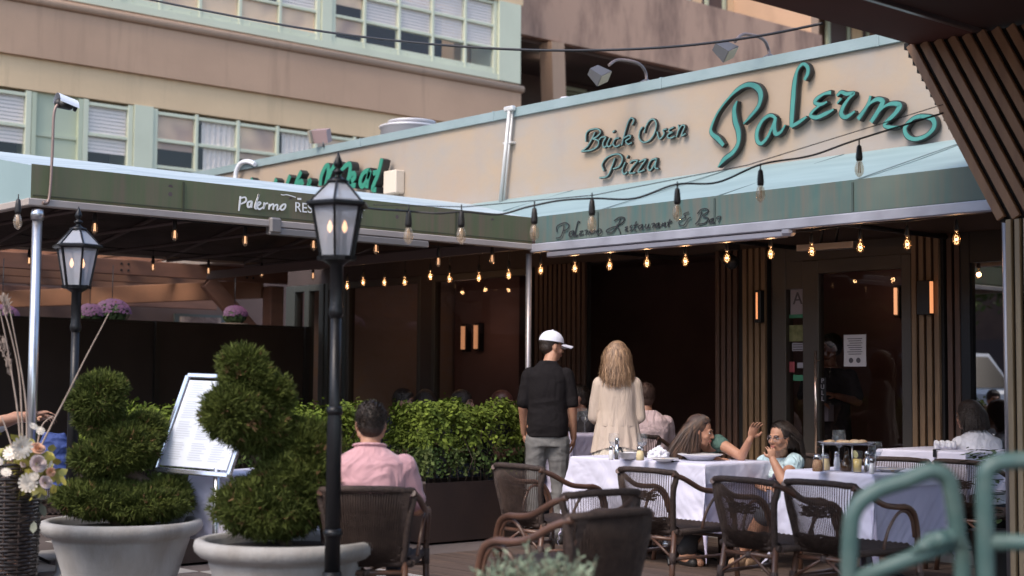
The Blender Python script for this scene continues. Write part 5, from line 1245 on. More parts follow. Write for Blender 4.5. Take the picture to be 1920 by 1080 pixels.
def tufts(lobes, n, ln=.055, wd=.0035, blades=6, seed=0, up=.25, spread=.55, core=.55):
    """needle tufts over and inside ellipsoids: lobes = (centre, (rx, ry, rz))"""
    g = np.random.default_rng(seed); V = []; 
    wts = np.array([a[1][0]*a[1][1]+a[1][1]*a[1][2]+a[1][0]*a[1][2] for a in lobes]); wts = wts/wts.sum()
    for (c, rad), w_ in zip(lobes, wts):
        m = int(n*w_); d = g.normal(size=(m, 3)); d /= np.linalg.norm(d, axis=1)[:, None]
        bumpy = 1+.10*np.sin(d[:, 0]*9+seed)*np.cos(d[:, 2]*8)+.07*np.sin(d[:, 1]*17+d[:, 2]*13)
        r = (core+(1-core)*g.random(m)**.4)*bumpy
        P = np.array(c)+d*np.array(rad)*r[:, None]
        nrm_ = d/np.array(rad); nrm_ /= np.linalg.norm(nrm_, axis=1)[:, None]
        nrm_ = nrm_+np.array([0, 0, up]); nrm_ += .35*g.normal(size=(m, 3))
        for b in range(blades):
            dd = nrm_+spread*g.normal(size=(m, 3)); dd /= np.linalg.norm(dd, axis=1)[:, None]
            L_ = ln*(.5+g.random(m))[:, None]; sdv = np.cross(dd, g.normal(size=(m, 3))); sdv /= np.linalg.norm(sdv, axis=1)[:, None]; sdv *= wd
            s0 = P+dd*L_*.1*b/blades
            V.append(np.stack([s0-sdv, s0+sdv, s0+dd*L_*.6+sdv*.9, s0+dd*L_, s0+dd*L_*.6-sdv*.9], 1))
    return np.concatenate(V)
def fast(name, V, mt, parent, world=True):
    k = V.shape[1]; n = V.shape[0]; off = wloc(parent) if (parent and world) else Vector((0, 0, 0))
    me = bpy.data.meshes.new(name); co = (V.reshape(-1, 3)-np.array(off)).astype(np.float32)
    me.vertices.add(n*k); me.vertices.foreach_set('co', co.ravel()); me.loops.add(n*k); me.loops.foreach_set('vertex_index', np.arange(n*k, dtype=np.int32))
    me.polygons.add(n); me.polygons.foreach_set('loop_start', np.arange(0, n*k, k, dtype=np.int32)); me.update(calc_edges=True)
    me.materials.append(mt); o = bpy.data.objects.new(name, me); C.objects.link(o); o.parent = parent; return o
def leaves(P, N_, size, g, asp=.55):
    m = len(P); a = g.normal(size=(m, 3)); u = np.cross(N_, a); u /= np.linalg.norm(u, axis=1)[:, None]; v = np.cross(N_, u); v /= np.linalg.norm(v, axis=1)[:, None]
    s = size*(.4+1.2*g.random(m))[:, None]; u = u*s; v = v*s*asp
    return np.stack([P-u, P-u*.3+v, P+u*.5+v*.8, P+u, P+u*.5-v*.8, P-u*.3-v], 1)

def topiary(cpx, dep, rimz, lobes_px, plabel, slabel, seed, wpx):
    c = gp(cpx, dep); R_ = wpx/F_PX*dep/2
    t = thing('planter_pot', plabel, 'planter', (c.x, c.y, 0), group='pale grey planter pots')
    h = rimz
    MB().lathe([(R_*.60, 0), (R_*.64, .02), (R_*.64, .05), (R_*.62, .06), (R_*.83, h-.13), (R_*.84, h-.115), (R_*.84, h-.10), (R_*.93, h-.085), (R_*.985, h-.06), (R_, h-.035), (R_*.985, h-.008), (R_*.94, h), (R_*.88, h-.004), (R_*.86, h-.03), (R_*.84, h-.06)], (c.x, c.y, 0), 64, caps=False).build('pot', m_pot, t)
    MB().lathe([(R_*.85, h-.055), (R_*.5, h-.04), (0, h-.035)], (c.x, c.y, 0), 32).build('soil', m_soil, t)
    s = thing('spiral_topiary', slabel, 'shrub', (c.x, c.y, h-.04), group='clipped spiral shrubs')
    lb = []; base = EYE+ray(cpx, 720)*dep
    for (px, py, rx, ry, dz) in lobes_px:
        d_ = dep+dz; p = at(px, py, d_); k = d_/F_PX; lb.append(((p.x, p.y, p.z), (rx*k, rx*k*.95, ry*k)))
    fast('foliage', tufts(lb, 20000, ln=.034, wd=.0024, seed=seed), m_jun, s)
    fast('inner_foliage', tufts([(q, tuple(e*.72 for e in r)) for q, r in lb], 4000, ln=.06, wd=.006, seed=seed+9, core=.2), m_jun, s)
    fast('dry_needles', tufts([(q, tuple(e*.97 for e in r)) for q, r in lb], 900, ln=.03, wd=.0025, seed=seed+5), mat('dry_needles', (.16, .085, .035), .8, rnd=.4), s)
    pts = [Vector((c.x, c.y, h-.05))]+[Vector(q[0]) for q in lb]
    MB().tube(catmull(pts, 5), [.03]*(5*(len(pts)-1)+1), 8).build('stem', m_bark, s)
topiary(545, 7.5, .525, [(508, 950, 108, 54, 0), (556, 915, 88, 66, .03), (574, 860, 68, 66, .10), (535, 825, 52, 40, .12), (480, 800, 66, 44, .02), (440, 775, 62, 50, -.10), (495, 742, 56, 40, .05), (463, 706, 48, 34, -.02), (455, 680, 42, 26, 0)],
        'pale grey planter pot nearest the tall lantern, cut by the bottom edge', 'clipped spiral juniper in the nearer pot, overlapping the menu board', 11, 346)
topiary(235, 8.75, .495, [(190, 935, 88, 32, -.05), (265, 942, 92, 32, .0), (310, 925, 46, 26, .08), (195, 860, 62, 30, -.05), (235, 836, 62, 42, .02), (272, 810, 38, 34, .12), (190, 790, 46, 24, .05), (180, 756, 50, 30, -.03), (192, 728, 44, 24, 0)],
        'pale grey planter pot at the left below the clipped shrub', 'clipped spiral juniper in the left pot, beside the black lantern post', 12, 297)

def hedge(x0, x1, y0, y1, zt, label, blabel, seed, n=17000):
    g = np.random.default_rng(seed)
    t = thing('planter_box', blabel, 'planter', ((x0+x1)/2, (y0+y1)/2, 0), group='dark hedge boxes')
    b_ = MB(); mt_ = mat('dark_planter', (.040, .024, .020), .45, col2=(.03, .019, .017), sc=3, bump=.05)
    b_.box2((x0, y0, 0.02), (x1, y0+.02, .5)); b_.box2((x0, y1-.02, .02), (x1, y1, .5)); b_.box2((x0, y0+.021, .02), (x0+.02, y1-.021, .499)); b_.box2((x1-.02, y0+.021, .02), (x1, y1-.021, .499)); b_.build('box', mt_, t)
    MB().box2((x0+.022, y0+.022, .40), (x1-.022, y1-.022, .44)).build('soil', m_soil, t)
    MB().box2((x0-.006, y0-.006, .493), (x1+.006, y0-.0005, .512)).build('rim', mat('planter_rim', (.16, .13, .12), .5), t)
    h = thing('hedge', label, 'hedge', ((x0+x1)/2, (y0+y1)/2, .44), group='clipped hedges in dark boxes')
    P = g.random((n, 3)); q = g.random(n)
    lo = np.array([x0-.03, y0-.03, .55]); hi = np.array([x1+.03, y1+.03, zt])
    ax = g.integers(0, 5, n); P2 = P.copy()
    dpt = g.random(n)**2*.35
    P2[:, 0] = np.where(ax == 0, dpt, np.where(ax == 1, 1-dpt, P[:, 0])); P2[:, 1] = np.where(ax == 2, dpt*.3, np.where(ax == 3, 1-dpt*.3, P[:, 1])); P2[:, 2] = np.where(ax == 4, 1-dpt*.3, P[:, 2])
    P3 = lo+P2*(hi-lo)
    wob = .05*np.sin(P3[:, 1]*9+seed)*np.sin(P3[:, 0]*11)+.035*np.sin(P3[:, 1]*23+P3[:, 2]*17)
    P3[:, 2] += wob*(P2[:, 2] > .6)+.02*g.normal(size=n); P3[:, 0] += wob*.8+.015*g.normal(size=n); P3[:, 1] += .02*g.normal(size=n)
    keep = g.random(n) < (.30+.9*P2[:, 2]**.7)
    P3 = P3[keep]; P2 = P2[keep]
    N_ = (P2-.5)*np.array([1.6, 1.0, 1.4])+np.array([0, 0, .5])+.6*g.normal(size=P3.shape); N_ /= np.linalg.norm(N_, axis=1)[:, None]
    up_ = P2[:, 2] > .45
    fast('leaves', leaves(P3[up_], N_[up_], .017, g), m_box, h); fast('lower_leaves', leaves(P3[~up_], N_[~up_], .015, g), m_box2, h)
    st = MB(); 
    for k in range(int((y1-y0)*26)):
        b0 = Vector((g.uniform(x0+.08, x1-.06), g.uniform(y0+.05, y1-.05), .43)); st.tube([b0, b0+Vector((g.normal()*.04, g.normal()*.04, .25)), b0+Vector((g.normal()*.1, g.normal()*.1, .5))], [.006, .004, .002], 4)
    st.build('stems', m_bark, h)
hedge(-9.92, -9.47, 7.47, 8.72, 1.09, 'bright green clipped hedge between the man in pink and the man in black', 'dark planter box under the bright hedge at the centre', 21)
hedge(-9.92, -9.47, 4.75, 6.9, 1.09, 'green clipped hedge behind the spiral shrubs and the lantern post', 'dark planter box mostly hidden behind the spiral shrubs', 22, n=16000)

# grey green shrub at the bottom edge
g = np.random.default_rng(4); c = at(1005, 1105, 5.0)
sh = thing('lavender_shrub', 'grey green upright shrub poking up at the bottom edge before the nearest chair', 'shrub', (c.x, c.y, 0))
MB().lathe([(.16, 0), (.2, .42), (.22, .44), (.2, .46), (.18, .44)], (c.x, c.y, 0), 28, caps=False).build('pot', m_pot, sh)
V = []; m_lav = leafmat('grey_green_leaves', (.19, .25, .17), (.28, .34, .25)); st = MB()
for k in range(150):
    a = g.uniform(0, 6.28); r = .19*math.sqrt(g.random()); b0 = np.array([c.x+r*math.cos(a)*.7, c.y+r*math.sin(a)*.7, .42]); zt = .70+.05*g.normal()*.6-r*.35+.02
    tp = np.array([c.x+r*1.15*math.cos(a), c.y+r*1.15*math.sin(a), zt]); st.tube([tuple(b0), tuple(tp)], .0022, 4)
    n_ = 26; s = np.linspace(.25, 1, n_)[:, None]; P = b0+(tp-b0)*s; d = g.normal(size=(n_, 3)); d[:, 2] = abs(d[:, 2])*.6+.5; d /= np.linalg.norm(d, axis=1)[:, None]
    sdv = np.cross(d, g.normal(size=(n_, 3))); sdv /= np.linalg.norm(sdv, axis=1)[:, None]; sdv *= .003; L_ = .028
    V.append(np.stack([P-sdv, P+sdv, P+d*L_*.6+sdv, P+d*L_, P+d*L_*.6-sdv], 1))
fast('foliage', np.concatenate(V), m_lav, sh); st.build('stems', m_bark, sh)

# wicker basket with dried flowers at left
bc = gp(18, 7.9)
bk = thing('wicker_basket', 'tall dark wicker basket at the bottom left corner', 'basket', (bc.x, bc.y, 0))
w_ = MB()
for k in range(46):
    z = .03+k*.0185; r = .15+.03*z; pts = [(bc.x+(r+.006*(1 if (q+k) % 2 else -1))*math.cos(2*PI*q/28), bc.y+(r+.006*(1 if (q+k) % 2 else -1))*math.sin(2*PI*q/28), z+.002*math.sin(q*2.1+k)) for q in range(28)]
    w_.tube(pts, .0085, 5, closed=True)
w_.build('weave', mat('dark_basket', (.018, .012, .010), .35, col2=(.04, .026, .02), sc=30, coat=.4), bk)
v_ = MB()
for k in range(14): a = 2*PI*k/14; v_.tube([(bc.x+.15*math.cos(a), bc.y+.15*math.sin(a), 0), (bc.x+.177*math.cos(a), bc.y+.177*math.sin(a), .88)], .006, 5)
v_.build('stakes', m_wick2, bk)
df = thing('dried_flowers', 'bunch of cream daisies, dusty roses and olive leaves with tall dry grass stalks', 'flowers', (bc.x, bc.y, .86))
m_pet = mat('cream_petals', (.74, .66, .56), .7, rnd=.15); m_ros = mat('dusty_rose_petals', (.48, .36, .34), .7, rnd=.2, col2=(.58, .50, .48), sc=20); m_olv = mat('olive_yellow_leaves', (.42, .36, .07), .6, col2=(.24, .23, .06), sc=12, rnd=.3); m_pch = mat('peach_petals', (.62, .36, .24), .7)
m_dry = mat('dry_grass', (.42, .33, .27), .8, col2=(.30, .23, .19), sc=10)
def daisy(p, d, r, m, n_=14):
    f = MB(); u, v = perp(d); d = Vector(d).normalized()
    for k in range(n_):
        a = 2*PI*k/n_; q = u*math.cos(a)+v*math.sin(a); s = q.cross(d)*r*.16; w0 = d*r*.15
        f.add([p+q*r*.12, p+q*r*.5+s+w0, p+q*r*.92+s*.8+w0*1.6, p+q*r+w0*1.5, p+q*r*.92-s*.8+w0*1.6, p+q*r*.5-s+w0], [(0, 1, 2, 3, 4, 5)])
        f.add([p+q*r*.08+d*.01, p+q*r*.35+s*.8+w0*2, p+q*r*.7+w0*2.6, p+q*r*.35-s*.8+w0*2], [(0, 1, 2, 3)])
    return f
def rose(p, d, r):
    f = MB(); u, v = perp(d); d = Vector(d).normalized()
    for ring, (rr_, n_, h_) in enumerate(((1, 6, .1), (.75, 5, .35), (.5, 4, .5), (.28, 3, .6))):
        for k in range(n_):
            a0 = 2*PI*k/n_+ring*.5; A = [a0+(j-2)*PI/n_*.62 for j in range(5)]
            vs = [p+(u*math.cos(a)+v*math.sin(a))*r*rr_*.35+d*r*.1 for a in A]+[p+(u*math.cos(a)+v*math.sin(a))*r*rr_*(1.0 if j in (1, 2, 3) else .9)+d*r*(h_+.1*(j in (1, 2, 3))) for j, a in enumerate(A)]
            f.add(vs, [(j, j+1, j+6, j+5) for j in range(4)], True)
    return f
tow = (EYE-Vector((bc.x, bc.y, 1))).normalized()
fl = [(40, 838, 30, 'd'), (70, 842, 22, 'p'), (30, 882, 24, 'r'), (52, 905, 26, 'd'), (88, 868, 20, 'd'), (70, 870, 26, 'r'), (10, 890, 22, 'r'), (60, 918, 24, 'd'), (85, 905, 20, 'r'), (48, 870, 20, 'd'), (20, 850, 20, 'd'), (95, 885, 14, 'p'), (15, 915, 20, 'd'), (75, 808, 12, 'd'), (62, 800, 12, 'd')]
rx_ = random.Random(12); extra_blooms = [(rx_.gauss(50, 27), rx_.gauss(880, 28), rx_.uniform(9, 17), rx_.choice('ddrp')) for _ in range(16)]
rr = random.Random(2)
for i, (px, py, r, k) in enumerate(fl+extra_blooms):
    dd = 7.6+.06*((i*7) % 5); p = at(px, py, dd); d = (tow+Vector((rr.uniform(-.5, .5), rr.uniform(-.5, .5), rr.uniform(-.1, .7)))).normalized(); rm = r*.74/F_PX*dd
    (daisy(p, d, rm, m_pet) if k == 'd' else rose(p, d, rm*.9)).build('daisy' if k == 'd' else 'rose', m_pet if k == 'd' else (m_ros if k == 'r' else m_pch), df)
g = np.random.default_rng(8); P = np.array([at(g.normal(52, 26), g.normal(880, 26), 7.72+.1*g.random()) for _ in range(170)]); N_ = np.array(tow)+.8*g.normal(size=P.shape); N_ /= np.linalg.norm(N_, axis=1)[:, None]
fast('leaves', leaves(P, N_, .03, g), m_olv, df)
P = np.array([at(g.normal(25, 22), g.normal(945, 22), 7.75+.1*g.random()) for _ in range(60)]); N_ = np.array(tow)+.8*g.normal(size=P.shape); N_ /= np.linalg.norm(N_, axis=1)[:, None]
fast('drooping_leaves', leaves(P, N_, .028, g), mat('silver_leaf', (.16, .17, .13), .7, rnd=.4), df)
for pts in ([(40, 870), (34, 780), (22, 700), (8, 620), (-4, 570)], [(44, 870), (40, 760), (34, 690), (16, 610), (6, 580)], [(50, 860), (50, 780), (44, 720), (30, 640), (14, 560)], [(62, 868), (90, 810), (125, 742), (160, 672), (190, 615), (204, 588)], [(66, 860), (78, 800), (100, 780)], [(30, 860), (10, 800), (2, 780)]):
    q = [at(x, y, 7.75) for x, y in pts]; n_ = len(q); MB().tube(catmull(q, 5), [.0058*(1-.6*i/(5*(n_-1))) for i in range(5*(n_-1)+1)], 5).build('grass_stalk', m_dry, df)
for (x0, y0, x1, y1) in ((4, 640, 20, 705), (14, 590, 6, 560)):
    V = []
    for k in range(90):
        s = g.random(); p = np.array(at(x0+(x1-x0)*s+g.normal()*3, y0+(y1-y0)*s, 7.75)); d = np.array([g.normal()*.3, g.normal()*.3, 1.]); d /= np.linalg.norm(d); sdv = np.cross(d, g.normal(size=3)); sdv = sdv/np.linalg.norm(sdv)*.002
        V.append([p-sdv, p+sdv, p+d*.03+sdv, p+d*.04, p+d*.03-sdv])
    fast('seed_head', np.array(V), m_dry, df)

# hanging flower baskets on the pergola, foliage beyond, small fern at right
m_mag = mat('magenta_petals', (.10, .030, .075), .6, rnd=.3); m_gl = leafmat('basket_leaves', (.045, .07, .03), (.08, .11, .04))
def basket(px, py, r, label, seed, X_=-17.2):
    p = on('X', px, py, X_); t = thing('flower_basket', label, 'hanging basket', tuple(p), group='flower baskets on the pergola'); g = np.random.default_rng(seed)
    MB().lathe([(.05, -.30), (.14, -.22), (.18, -.10)], p, 18).build('pot', m_bark, t); MB().tube([p, p+Vector((0, 0, 2.75-p.z))], .006, 4).build('chain', m_black, t)
    d = g.normal(size=(900, 3)); d /= np.linalg.norm(d, axis=1)[:, None]; P = np.array(p)+d*r*np.array([1, 1.2, .9])*(.4+.6*g.random((900, 1))); fast('leaves', leaves(P, d, .03, g), m_gl, t)
    d = g.normal(size=(280, 3)); d[:, 2] = abs(d[:, 2])*1.2; d[:, 0] = abs(d[:, 0]); d /= np.linalg.norm(d, axis=1)[:, None]; P = np.array(p)+d*r*1.05*np.array([1, 1.2, .9]); fast('flowers', leaves(P, np.array([.8, -.4, .3])+.3*d, .0125, g, asp=.9), m_mag, t)
basket(168, 592, .15, 'hanging basket of magenta flowers right behind the left lantern', 31); basket(210, 588, .19, 'fuller hanging basket of magenta flowers a little right of the lantern', 32); basket(440, 592, .14, 'narrow basket of lilac flowers by the diagonal brace', 33); basket(4, 596, .16, 'hanging basket of magenta flowers at the left edge', 34)
def tree(x, y, h, r, label, seed, n=5000):
    g = np.random.default_rng(seed); t = thing('tree', label, 'tree', (x, y, 0), group='leafy trees around the terrace')
    MB().tube([(x, y, 0), (x+.1, y, h*.4), (x, y+.1, h*.75)], [.16, .12, .05], 10).build('trunk', m_bark, t); L_ = MB()
    V = []
    for k in range(22):
        d = g.normal(size=3); d /= np.linalg.norm(d); c = np.array([x, y, h*.68])+d*np.array([r, r, h*.28])*.75*g.random()**.5; L_.tube([(x, y, h*.42), tuple((np.array([x, y, h*.55])+c)/2), tuple(c)], [.05, .03, .01], 5)
        q = g.normal(size=(n//22, 3)); q /= np.linalg.norm(q, axis=1)[:, None]; P = c+q*r*.38*(.3+.7*g.random((len(q), 1))); V.append(leaves(P, q+.5*g.normal(size=q.shape), .09, g))
    fast('crown', np.concatenate(V), m_box2, t); L_.build('limbs', m_bark, t)
tree(-33, 10.0, 7.5, 2.2, 'leafy tree showing in chips between the pergola rafters', 41)
pt = gp(1862, 9.9)
fe = thing('potted_plant', 'small dark leafy plant beside the slatted pillar at the right', 'plant', (pt.x, pt.y, 0)); g = np.random.default_rng(6)
MB().lathe([(.12, 0), (.16, .35), (.17, .36), (.15, .36), (.14, .33)], (pt.x, pt.y, 0), 24, caps=False).build('pot', m_blackp, fe); V = []
for k in range(16):
    a = g.uniform(0, 6.28); L_ = .30; tip = np.array([math.cos(a)*.24, math.sin(a)*.24, .42+.14*g.random()]); 
    for j in range(14):
        s = j/13; P = np.array([[pt.x, pt.y, .34]])+tip*np.array([s, s, 1-(1-s)**2])*1.0; d = np.array([[-math.sin(a), math.cos(a), .2]])*(1 if j % 2 else -1)
        q = P+d*.03; V.append(leaves(q, np.array([[math.cos(a)*.3, math.sin(a)*.3, 1.]]), .032, g, asp=.35))
fast('fronds', np.concatenate(V), m_gl, fe)
# street side behind the camera, seen in the right hand window glass
tree(-21.5, -12.5, 6.5, 2.8, 'broad leafy tree across the street, mirrored in the right window', 42, n=7000)
tree(-26, -15, 6, 2.6, 'smaller leafy tree across the street behind the broad one', 43, n=6000)
tree(-16, -14, 6.5, 2.6, 'leafy tree farther along the street to the right', 44, n=6000)

vn = thing('parked_van', 'white van parked across the street, mirrored in the right hand window', 'van', (-18.6, -8.5, 0), math.radians(8)); lw = dict(world=False)
MB().box2((-2.4, -.95, .35), (2.4, .95, 1.25), .08).add([(-2.35, -.9, 1.25), (1.5, -.9, 1.25), (1.5, .9, 1.25), (-2.35, .9, 1.25), (-2.2, -.8, 2.05), (.9, -.8, 2.05), (.9, .8, 2.05), (-2.2, .8, 2.05)], [(0, 1, 5, 4), (1, 2, 6, 5), (2, 3, 7, 6), (3, 0, 4, 7), (4, 5, 6, 7)]).build('body', m_white, vn, **lw)
for x in (-1.9, -.7, .45): MB().add([(x, .906, 1.32), (x+.95, .906, 1.32), (x+.85, .83, 1.92), (x+.05, .83, 1.92)], [(0, 1, 2, 3)]).build('window', m_black, vn, **lw)
MB().add([(1.512, -.8, 1.3), (1.512, .8, 1.3), (.96, .7, 1.98), (.96, -.7, 1.98)], [(0, 1, 2, 3)]).build('windscreen', m_black, vn, **lw)
for x in (-1.5, 1.5):
    for y in (-.88, .88): MB().lathe([(.2, -.1), (.34, -.09), (.34, .09), (.2, .1)], (x, y, .34), 20, axis=(0, 1, 0)).build('wheel', m_blackp, vn, **lw)
# ------------------------------------------------------------------ people
def skin(name, c, c2): return mat(name, c, .55, col2=c2, sc=9, sub=.05, bump=.15, bsc=90)
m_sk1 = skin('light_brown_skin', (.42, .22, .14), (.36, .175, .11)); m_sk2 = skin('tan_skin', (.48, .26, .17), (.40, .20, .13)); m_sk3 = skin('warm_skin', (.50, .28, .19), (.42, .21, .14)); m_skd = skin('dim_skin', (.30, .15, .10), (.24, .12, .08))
m_hairb = mat('black_brown_hair', (.022, .014, .011), .45, col2=(.035, .022, .016), sc=50, bump=.5, bsc=120)
m_hairl = mat('long_brown_hair', (.045, .023, .016), .6, col2=(.15, .072, .034), sc=3, stretch=(9, 9, .7), ramp=(.48, .75), rnd=.35)
m_hairy = mat('blonde_hair', (.36, .22, .125), .55, col2=(.17, .10, .06), sc=5, stretch=(9, 9, .9), rnd=.35)
m_eye = mat('eye_white', (.6, .58, .55), .2); m_iris = mat('dark_iris', (.02, .012, .01), .2); m_lip = mat('lips', (.36, .12, .10), .5); m_lipd = mat('brow_hair', (.03, .018, .014), .7)
def remesh(mb, name, m, parent, vox=.007, it=3, world=True):
    o = mb.build(name, m, parent, world=world)
    r = o.modifiers.new('r', 'REMESH'); r.mode = 'VOXEL'; r.voxel_size = vox; r.use_smooth_shade = True
    s = o.modifiers.new('s', 'SMOOTH'); s.factor = .5; s.iterations = it
    bpy.context.view_layer.update(); dg = bpy.context.evaluated_depsgraph_get()
    me = bpy.data.meshes.new_from_object(o.evaluated_get(dg)); o.modifiers.clear(); old = o.data; o.data = me; bpy.data.meshes.remove(old); me.name = name
    if not me.materials: me.materials.append(m)
    me.polygons.foreach_set('use_smooth', [True]*len(me.polygons)); return o
def fold(o, amp, fr, seed=0, direc=(1, 1, 2.5), dirs=None):
    """real cloth folds: push vertices along normals by stretched noise"""
    me = o.data; n = len(me.vertices); co = np.empty(n*3, np.float32); nr = np.empty(n*3, np.float32)
    me.vertices.foreach_get('co', co); me.vertex_normals.foreach_get('vector', nr); co = co.reshape(-1, 3); nr = nr.reshape(-1, 3)
    q = co*np.array([fr*direc[0], fr*direc[1], fr*direc[2]])+np.array([seed, seed*.7, 0])
    ns = np.array([noise.noise(Vector(a)) for a in q.tolist()]); co = co+nr*(amp*(1-3.2*np.abs(ns)))[:, None]
    me.vertices.foreach_set('co', co.astype(np.float32).ravel()); me.update()
def rotm(face, up=(0, 0, 1)):
    y = Vector(face).normalized(); x = y.cross(Vector(up)).normalized(); z = x.cross(y); return Matrix((x, y, z)).transposed()
def head(mb, c, R_, s=1.0, ears=True):
    L = lambda x, y, z: Vector(c)+R_ @ (Vector((x, y, z))*s)
    E = lambda p, r: mb.ell(L(*p), tuple(q*s for q in r), R_, 20, 14)
    E((0, -.018, .028), (.074, .094, .086)); E((0, .018, -.022), (.062, .074, .080)); E((0, .035, -.060), (.046, .050, .048)); E((0, .060, -.092), (.024, .022, .018))
    mb.limb([(L(-.052, -.005, -.055), .022*s), (L(-.03, .045, -.085), .018*s), (L(.03, .045, -.085), .018*s), (L(.052, -.005, -.055), .022*s)])
    mb.limb([(L(0, .084, .012), .009*s), (L(0, .098, -.010), .010*s), (L(0, .106, -.026), .012*s)]); mb.limb([(L(-.012, .094, -.031), .008*s), (L(.012, .094, -.031), .008*s)])
    mb.limb([(L(-.036, .074, .020), .010*s), (L(-.012, .084, .022), .009*s), (L(.012, .084, .022), .009*s), (L(.036, .074, .020), .010*s)])
    E((0, .084, -.055), (.023, .014, .007)); E((0, .082, -.067), (.019, .013, .008))
    for sg in (-1, 1):
        E((sg*.036, .060, -.030), (.024, .022, .022))
        if ears: E((sg*.075, -.008, -.008), (.010, .020, .031)); E((sg*.072, -.004, -.028), (.009, .012, .016))
def face_bits(par, c, R_, s=1.0, brow=None, lipm=None):
    L = lambda x, y, z: Vector(c)+R_ @ (Vector((x, y, z))*s)
    for sg in (-1, 1):
        ew = MB(); ir = MB(); br = MB(); ew.ell(L(sg*.031, .079, .003), (.0115*s, .006*s, .0060*s), R_, 12, 8); ir.ell(L(sg*.031, .0840, .003), (.005*s, .003*s, .0055*s), R_, 10, 6)
        br.limb([(L(sg*.046, .076, .022), .0032*s), (L(sg*.032, .087, .026), .0042*s), (L(sg*.017, .0915, .022), .004*s)], 8)
        ir.limb([(L(sg*.043, .080, .008), .0018*s), (L(sg*.031, .086, .0105), .0022*s), (L(sg*.021, .084, .006), .0018*s)], 6)
        EO = ew.build('eye', m_eye, par); ir.build('iris', m_iris, EO); br.build('eyebrow', brow or m_lipd, par)
    lp = MB(); lp.limb([(L(-.021, .087, -.060), .0035*s), (L(-.008, .0965, -.057), .0048*s), (L(.008, .0965, -.057), .0048*s), (L(.021, .087, -.060), .0035*s)], 8); lp.limb([(L(-.015, .091, -.065), .004*s), (L(0, .096, -.067), .0052*s), (L(.015, .091, -.065), .004*s)], 8); lp.build('lips', lipm or m_lip, par)
def hand(mb, w_, d, palm, s=1.0, curl=.5, thumb=1):
    """wrist point, finger direction, palm-facing direction"""
    d = Vector(d).normalized(); pn = Vector(palm); pn = (pn-d*pn.dot(d)).normalized(); sd = d.cross(pn).normalized()*thumb
    w_ = Vector(w_); c = w_+d*.045*s; rot = Matrix((sd, d, pn)).transposed()
    mb.ell(c, (.038*s, .050*s, .016*s), rot, 14, 10); mb.limb([(w_-d*.02*s, .024*s), (w_+d*.01*s, .023*s)])
    for k, (off, ln) in enumerate(((.031, .070), (.0105, .078), (-.0105, .073), (-.031, .058))):
        b0 = w_+d*.082*s+sd*off*s; p = [b0-d*.02*s, b0]; dr = (d+sd*off*5).normalized(); cu = curl*(1+.12*k)
        for seg in (.45, .32, .25):
            ang = cu*.75; dr = (dr*math.cos(ang)+pn*math.sin(ang)).normalized(); p.append(p[-1]+dr*ln*seg*s)
        mb.limb([(q, (.0080-.0007*i)*s) for i, q in enumerate(p)], 8)
    tb = w_+d*.022*s+sd*.030*s; t1 = tb+(sd*.8+d*.7+pn*.3).normalized()*.035*s; t2 = t1+(d*.9+pn*.5+sd*.1).normalized()*.030*s; mb.limb([(tb-sd*.012*s, .014*s), (t1, .0115*s), (t2, .009*s)], 8)
def strands(name, m, par, c, R_, roots, step, n_seg, wd, seed=0, vox=None):
    """hair strips; roots -> list of (dir on scalp), step(i, p, d0) gives next offset"""
    g = random.Random(seed); V = []; F = []
    mb = MB()
    for d0 in roots:
        p = Vector(c)+R_ @ Vector((d0.x*.081, -.018+d0.y*.100, .030+d0.z*.094)); pts = [p.copy()]; st = g.random()
        for i in range(n_seg): p = p+step(i/n_seg, p, d0, st); pts.append(p.copy())
        ws = []; nr = (R_ @ d0).normalized(); t0 = (pts[1]-pts[0]).normalized(); sd = t0.cross(nr)
        sd = sd.normalized() if sd.length > 1e-4 else perp(t0)[0]
        w_ = wd*(.6+.8*g.random()); vs = []
        for i, q in enumerate(pts): k = 1-(i/n_seg)**2*.8; vs += [q-sd*w_*k, q+sd*w_*k]
        mb.add(vs, [(2*i, 2*i+1, 2*i+3, 2*i+2) for i in range(n_seg)], True)
    return mb.build(name, m, par)
def scalp(n, seed, face_cut=.35, zmin=-.5, hl=.35):
    """random scalp directions that leave the face free (local frame: +y is the face)"""
    g = random.Random(seed); out = []
    while len(out) < n:
        d = Vector((g.gauss(0, 1), g.gauss(0, 1), g.gauss(0, 1))).normalized()
        if d.z < zmin or (d.y > face_cut-.2 and d.z < hl+.45*d.y) or (d.y > .0 and d.z < -.1): continue
        out.append(d)
    return out
def short_hair(par, c, R_, m, seed, s=1.0, vol=1.05, ln=.012, n=1600, cut=.5):
    L = lambda x, y, z: Vector(c)+R_ @ (Vector((x, y, z))*s)
    mb = MB(); mb.ell(L(0, -.026, .038), (.079*vol*s, .094*vol*s, .086*vol*s), R_, 20, 14); mb.ell(L(0, -.050, -.005), (.069*vol*s, .062*vol*s, .068*vol*s), R_, 18, 12); mb.ell(L(0, .035, .075), (.060*s, .045*s, .035*s), R_, 14, 10)
    o = remesh(mb, 'hair', m, par, .006, 2)
    rts = scalp(n, seed, cut, -.55, .35); g = random.Random(seed)
    f = MB()
    for d in rts:
        b0 = L(d.x*.080*vol, -.026+d.y*.096*vol, .034+d.z*.088*vol); dr = (R_ @ d+Vector((g.gauss(0, .5), g.gauss(0, .5), g.gauss(0, .4)))).normalized(); sd = perp(dr)[0]*.0022; f.add([b0-sd, b0+sd, b0+dr*ln*(.5+g.random())], [(0, 1, 2)])
    f.build('hair_tufts', m, o)
def loft_leg(mb, pts): mb.limb(pts, 14)

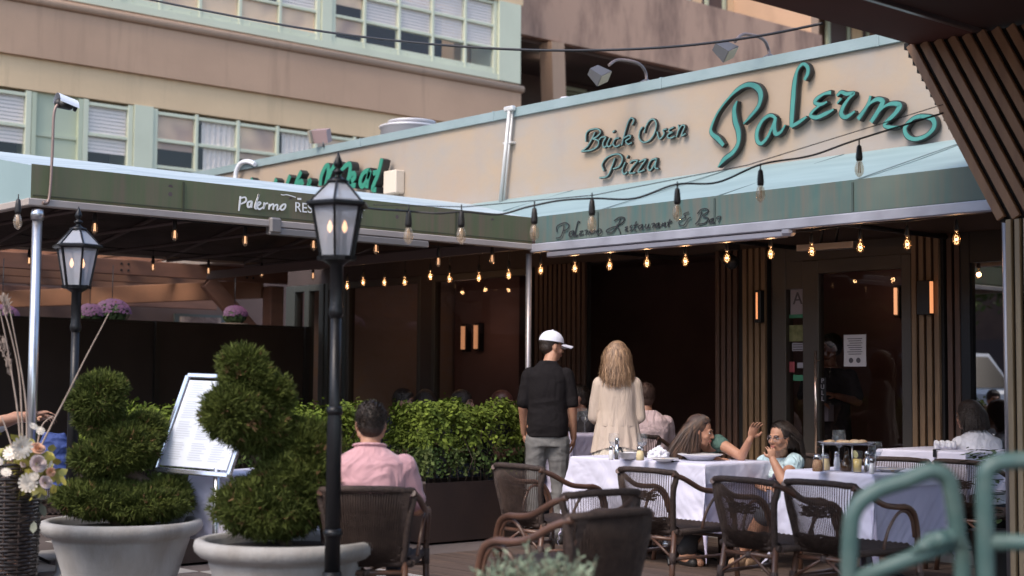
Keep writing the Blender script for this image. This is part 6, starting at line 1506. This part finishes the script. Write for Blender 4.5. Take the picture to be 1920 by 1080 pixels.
def standing(loc, face, s, spec):
    """spec builds in metres in a local frame (+Y the way the person faces), returns thing"""
    t = thing('person', spec['label'], 'person', (loc[0], loc[1], loc[2] if len(loc) > 2 else 0), 0)
    Rm = rotm(face); base = Vector(t.location); P = lambda x, y, z: base+Rm @ (Vector((x, y, z))*s)
    side = Rm @ Vector((1, 0, 0)); hf = rotm(spec.get('head_face', face)); hc = P(*spec.get('head', (0, .015, 1.615)))
    b = MB(); head(b, hc, hf, s*.98); b.limb([(hc+Vector((0, 0, -.06))-face*.02, .052*s), (P(0, -.015, 1.43), .06*s)])
    tw_ = spec.get('torso', 1.0)
    b.loft([(P(0, 0, .84), .155*s, .11*s), (P(0, 0, .96), .165*s*tw_, .115*s), (P(0, .005, 1.12), .150*s*tw_, .105*s*tw_), (P(0, 0, 1.27), .145*s, .105*s), (P(0, -.01, 1.37), .140*s, .09*s), (P(0, -.012, 1.455), .10*s, .07*s)], side, 20)
    for sg, (e, w_, h) in ((-1, spec['left']), (1, spec['right'])):
        b.limb([(P(sg*.140, -.01, 1.370), .050*s), (P(*e), .042*s), (P(*w_), .027*s)]); hand(b, P(*w_), Rm @ Vector(h[0]), Rm @ Vector(h[1]), s, h[2], thumb=h[3])
    for sg in (-1, 1): b.limb([(P(sg*.09, 0, .88), .088*s), (P(sg*.10, .015, .49), .056*s), (P(sg*.105, -.01, .09), .040*s)]); b.limb([(P(sg*.105, -.03, .04), .036*s), (P(sg*.115, .13, .03), .032*s)])
    remesh(b, 'body', spec['skin'], t, .007, 3)
    return t, P, Rm, side, hc, hf
# --- man in black with a white cap, back to us
mp0 = gp(1027, 12.15)
t, P, Rm, side, hc, hf = standing((mp0.x, mp0.y, 0), FW, 1.0, dict(label='man seen from behind in a black shirt, grey trousers and a white baseball cap', skin=m_sk2, head_face=RT*.86+FW*.42+Vector((0, 0, -.12)), head=(.035, .05, 1.61), torso=1.04,
    left=((-.20, -.01, 1.12), (-.19, .10, .90), ((.1, .5, -.9), (1, .2, 0), .5, 1)), right=((.20, -.02, 1.12), (.215, .06, .87), ((0, .3, -1), (-1, .2, 0), .5, -1))))
sh = MB(); sh.loft([(P(0, 0, .875), .168, .14), (P(0, 0, .97), .170, .145), (P(0, .01, 1.12), .165, .142), (P(0, 0, 1.27), .170, .135), (P(0, -.01, 1.37), .166, .115), (P(0, -.012, 1.43), .125, .088), (P(0, -.01, 1.475), .08, .07)], side, 24)
for sg in (-1, 1): sh.limb([(P(sg*.145, -.01, 1.375), .068), (P(sg*.182, -.015, 1.23), .060), (P(sg*.198, -.02, 1.15), .055)])
sh.limb([(P(-.06, -.045, 1.475), .018), (P(.0, -.07, 1.48), .018), (P(.06, -.045, 1.475), .018)])
o = remesh(sh, 'shirt', mat('black_cotton', (.011, .009, .010), .9, spec=.2, wrinkle=.3, wsc=5), t, .008, 2); fold(o, .003, 6, 3)
tr = MB(); m_trs = mat('grey_trousers', (.17, .165, .16), .85, col2=(.14, .135, .135), sc=5, wrinkle=.3, wsc=6)
tr.loft([(P(0, 0, .80), .168, .125), (P(0, 0, .90), .168, .125), (P(0, 0, .95), .155, .115)], side, 20)
for sg in (-1, 1): tr.limb([(P(sg*.085, -.01, .84), .100), (P(sg*.10, .02, .50), .070), (P(sg*.105, -.005, .12), .058)])
o = remesh(tr, 'trousers', m_trs, t, .008, 2); fold(o, .003, 6, 1)
for sg in (-1, 1): remesh(MB().limb([(P(sg*.105, -.05, .045), .044), (P(sg*.115, .15, .035), .04)]), 'shoe', m_blackp, t, .007, 1)
short_hair(t, hc, hf, m_hairb, 5, .98, 1.0, .008, 500)
m_cap = mat('white_cap', (.72, .72, .80), .8)
L = lambda x, y, z: hc+hf @ Vector((x, y, z)); cp = MB()
def capf(u, v):
    th, ph = u*2*PI, v*PI/2; return L(.088*math.cos(th)*math.cos(ph), -.012+.108*math.sin(th)*math.cos(ph), .040+.095*math.sin(ph))
cp.sheet(capf, 36, 12); cp.lathe([(.008, 0), (.008, .006), (0, .008)], L(0, -.012, .133), 10)
CP = cp.build('cap', m_cap, t)
bm_ = MB(); bm_.sheet(lambda u, v: L((u-.5)*.165*(1-.35*v*v), .088*math.cos((u-.5)*2.1)+.105*v, .040-.010*v-.05*(u-.5)**2*2), 14, 8); bm_.sheet(lambda u, v: L((u-.5)*.165*(1-.35*v*v), .088*math.cos((u-.5)*2.1)+.105*v, .036-.010*v-.05*(u-.5)**2*2), 14, 8); bm_.build('brim', m_cap, CP)
face_bits(t, hc, hf, .98)
# --- blonde woman in a cream tunic
wp = gp(1157, 11.75)
t, P, Rm, side, hc, hf = standing((wp.x, wp.y, 0), FW, .955, dict(label='woman seen from behind with wavy blonde hair, cream tunic and pale pleated skirt', skin=m_sk3, head_face=FW+RT*.1, head=(0, .02, 1.60),
    left=((-.185, .01, 1.12), (-.14, .20, 1.08), ((.4, 1, .1), (.3, 0, -1), .6, 1)), right=((.185, .01, 1.12), (.14, .20, 1.08), ((-.4, 1, .1), (-.3, 0, -1), .6, -1))))
m_tun = mat('cream_tunic', (.50, .40, .32), .85, col2=(.45, .36, .30), sc=4, wrinkle=.25, wsc=7, stretch=(2.5, 2.5, .6)); m_skt = mat('pleated_skirt', (.56, .49, .40), .8)
sh = MB(); sh.loft([(P(0, 0, 1.02), .158, .13), (P(0, 0, 1.15), .148, .12), (P(0, 0, 1.28), .155, .12), (P(0, -.01, 1.37), .152, .105), (P(0, -.012, 1.43), .13, .08), (P(0, -.01, 1.455), .07, .06)], side, 24)
for sg in (-1, 1): sh.limb([(P(sg*.138, -.01, 1.365), .064), (P(sg*.168, .0, 1.24), .056), (P(sg*.187, .01, 1.10), .052), (P(sg*.155, .16, 1.07), .048)])
o = remesh(sh, 'blouse', m_tun, t, .008, 2); fold(o, .0022, 8, 2, (1.5, 1.5, .5))
def skirtf(z0, z1, a0, a1, np_, amp, dip=0):
    def fn(u, v):
        th = u*2*PI; r = 1+amp*v*math.sin(th*np_)+amp*.6*v*math.sin(th*np_*.37+1); a = a0+(a1-a0)*v; z = z0+(z1-z0)*v+dip*v*math.cos(th)**2
        return P(math.cos(th)*a*r, math.sin(th)*a*.74*r, z)
    return fn
MB().sheet(skirtf(1.20, .86, .152, .215, 15, .04, -.06), 180, 16).build('tunic_hem', m_tun, t)
MB().sheet(skirtf(.97, .60, .17, .235, 34, .035), 260, 16).build('skirt', m_skt, t)
MB().limb([(P(-.19, -.005, 1.38), .004), (P(-.19, -.015, 1.1), .004)]).build('strap', m_tun, t)
roots = scalp(2300, 3, .35, -.5, .3)
cyl = Vector((hc.x, hc.y, 0))
def stp(u, p, d, st):
    o_ = hf @ d; dz = -.0225 if u > .12 else -.010; wv = .006*math.sin(u*14+int(st*7)*1.9)
    out = Vector((o_.x, o_.y, 0))*(.010 if u < .25 else .0022*(1-u)+.001)
    bk = hf.col[1]*(-.010 if (u < .3 and d.y > -.2) else 0)
    return out+bk+Vector((side.x*wv, side.y*wv, dz))+Vector((math.sin(st*50), math.cos(st*70), 0))*.0016
hv = MB(); hv.ell(hc+Vector((0, 0, .035))-FW*.02, (.088, .1, .092), hf); hv.loft([(hc+Vector((0, 0, -.13))-FW*.045, .070, .025), (hc+Vector((0, 0, -.07))-FW*.035, .082, .05), (hc+Vector((0, 0, .03))-FW*.02, .088, .085)], side, 18)
HV = remesh(hv, 'hair', m_hairy, t, .008, 2); strands('hair_strands', m_hairy, HV, hc, hf, roots, stp, 12, .0032, 4)
# --- generic seated figure
def seated(loc, face, s, label, skin_, shirt, hairm, seed, hair='short', head_face=None, lean=.0, arms=None, trousers=None, vox=.008, seatz=.45, sleeve=.55, bald=False, faceb=True, wide=1.0):
    t = thing('person', label, 'person', (loc[0], loc[1], loc[2] if len(loc) > 2 else 0), 0); face = Vector(face).normalized()
    Rm = rotm(face); base = Vector(t.location); P = lambda x, y, z: base+Rm @ (Vector((x, y, z))*s)
    side = Rm @ Vector((1, 0, 0)); hf = rotm(head_face or face); z0 = seatz/s
    hc = P(0, .07+lean, z0+.69); b = MB(); head(b, hc, hf, s); b.limb([(hc+Vector((0, 0, -.06))-hf.col[1]*.02, .052*s), (P(0, .01+lean*.8, z0+.52), .062*s)])
    rings = [(0, -.02, .03, .17, .13), (0, -.02, .14, .160, .125), (0, 0, .28, .155, .115), (0, lean*.6, .40, .175, .12), (0, lean*.8, .49, .175, .10), (0, lean*.85, .545, .10, .075)]
    b.loft([(P(x, y, z0+z), a*s*wide, d*s) for x, y, z, a, d in rings], side, 20)
    ar = arms or (((-.27, .12+lean, z0+.24), (-.15, .34+lean, z0+.30)), ((.27, .12+lean, z0+.24), (.15, .34+lean, z0+.30)))
    for sg, (e, w_) in zip((-1, 1), ar):
        b.limb([(P(sg*.175*wide, lean*.8, z0+.47), .056*s), (P(*e), .042*s), (P(*w_), .028*s)]); hand(b, P(*w_), P(*w_)-P(*e), Vector((0, 0, -1)), s, .5, thumb=sg)
    for sg in (-1, 1): b.limb([(P(sg*.09, .0, z0+.07), .085*s), (P(sg*.13, .42, z0+.06), .062*s), (P(sg*.13, .40, .09/s), .042*s), (P(sg*.14, .52, .05/s), .036*s)])
    remesh(b, 'body', skin_, t, vox, 3)
    sh = MB(); sh.loft([(P(x, y, z0+z), (a+.022)*s*wide, (d+.024)*s) for x, y, z, a, d in rings[:-1]]+[(P(0, lean*.85, z0+.535), .135*s*wide, .088*s), (P(0, lean*.85+.005, z0+.575), .072*s, .066*s)], side, 24)
    for sg, (e, w_) in zip((-1, 1), ar):
        a0 = Vector((sg*.172*wide, lean*.8, z0+.465)); e_ = Vector(e); q = a0.lerp(e_, sleeve if sleeve < 1 else 1); pr = [(P(*a0), .072*s), (P(*a0.lerp(q, .6)), .066*s), (P(*q), .060*s)]
        if sleeve > 1: w2 = e_.lerp(Vector(w_), sleeve-1); pr.append((P(*w2), .048*s))
        sh.limb(pr)
    o = remesh(sh, 'shirt', shirt, t, vox, 2); fold(o, .004, 7, seed, (1, 1, 2.2))
    tr = MB()
    tr.loft([(P(0, -.01, z0-.01), .18*s, .14*s), (P(0, -.01, z0+.12), .18*s, .14*s)], side, 18)
    for sg in (-1, 1): tr.limb([(P(sg*.09, .0, z0+.07), .098*s), (P(sg*.13, .43, z0+.06), .073*s), (P(sg*.13, .41, .16/s), .055*s)])
    remesh(tr, 'trousers', trousers or mat('dark_jeans', (.035, .04, .055), .85, wrinkle=.5, wsc=9), t, vox, 2)
    for sg in (-1, 1): remesh(MB().limb([(P(sg*.13, .38, .045/s), .042*s), (P(sg*.14, .54, .035/s), .038*s)]), 'shoe', m_blackp, t, .008, 1)
    if hair == 'short': short_hair(t, hc, hf, hairm, seed, s)
    if hair == 'long' or hair == 'curly':
        rr_ = scalp(900, seed, .35, -.5, .3)
        def sp(u, p, d, st):
            o_ = hf @ d; k = .020 if hair == 'long' else .012; 
            return Vector((o_.x, o_.y, 0))*(.012 if u < .3 else .003)+Vector((0, 0, -k))-(hf.col[1]*.010 if (u < .3 and d.y > -.2) else hf.col[1]*0)+Vector((math.sin(st*50+u*(25 if hair == 'curly' else 6)), math.cos(st*70+u*20), 0))*(.007 if hair == 'curly' else .002)
        hv = MB(); hv.ell(hc+Vector((0, 0, .035))-hf.col[1]*.022, (.088, .1, .09), hf); hv.loft([(hc+Vector((0, 0, -.15))-hf.col[1]*.06, .085, .035), (hc+Vector((0, 0, -.05))-hf.col[1]*.045, .095, .06), (hc+Vector((0, 0, .03))-hf.col[1]*.02, .088, .085)], hf.col[0], 18)
        HV = remesh(hv, 'hair', hairm, t, .008, 2); strands('hair_strands', hairm, HV, hc, hf, rr_, sp, 10, .004, seed)
    if faceb: face_bits(t, hc, hf, s)
    return t, P, z0, hc, hf, side
m_pinks = mat('pink_polo', (.60, .34, .37), .85, col2=(.56, .31, .345), sc=4, sheen=.3, wrinkle=.7, wsc=5)
pp = gp(695, 7.58)
t, P, z0, hc, hf, side = seated((pp.x, pp.y, 0), FW-RT*.02, .95, 'man in a pink polo shirt seated with his back to us, short black hair', m_sk3, m_pinks, m_hairb, 6, lean=-.02, vox=.006, seatz=.435, wide=1.05,
    arms=(((-.25, .06, .70), (-.10, .28, .72)), ((.255, .05, .70), (.12, .28, .72))), sleeve=.82, head_face=FW-RT*.12+Vector((0, 0, -.05)))
cl = MB(); cl.tube([P(.078*math.cos(a), -.008+.072*math.sin(a), z0+.578-.012*math.sin(a)) for a in [2*PI*k/24 for k in range(24)]], .017, 8, closed=True, flat=.5); remesh(cl, 'collar', m_pinks, t, .005, 2)
# --- long haired woman leaning over the table, arm raised (posed in the scene's own coordinates)
def W(px, py, d): return at(px, py, d)
t = thing('person', 'long haired woman in a green top leaning over the table, one hand raised', 'person', tuple(gp(1300, 11.25)))
hfd = (RT*.93-FW*.30+Vector((0, 0, -.22))).normalized(); hf = rotm(hfd, (-.12*RT.x, -.12*RT.y, 1)); hc = W(1314, 808, 10.98); b = MB(); head(b, hc, hf, .93)
ch = W(1318, 862, 11.2); sR, sL = W(1346, 829, 11.0), W(1290, 842, 11.42); hp = W(1290, 935, 11.35)
b.limb([(hc+Vector((0, 0, -.05)), .048), (W(1318, 838, 11.15), .055)])
shd = (sR-sL).normalized()
b.loft([(hp, .155, .11), (hp.lerp(ch, .5), .135, .10), (ch, .15, .105), (W(1319, 840, 11.2), .15, .085), (W(1318, 832, 11.18), .08, .06)], shd, 18)
el, wr = W(1390, 856, 10.78), W(1407, 822, 10.72)
b.limb([(sR, .048), (el, .036), (wr, .023)]); hand(b, wr, Vector((0, 0, 1))+RT*.35, RT*.35-FW*.9, .95, .55, thumb=1)
el2, wr2 = W(1305, 872, 11.0), W(1345, 862, 10.85); b.limb([(sL, .046), (el2, .036), (wr2, .024)]); hand(b, wr2, RT, Vector((0, 0, -1)), .9, .4, thumb=1)
for k, (kx, ax) in enumerate(((1300, 1295), (1330, 1282))): b.limb([(hp+RT*(.1*k-.02), .08), (W(kx, 960, 10.75), .058), (W(ax, 1045, 10.7), .038), (W(ax+18, 1056, 10.6), .03)])
remesh(b, 'body', m_sk1, t, .0055, 3); face_bits(t, hc, hf, .93)
m_gtop = mat('green_top', (.055, .11, .09), .85, wrinkle=.5, wsc=9)
sh = MB(); sh.loft([(hp+Vector((0, 0, .02)), .17, .125), (hp.lerp(ch, .5), .155, .12), (ch, .168, .122), (W(1319, 838, 11.2), .155, .092), (W(1319, 833, 11.18), .10, .07)], shd, 20); sh.limb([(sR, .060), (sR.lerp(el, .18), .056)]); sh.limb([(sL, .060), (sL.lerp(el2, .3), .054)])
remesh(sh, 'top', m_gtop, t, .007, 2)
tr = MB(); 
for k, (kx, ax) in enumerate(((1300, 1295), (1330, 1282))): tr.limb([(hp+RT*(.1*k-.02), .095), (W(kx, 960, 10.75), .07), (W(ax, 1030, 10.7), .05)])
remesh(tr, 'trousers', mat('black_leggings', (.02, .018, .02), .8), t, .008, 2); remesh(MB().limb([(W(1282, 1052, 10.72), .04), (W(1300, 1056, 10.6), .036)]), 'shoe', m_blackp, t, .008, 1)
rts = scalp(2400, 8, .30, -.45, .30)
tgt = lambda st, d: (-RT*(.16+.16*st)+FW*(.04+.10*(d.x)))
def stw(u, p, d, st):
    o_ = hf @ d; k = min(1, u*3); near = 1 if d.x > .2 else 0      # falls to the left and down past the shoulder
    pull = (-RT*(.0055+.0075*st)-FW*.0012) if not near else (-RT*(.0015+.0105*st)-FW*.0022)
    if u < .35 and d.y > -.3: pull = pull-hfd*.011; k = .8
    return Vector((o_.x, o_.y, o_.z*.3))*(.008*(1-k))+pull*k+Vector((0, 0, -.0125-.004*k))+Vector((math.sin(st*90+u*5), math.cos(st*60+u*4), 0))*.0012
hv = MB(); hv.ell(hc+hf @ Vector((0, -.03, .035)), (.083, .09, .085), hf); hv.loft([(W(1283, 868, 11.12), .13, .05), (W(1290, 845, 11.1), .115, .06), (W(1298, 822, 11.05), .085, .072), (hc+hf @ Vector((0, -.045, .02)), .075, .075)], RT, 18)
HV = remesh(hv, 'hair', m_hairl, t, .007, 3); strands('hair_strands', m_hairl, HV, hc, hf, rts, stw, 16, .0028, 5)
# --- girl with glasses, hand at her mouth
t = thing('person', 'dark haired girl with glasses and pale blue T shirt, hand at her mouth', 'person', tuple(gp(1465, 10.8)))
hfd = (-RT*.72-FW*.66+Vector((0, 0, -.10))).normalized(); hf = rotm(hfd, (.10*RT.x, .10*RT.y, 1)); hc = W(1462, 820, 10.72); b = MB(); head(b, hc, hf, .93)
ch = W(1464, 885, 10.82); hp = W(1470, 960, 10.95); sN, sF = W(1491, 866, 10.72), W(1433, 868, 10.95)     # her left (image right), her right
b.limb([(hc+Vector((0, 0, -.06)), .048), (W(1466, 858, 10.84), .055)]); shd = (sN-sF).normalized()
b.loft([(hp, .15, .12), (hp.lerp(ch, .5), .135, .115), (ch, .15, .11), (W(1464, 866, 10.85), .15, .085), (W(1464, 858, 10.85), .08, .06)], shd, 18)
el, wr = W(1469, 902, 10.42), W(1449, 862, 10.50)
b.limb([(sN, .055), (el, .043), (wr, .026)]); hand(b, wr, Vector((0, 0, 1))-RT*.15, FW*.6-RT*.1+Vector((0, 0, .1)), .82, 1.05, thumb=1)
el2, wr2 = W(1418, 905, 10.75), W(1432, 915, 10.5); b.limb([(sF, .05), (el2, .038), (wr2, .026)]); hand(b, wr2, RT*.6-FW*.6, Vector((0, 0, -1)), .82, .5, thumb=-1)
for kx, ax, ad in ((1432, 1392, 10.5), (1455, 1415, 10.6)): b.limb([(hp, .085), (W(kx, 968, 10.4), .062), (W(ax, 1034, ad), .038), (W(ax-12, 1052, ad-.08), .03)])
remesh(b, 'body', m_sk1, t, .0055, 3); face_bits(t, hc, hf, .93)
m_blt = mat('pale_blue_tshirt', (.42, .58, .64), .85, col2=(.50, .60, .62), sc=5, wrinkle=.6, wsc=9)
sh = MB(); sh.loft([(hp+Vector((0, 0, .02)), .17, .14), (hp.lerp(ch, .5), .155, .135), (ch, .168, .128), (W(1464, 864, 10.85), .155, .095), (W(1464, 859, 10.85), .09, .07)], shd, 20); sh.limb([(sN, .068), (sN.lerp(el, .38), .064)]); sh.limb([(sF, .06), (sF.lerp(el2, .4), .055)])
SH = remesh(sh, 'tshirt', m_blt, t, .006, 2); fold(SH, .004, 9, 4)
fwd_t = (-FW*.75-RT*.55).normalized(); pr_ = MB()
for (x, y, r, zz) in ((1455, 893, .028, 0), (1470, 888, .022, 0), (1462, 905, .03, 0), (1446, 900, .02, 0)): q = W(x, y, 10.66); pr_.lathe([(r, 0), (r, .0005), (0, .001)], q, 9, axis=-FW)
pr_.build('shirt_print', mat('dark_print', (.09, .07, .12), .8), SH)
tr = MB(); 
for kx, ax, ad in ((1432, 1392, 10.5), (1455, 1415, 10.6)): tr.limb([(hp, .10), (W(kx, 968, 10.4), .074)])
remesh(tr, 'shorts', mat('dark_shorts', (.03, .03, .04), .85), t, .008, 2)
for ax, ad in ((1392, 10.5), (1415, 10.6)):
    remesh(MB().limb([(W(ax+2, 1044, ad+.02), .040), (W(ax-6, 1052, ad-.04), .042), (W(ax-18, 1056, ad-.12), .034)]), 'shoe', mat('beige_trainer', (.42, .27, .17), .8, bump=.5, bsc=60), t, .006, 1)
L = lambda x, y, z: hc+hf @ (Vector((x, y, z))*.93); gs = MB()
for sg in (-1, 1): gs.tube([L(sg*.032+.023*math.cos(a), .095-.012*abs(math.cos(a))*(1 if sg*math.cos(a) > 0 else .2), .002+.018*math.sin(a)) for a in [2*PI*k/16 for k in range(16)]], .0019, 6, closed=True); gs.tube([L(sg*.055, .085, .006), L(sg*.078, 0, .008)], .0018, 5)
gs.tube([L(-.01, .098, .004), L(.01, .098, .004)], .0018, 5); gs.build('glasses', mat('glasses_frame', (.25, .22, .24), .3, metal=.7), t)
rts = scalp(1900, 9, .30, -.5, .34)
def stg(u, p, d, st):
    o_ = hf @ d; k = min(1, u*3); return Vector((o_.x, o_.y, o_.z*.3))*(.011*(1-k)+.0015)+Vector((0, 0, -.0135))+(RT*.0022+FW*.002)*k-(hfd*.011 if (u < .35 and d.y > -.3) else hfd*0)+Vector((math.sin(st*90+u*9), math.cos(st*60+u*8), 0))*.0022
hv = MB(); hv.ell(hc+hf @ Vector((0, -.032, .035)), (.087, .09, .087), hf); hv.loft([(W(1487, 880, 10.95), .085, .05), (W(1484, 860, 10.9), .10, .07), (W(1480, 835, 10.84), .092, .075), (hc+hf @ Vector((0, -.05, .02)), .08, .075)], RT, 18)
HV = remesh(hv, 'hair', m_hairb, t, .007, 3); strands('hair_strands', m_hairb, HV, hc, hf, rts, stg, 13, .0032, 6)
# --- other guests
m_dks = mat('dark_top', (.022, .02, .023), .9, wrinkle=.4); m_pls = mat('pale_pink_shirt', (.50, .38, .40), .9, wrinkle=.5)
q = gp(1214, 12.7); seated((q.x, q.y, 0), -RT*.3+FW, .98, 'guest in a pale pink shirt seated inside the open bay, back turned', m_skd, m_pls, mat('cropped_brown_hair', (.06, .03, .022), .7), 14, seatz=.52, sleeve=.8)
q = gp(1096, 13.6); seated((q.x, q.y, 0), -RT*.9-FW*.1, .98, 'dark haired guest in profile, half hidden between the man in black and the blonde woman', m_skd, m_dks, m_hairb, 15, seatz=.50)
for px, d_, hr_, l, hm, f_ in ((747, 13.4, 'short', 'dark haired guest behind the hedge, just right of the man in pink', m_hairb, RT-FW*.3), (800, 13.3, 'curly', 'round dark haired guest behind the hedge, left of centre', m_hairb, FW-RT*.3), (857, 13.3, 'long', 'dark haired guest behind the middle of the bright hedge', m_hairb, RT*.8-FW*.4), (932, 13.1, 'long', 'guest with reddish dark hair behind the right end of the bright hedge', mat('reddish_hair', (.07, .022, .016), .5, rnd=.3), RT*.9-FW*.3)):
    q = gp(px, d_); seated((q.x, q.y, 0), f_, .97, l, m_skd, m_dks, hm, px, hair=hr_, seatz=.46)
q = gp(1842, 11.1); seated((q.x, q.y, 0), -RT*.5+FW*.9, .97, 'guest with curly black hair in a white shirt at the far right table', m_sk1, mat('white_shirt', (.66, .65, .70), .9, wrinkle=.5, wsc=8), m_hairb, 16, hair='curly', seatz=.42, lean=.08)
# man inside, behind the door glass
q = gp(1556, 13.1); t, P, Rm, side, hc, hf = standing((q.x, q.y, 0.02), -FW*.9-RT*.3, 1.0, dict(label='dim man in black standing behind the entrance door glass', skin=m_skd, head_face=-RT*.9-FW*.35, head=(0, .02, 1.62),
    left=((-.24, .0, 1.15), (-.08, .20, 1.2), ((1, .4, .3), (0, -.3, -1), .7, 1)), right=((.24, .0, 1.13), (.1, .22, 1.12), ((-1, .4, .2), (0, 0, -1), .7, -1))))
sh = MB(); sh.loft([(P(0, 0, .86), .185, .14), (P(0, 0, 1.12), .175, .13), (P(0, 0, 1.27), .195, .135), (P(0, -.01, 1.37), .195, .118), (P(0, -.012, 1.43), .13, .088), (P(0, -.01, 1.46), .07, .06)], side, 20)
for sg in (-1, 1): sh.limb([(P(sg*.17, -.01, 1.37), .07), (P(sg*.23, -.005, 1.2), .062)])
remesh(sh, 'shirt', m_dks, t, .009, 2); tr = MB()
tr.loft([(P(0, 0, .80), .165, .125), (P(0, 0, .95), .17, .13)], side, 18)
for sg in (-1, 1): tr.limb([(P(sg*.09, 0, .86), .10), (P(sg*.10, .015, .49), .07), (P(sg*.105, -.01, .1), .06)])
remesh(tr, 'trousers', m_dks, t, .009, 2); short_hair(t, hc, hf, m_hairb, 18, 1); face_bits(t, hc, hf, 1)
MB().box2(P(-.05, .16, .98), P(.08, .175, 1.12)).build('cloth', mat('grey_cloth', (.25, .25, .3), .9), t)
# guest at the far left edge: forearms crossed over a chair back hung with a blue jacket
q = gp(-95, 9.9); seated((q.x, q.y, 0), RT-FW*.1, 1.0, 'guest at the left edge, only bare crossed forearms showing above the dried flowers', m_sk2, mat('white_sleeve', (.6, .6, .64), .9), m_hairb, 19, seatz=.46, sleeve=.6,
    arms=(((-.28, .34, 1.05), (-.10, .60, 1.06)), ((.22, .36, 1.02), (.06, .62, 1.08))), lean=.1)
jk = MB(); c = gp(104, 9.75); jk.loft([(c+Vector((0, 0, .60)), .13, .06), (c+Vector((0, 0, .72)), .12, .07), (c+Vector((0, 0, .88)), .10, .06), (c+Vector((0, 0, .96)), .07, .04)], RT, 16); jo = remesh(jk, 'jacket', mat('blue_jacket', (.035, .06, .20), .85, wrinkle=.6), None, .008, 2); fold(jo, .008, 9)
tag(jo, 'blue jacket slung over the dark chair behind the dried flowers', 'jacket')
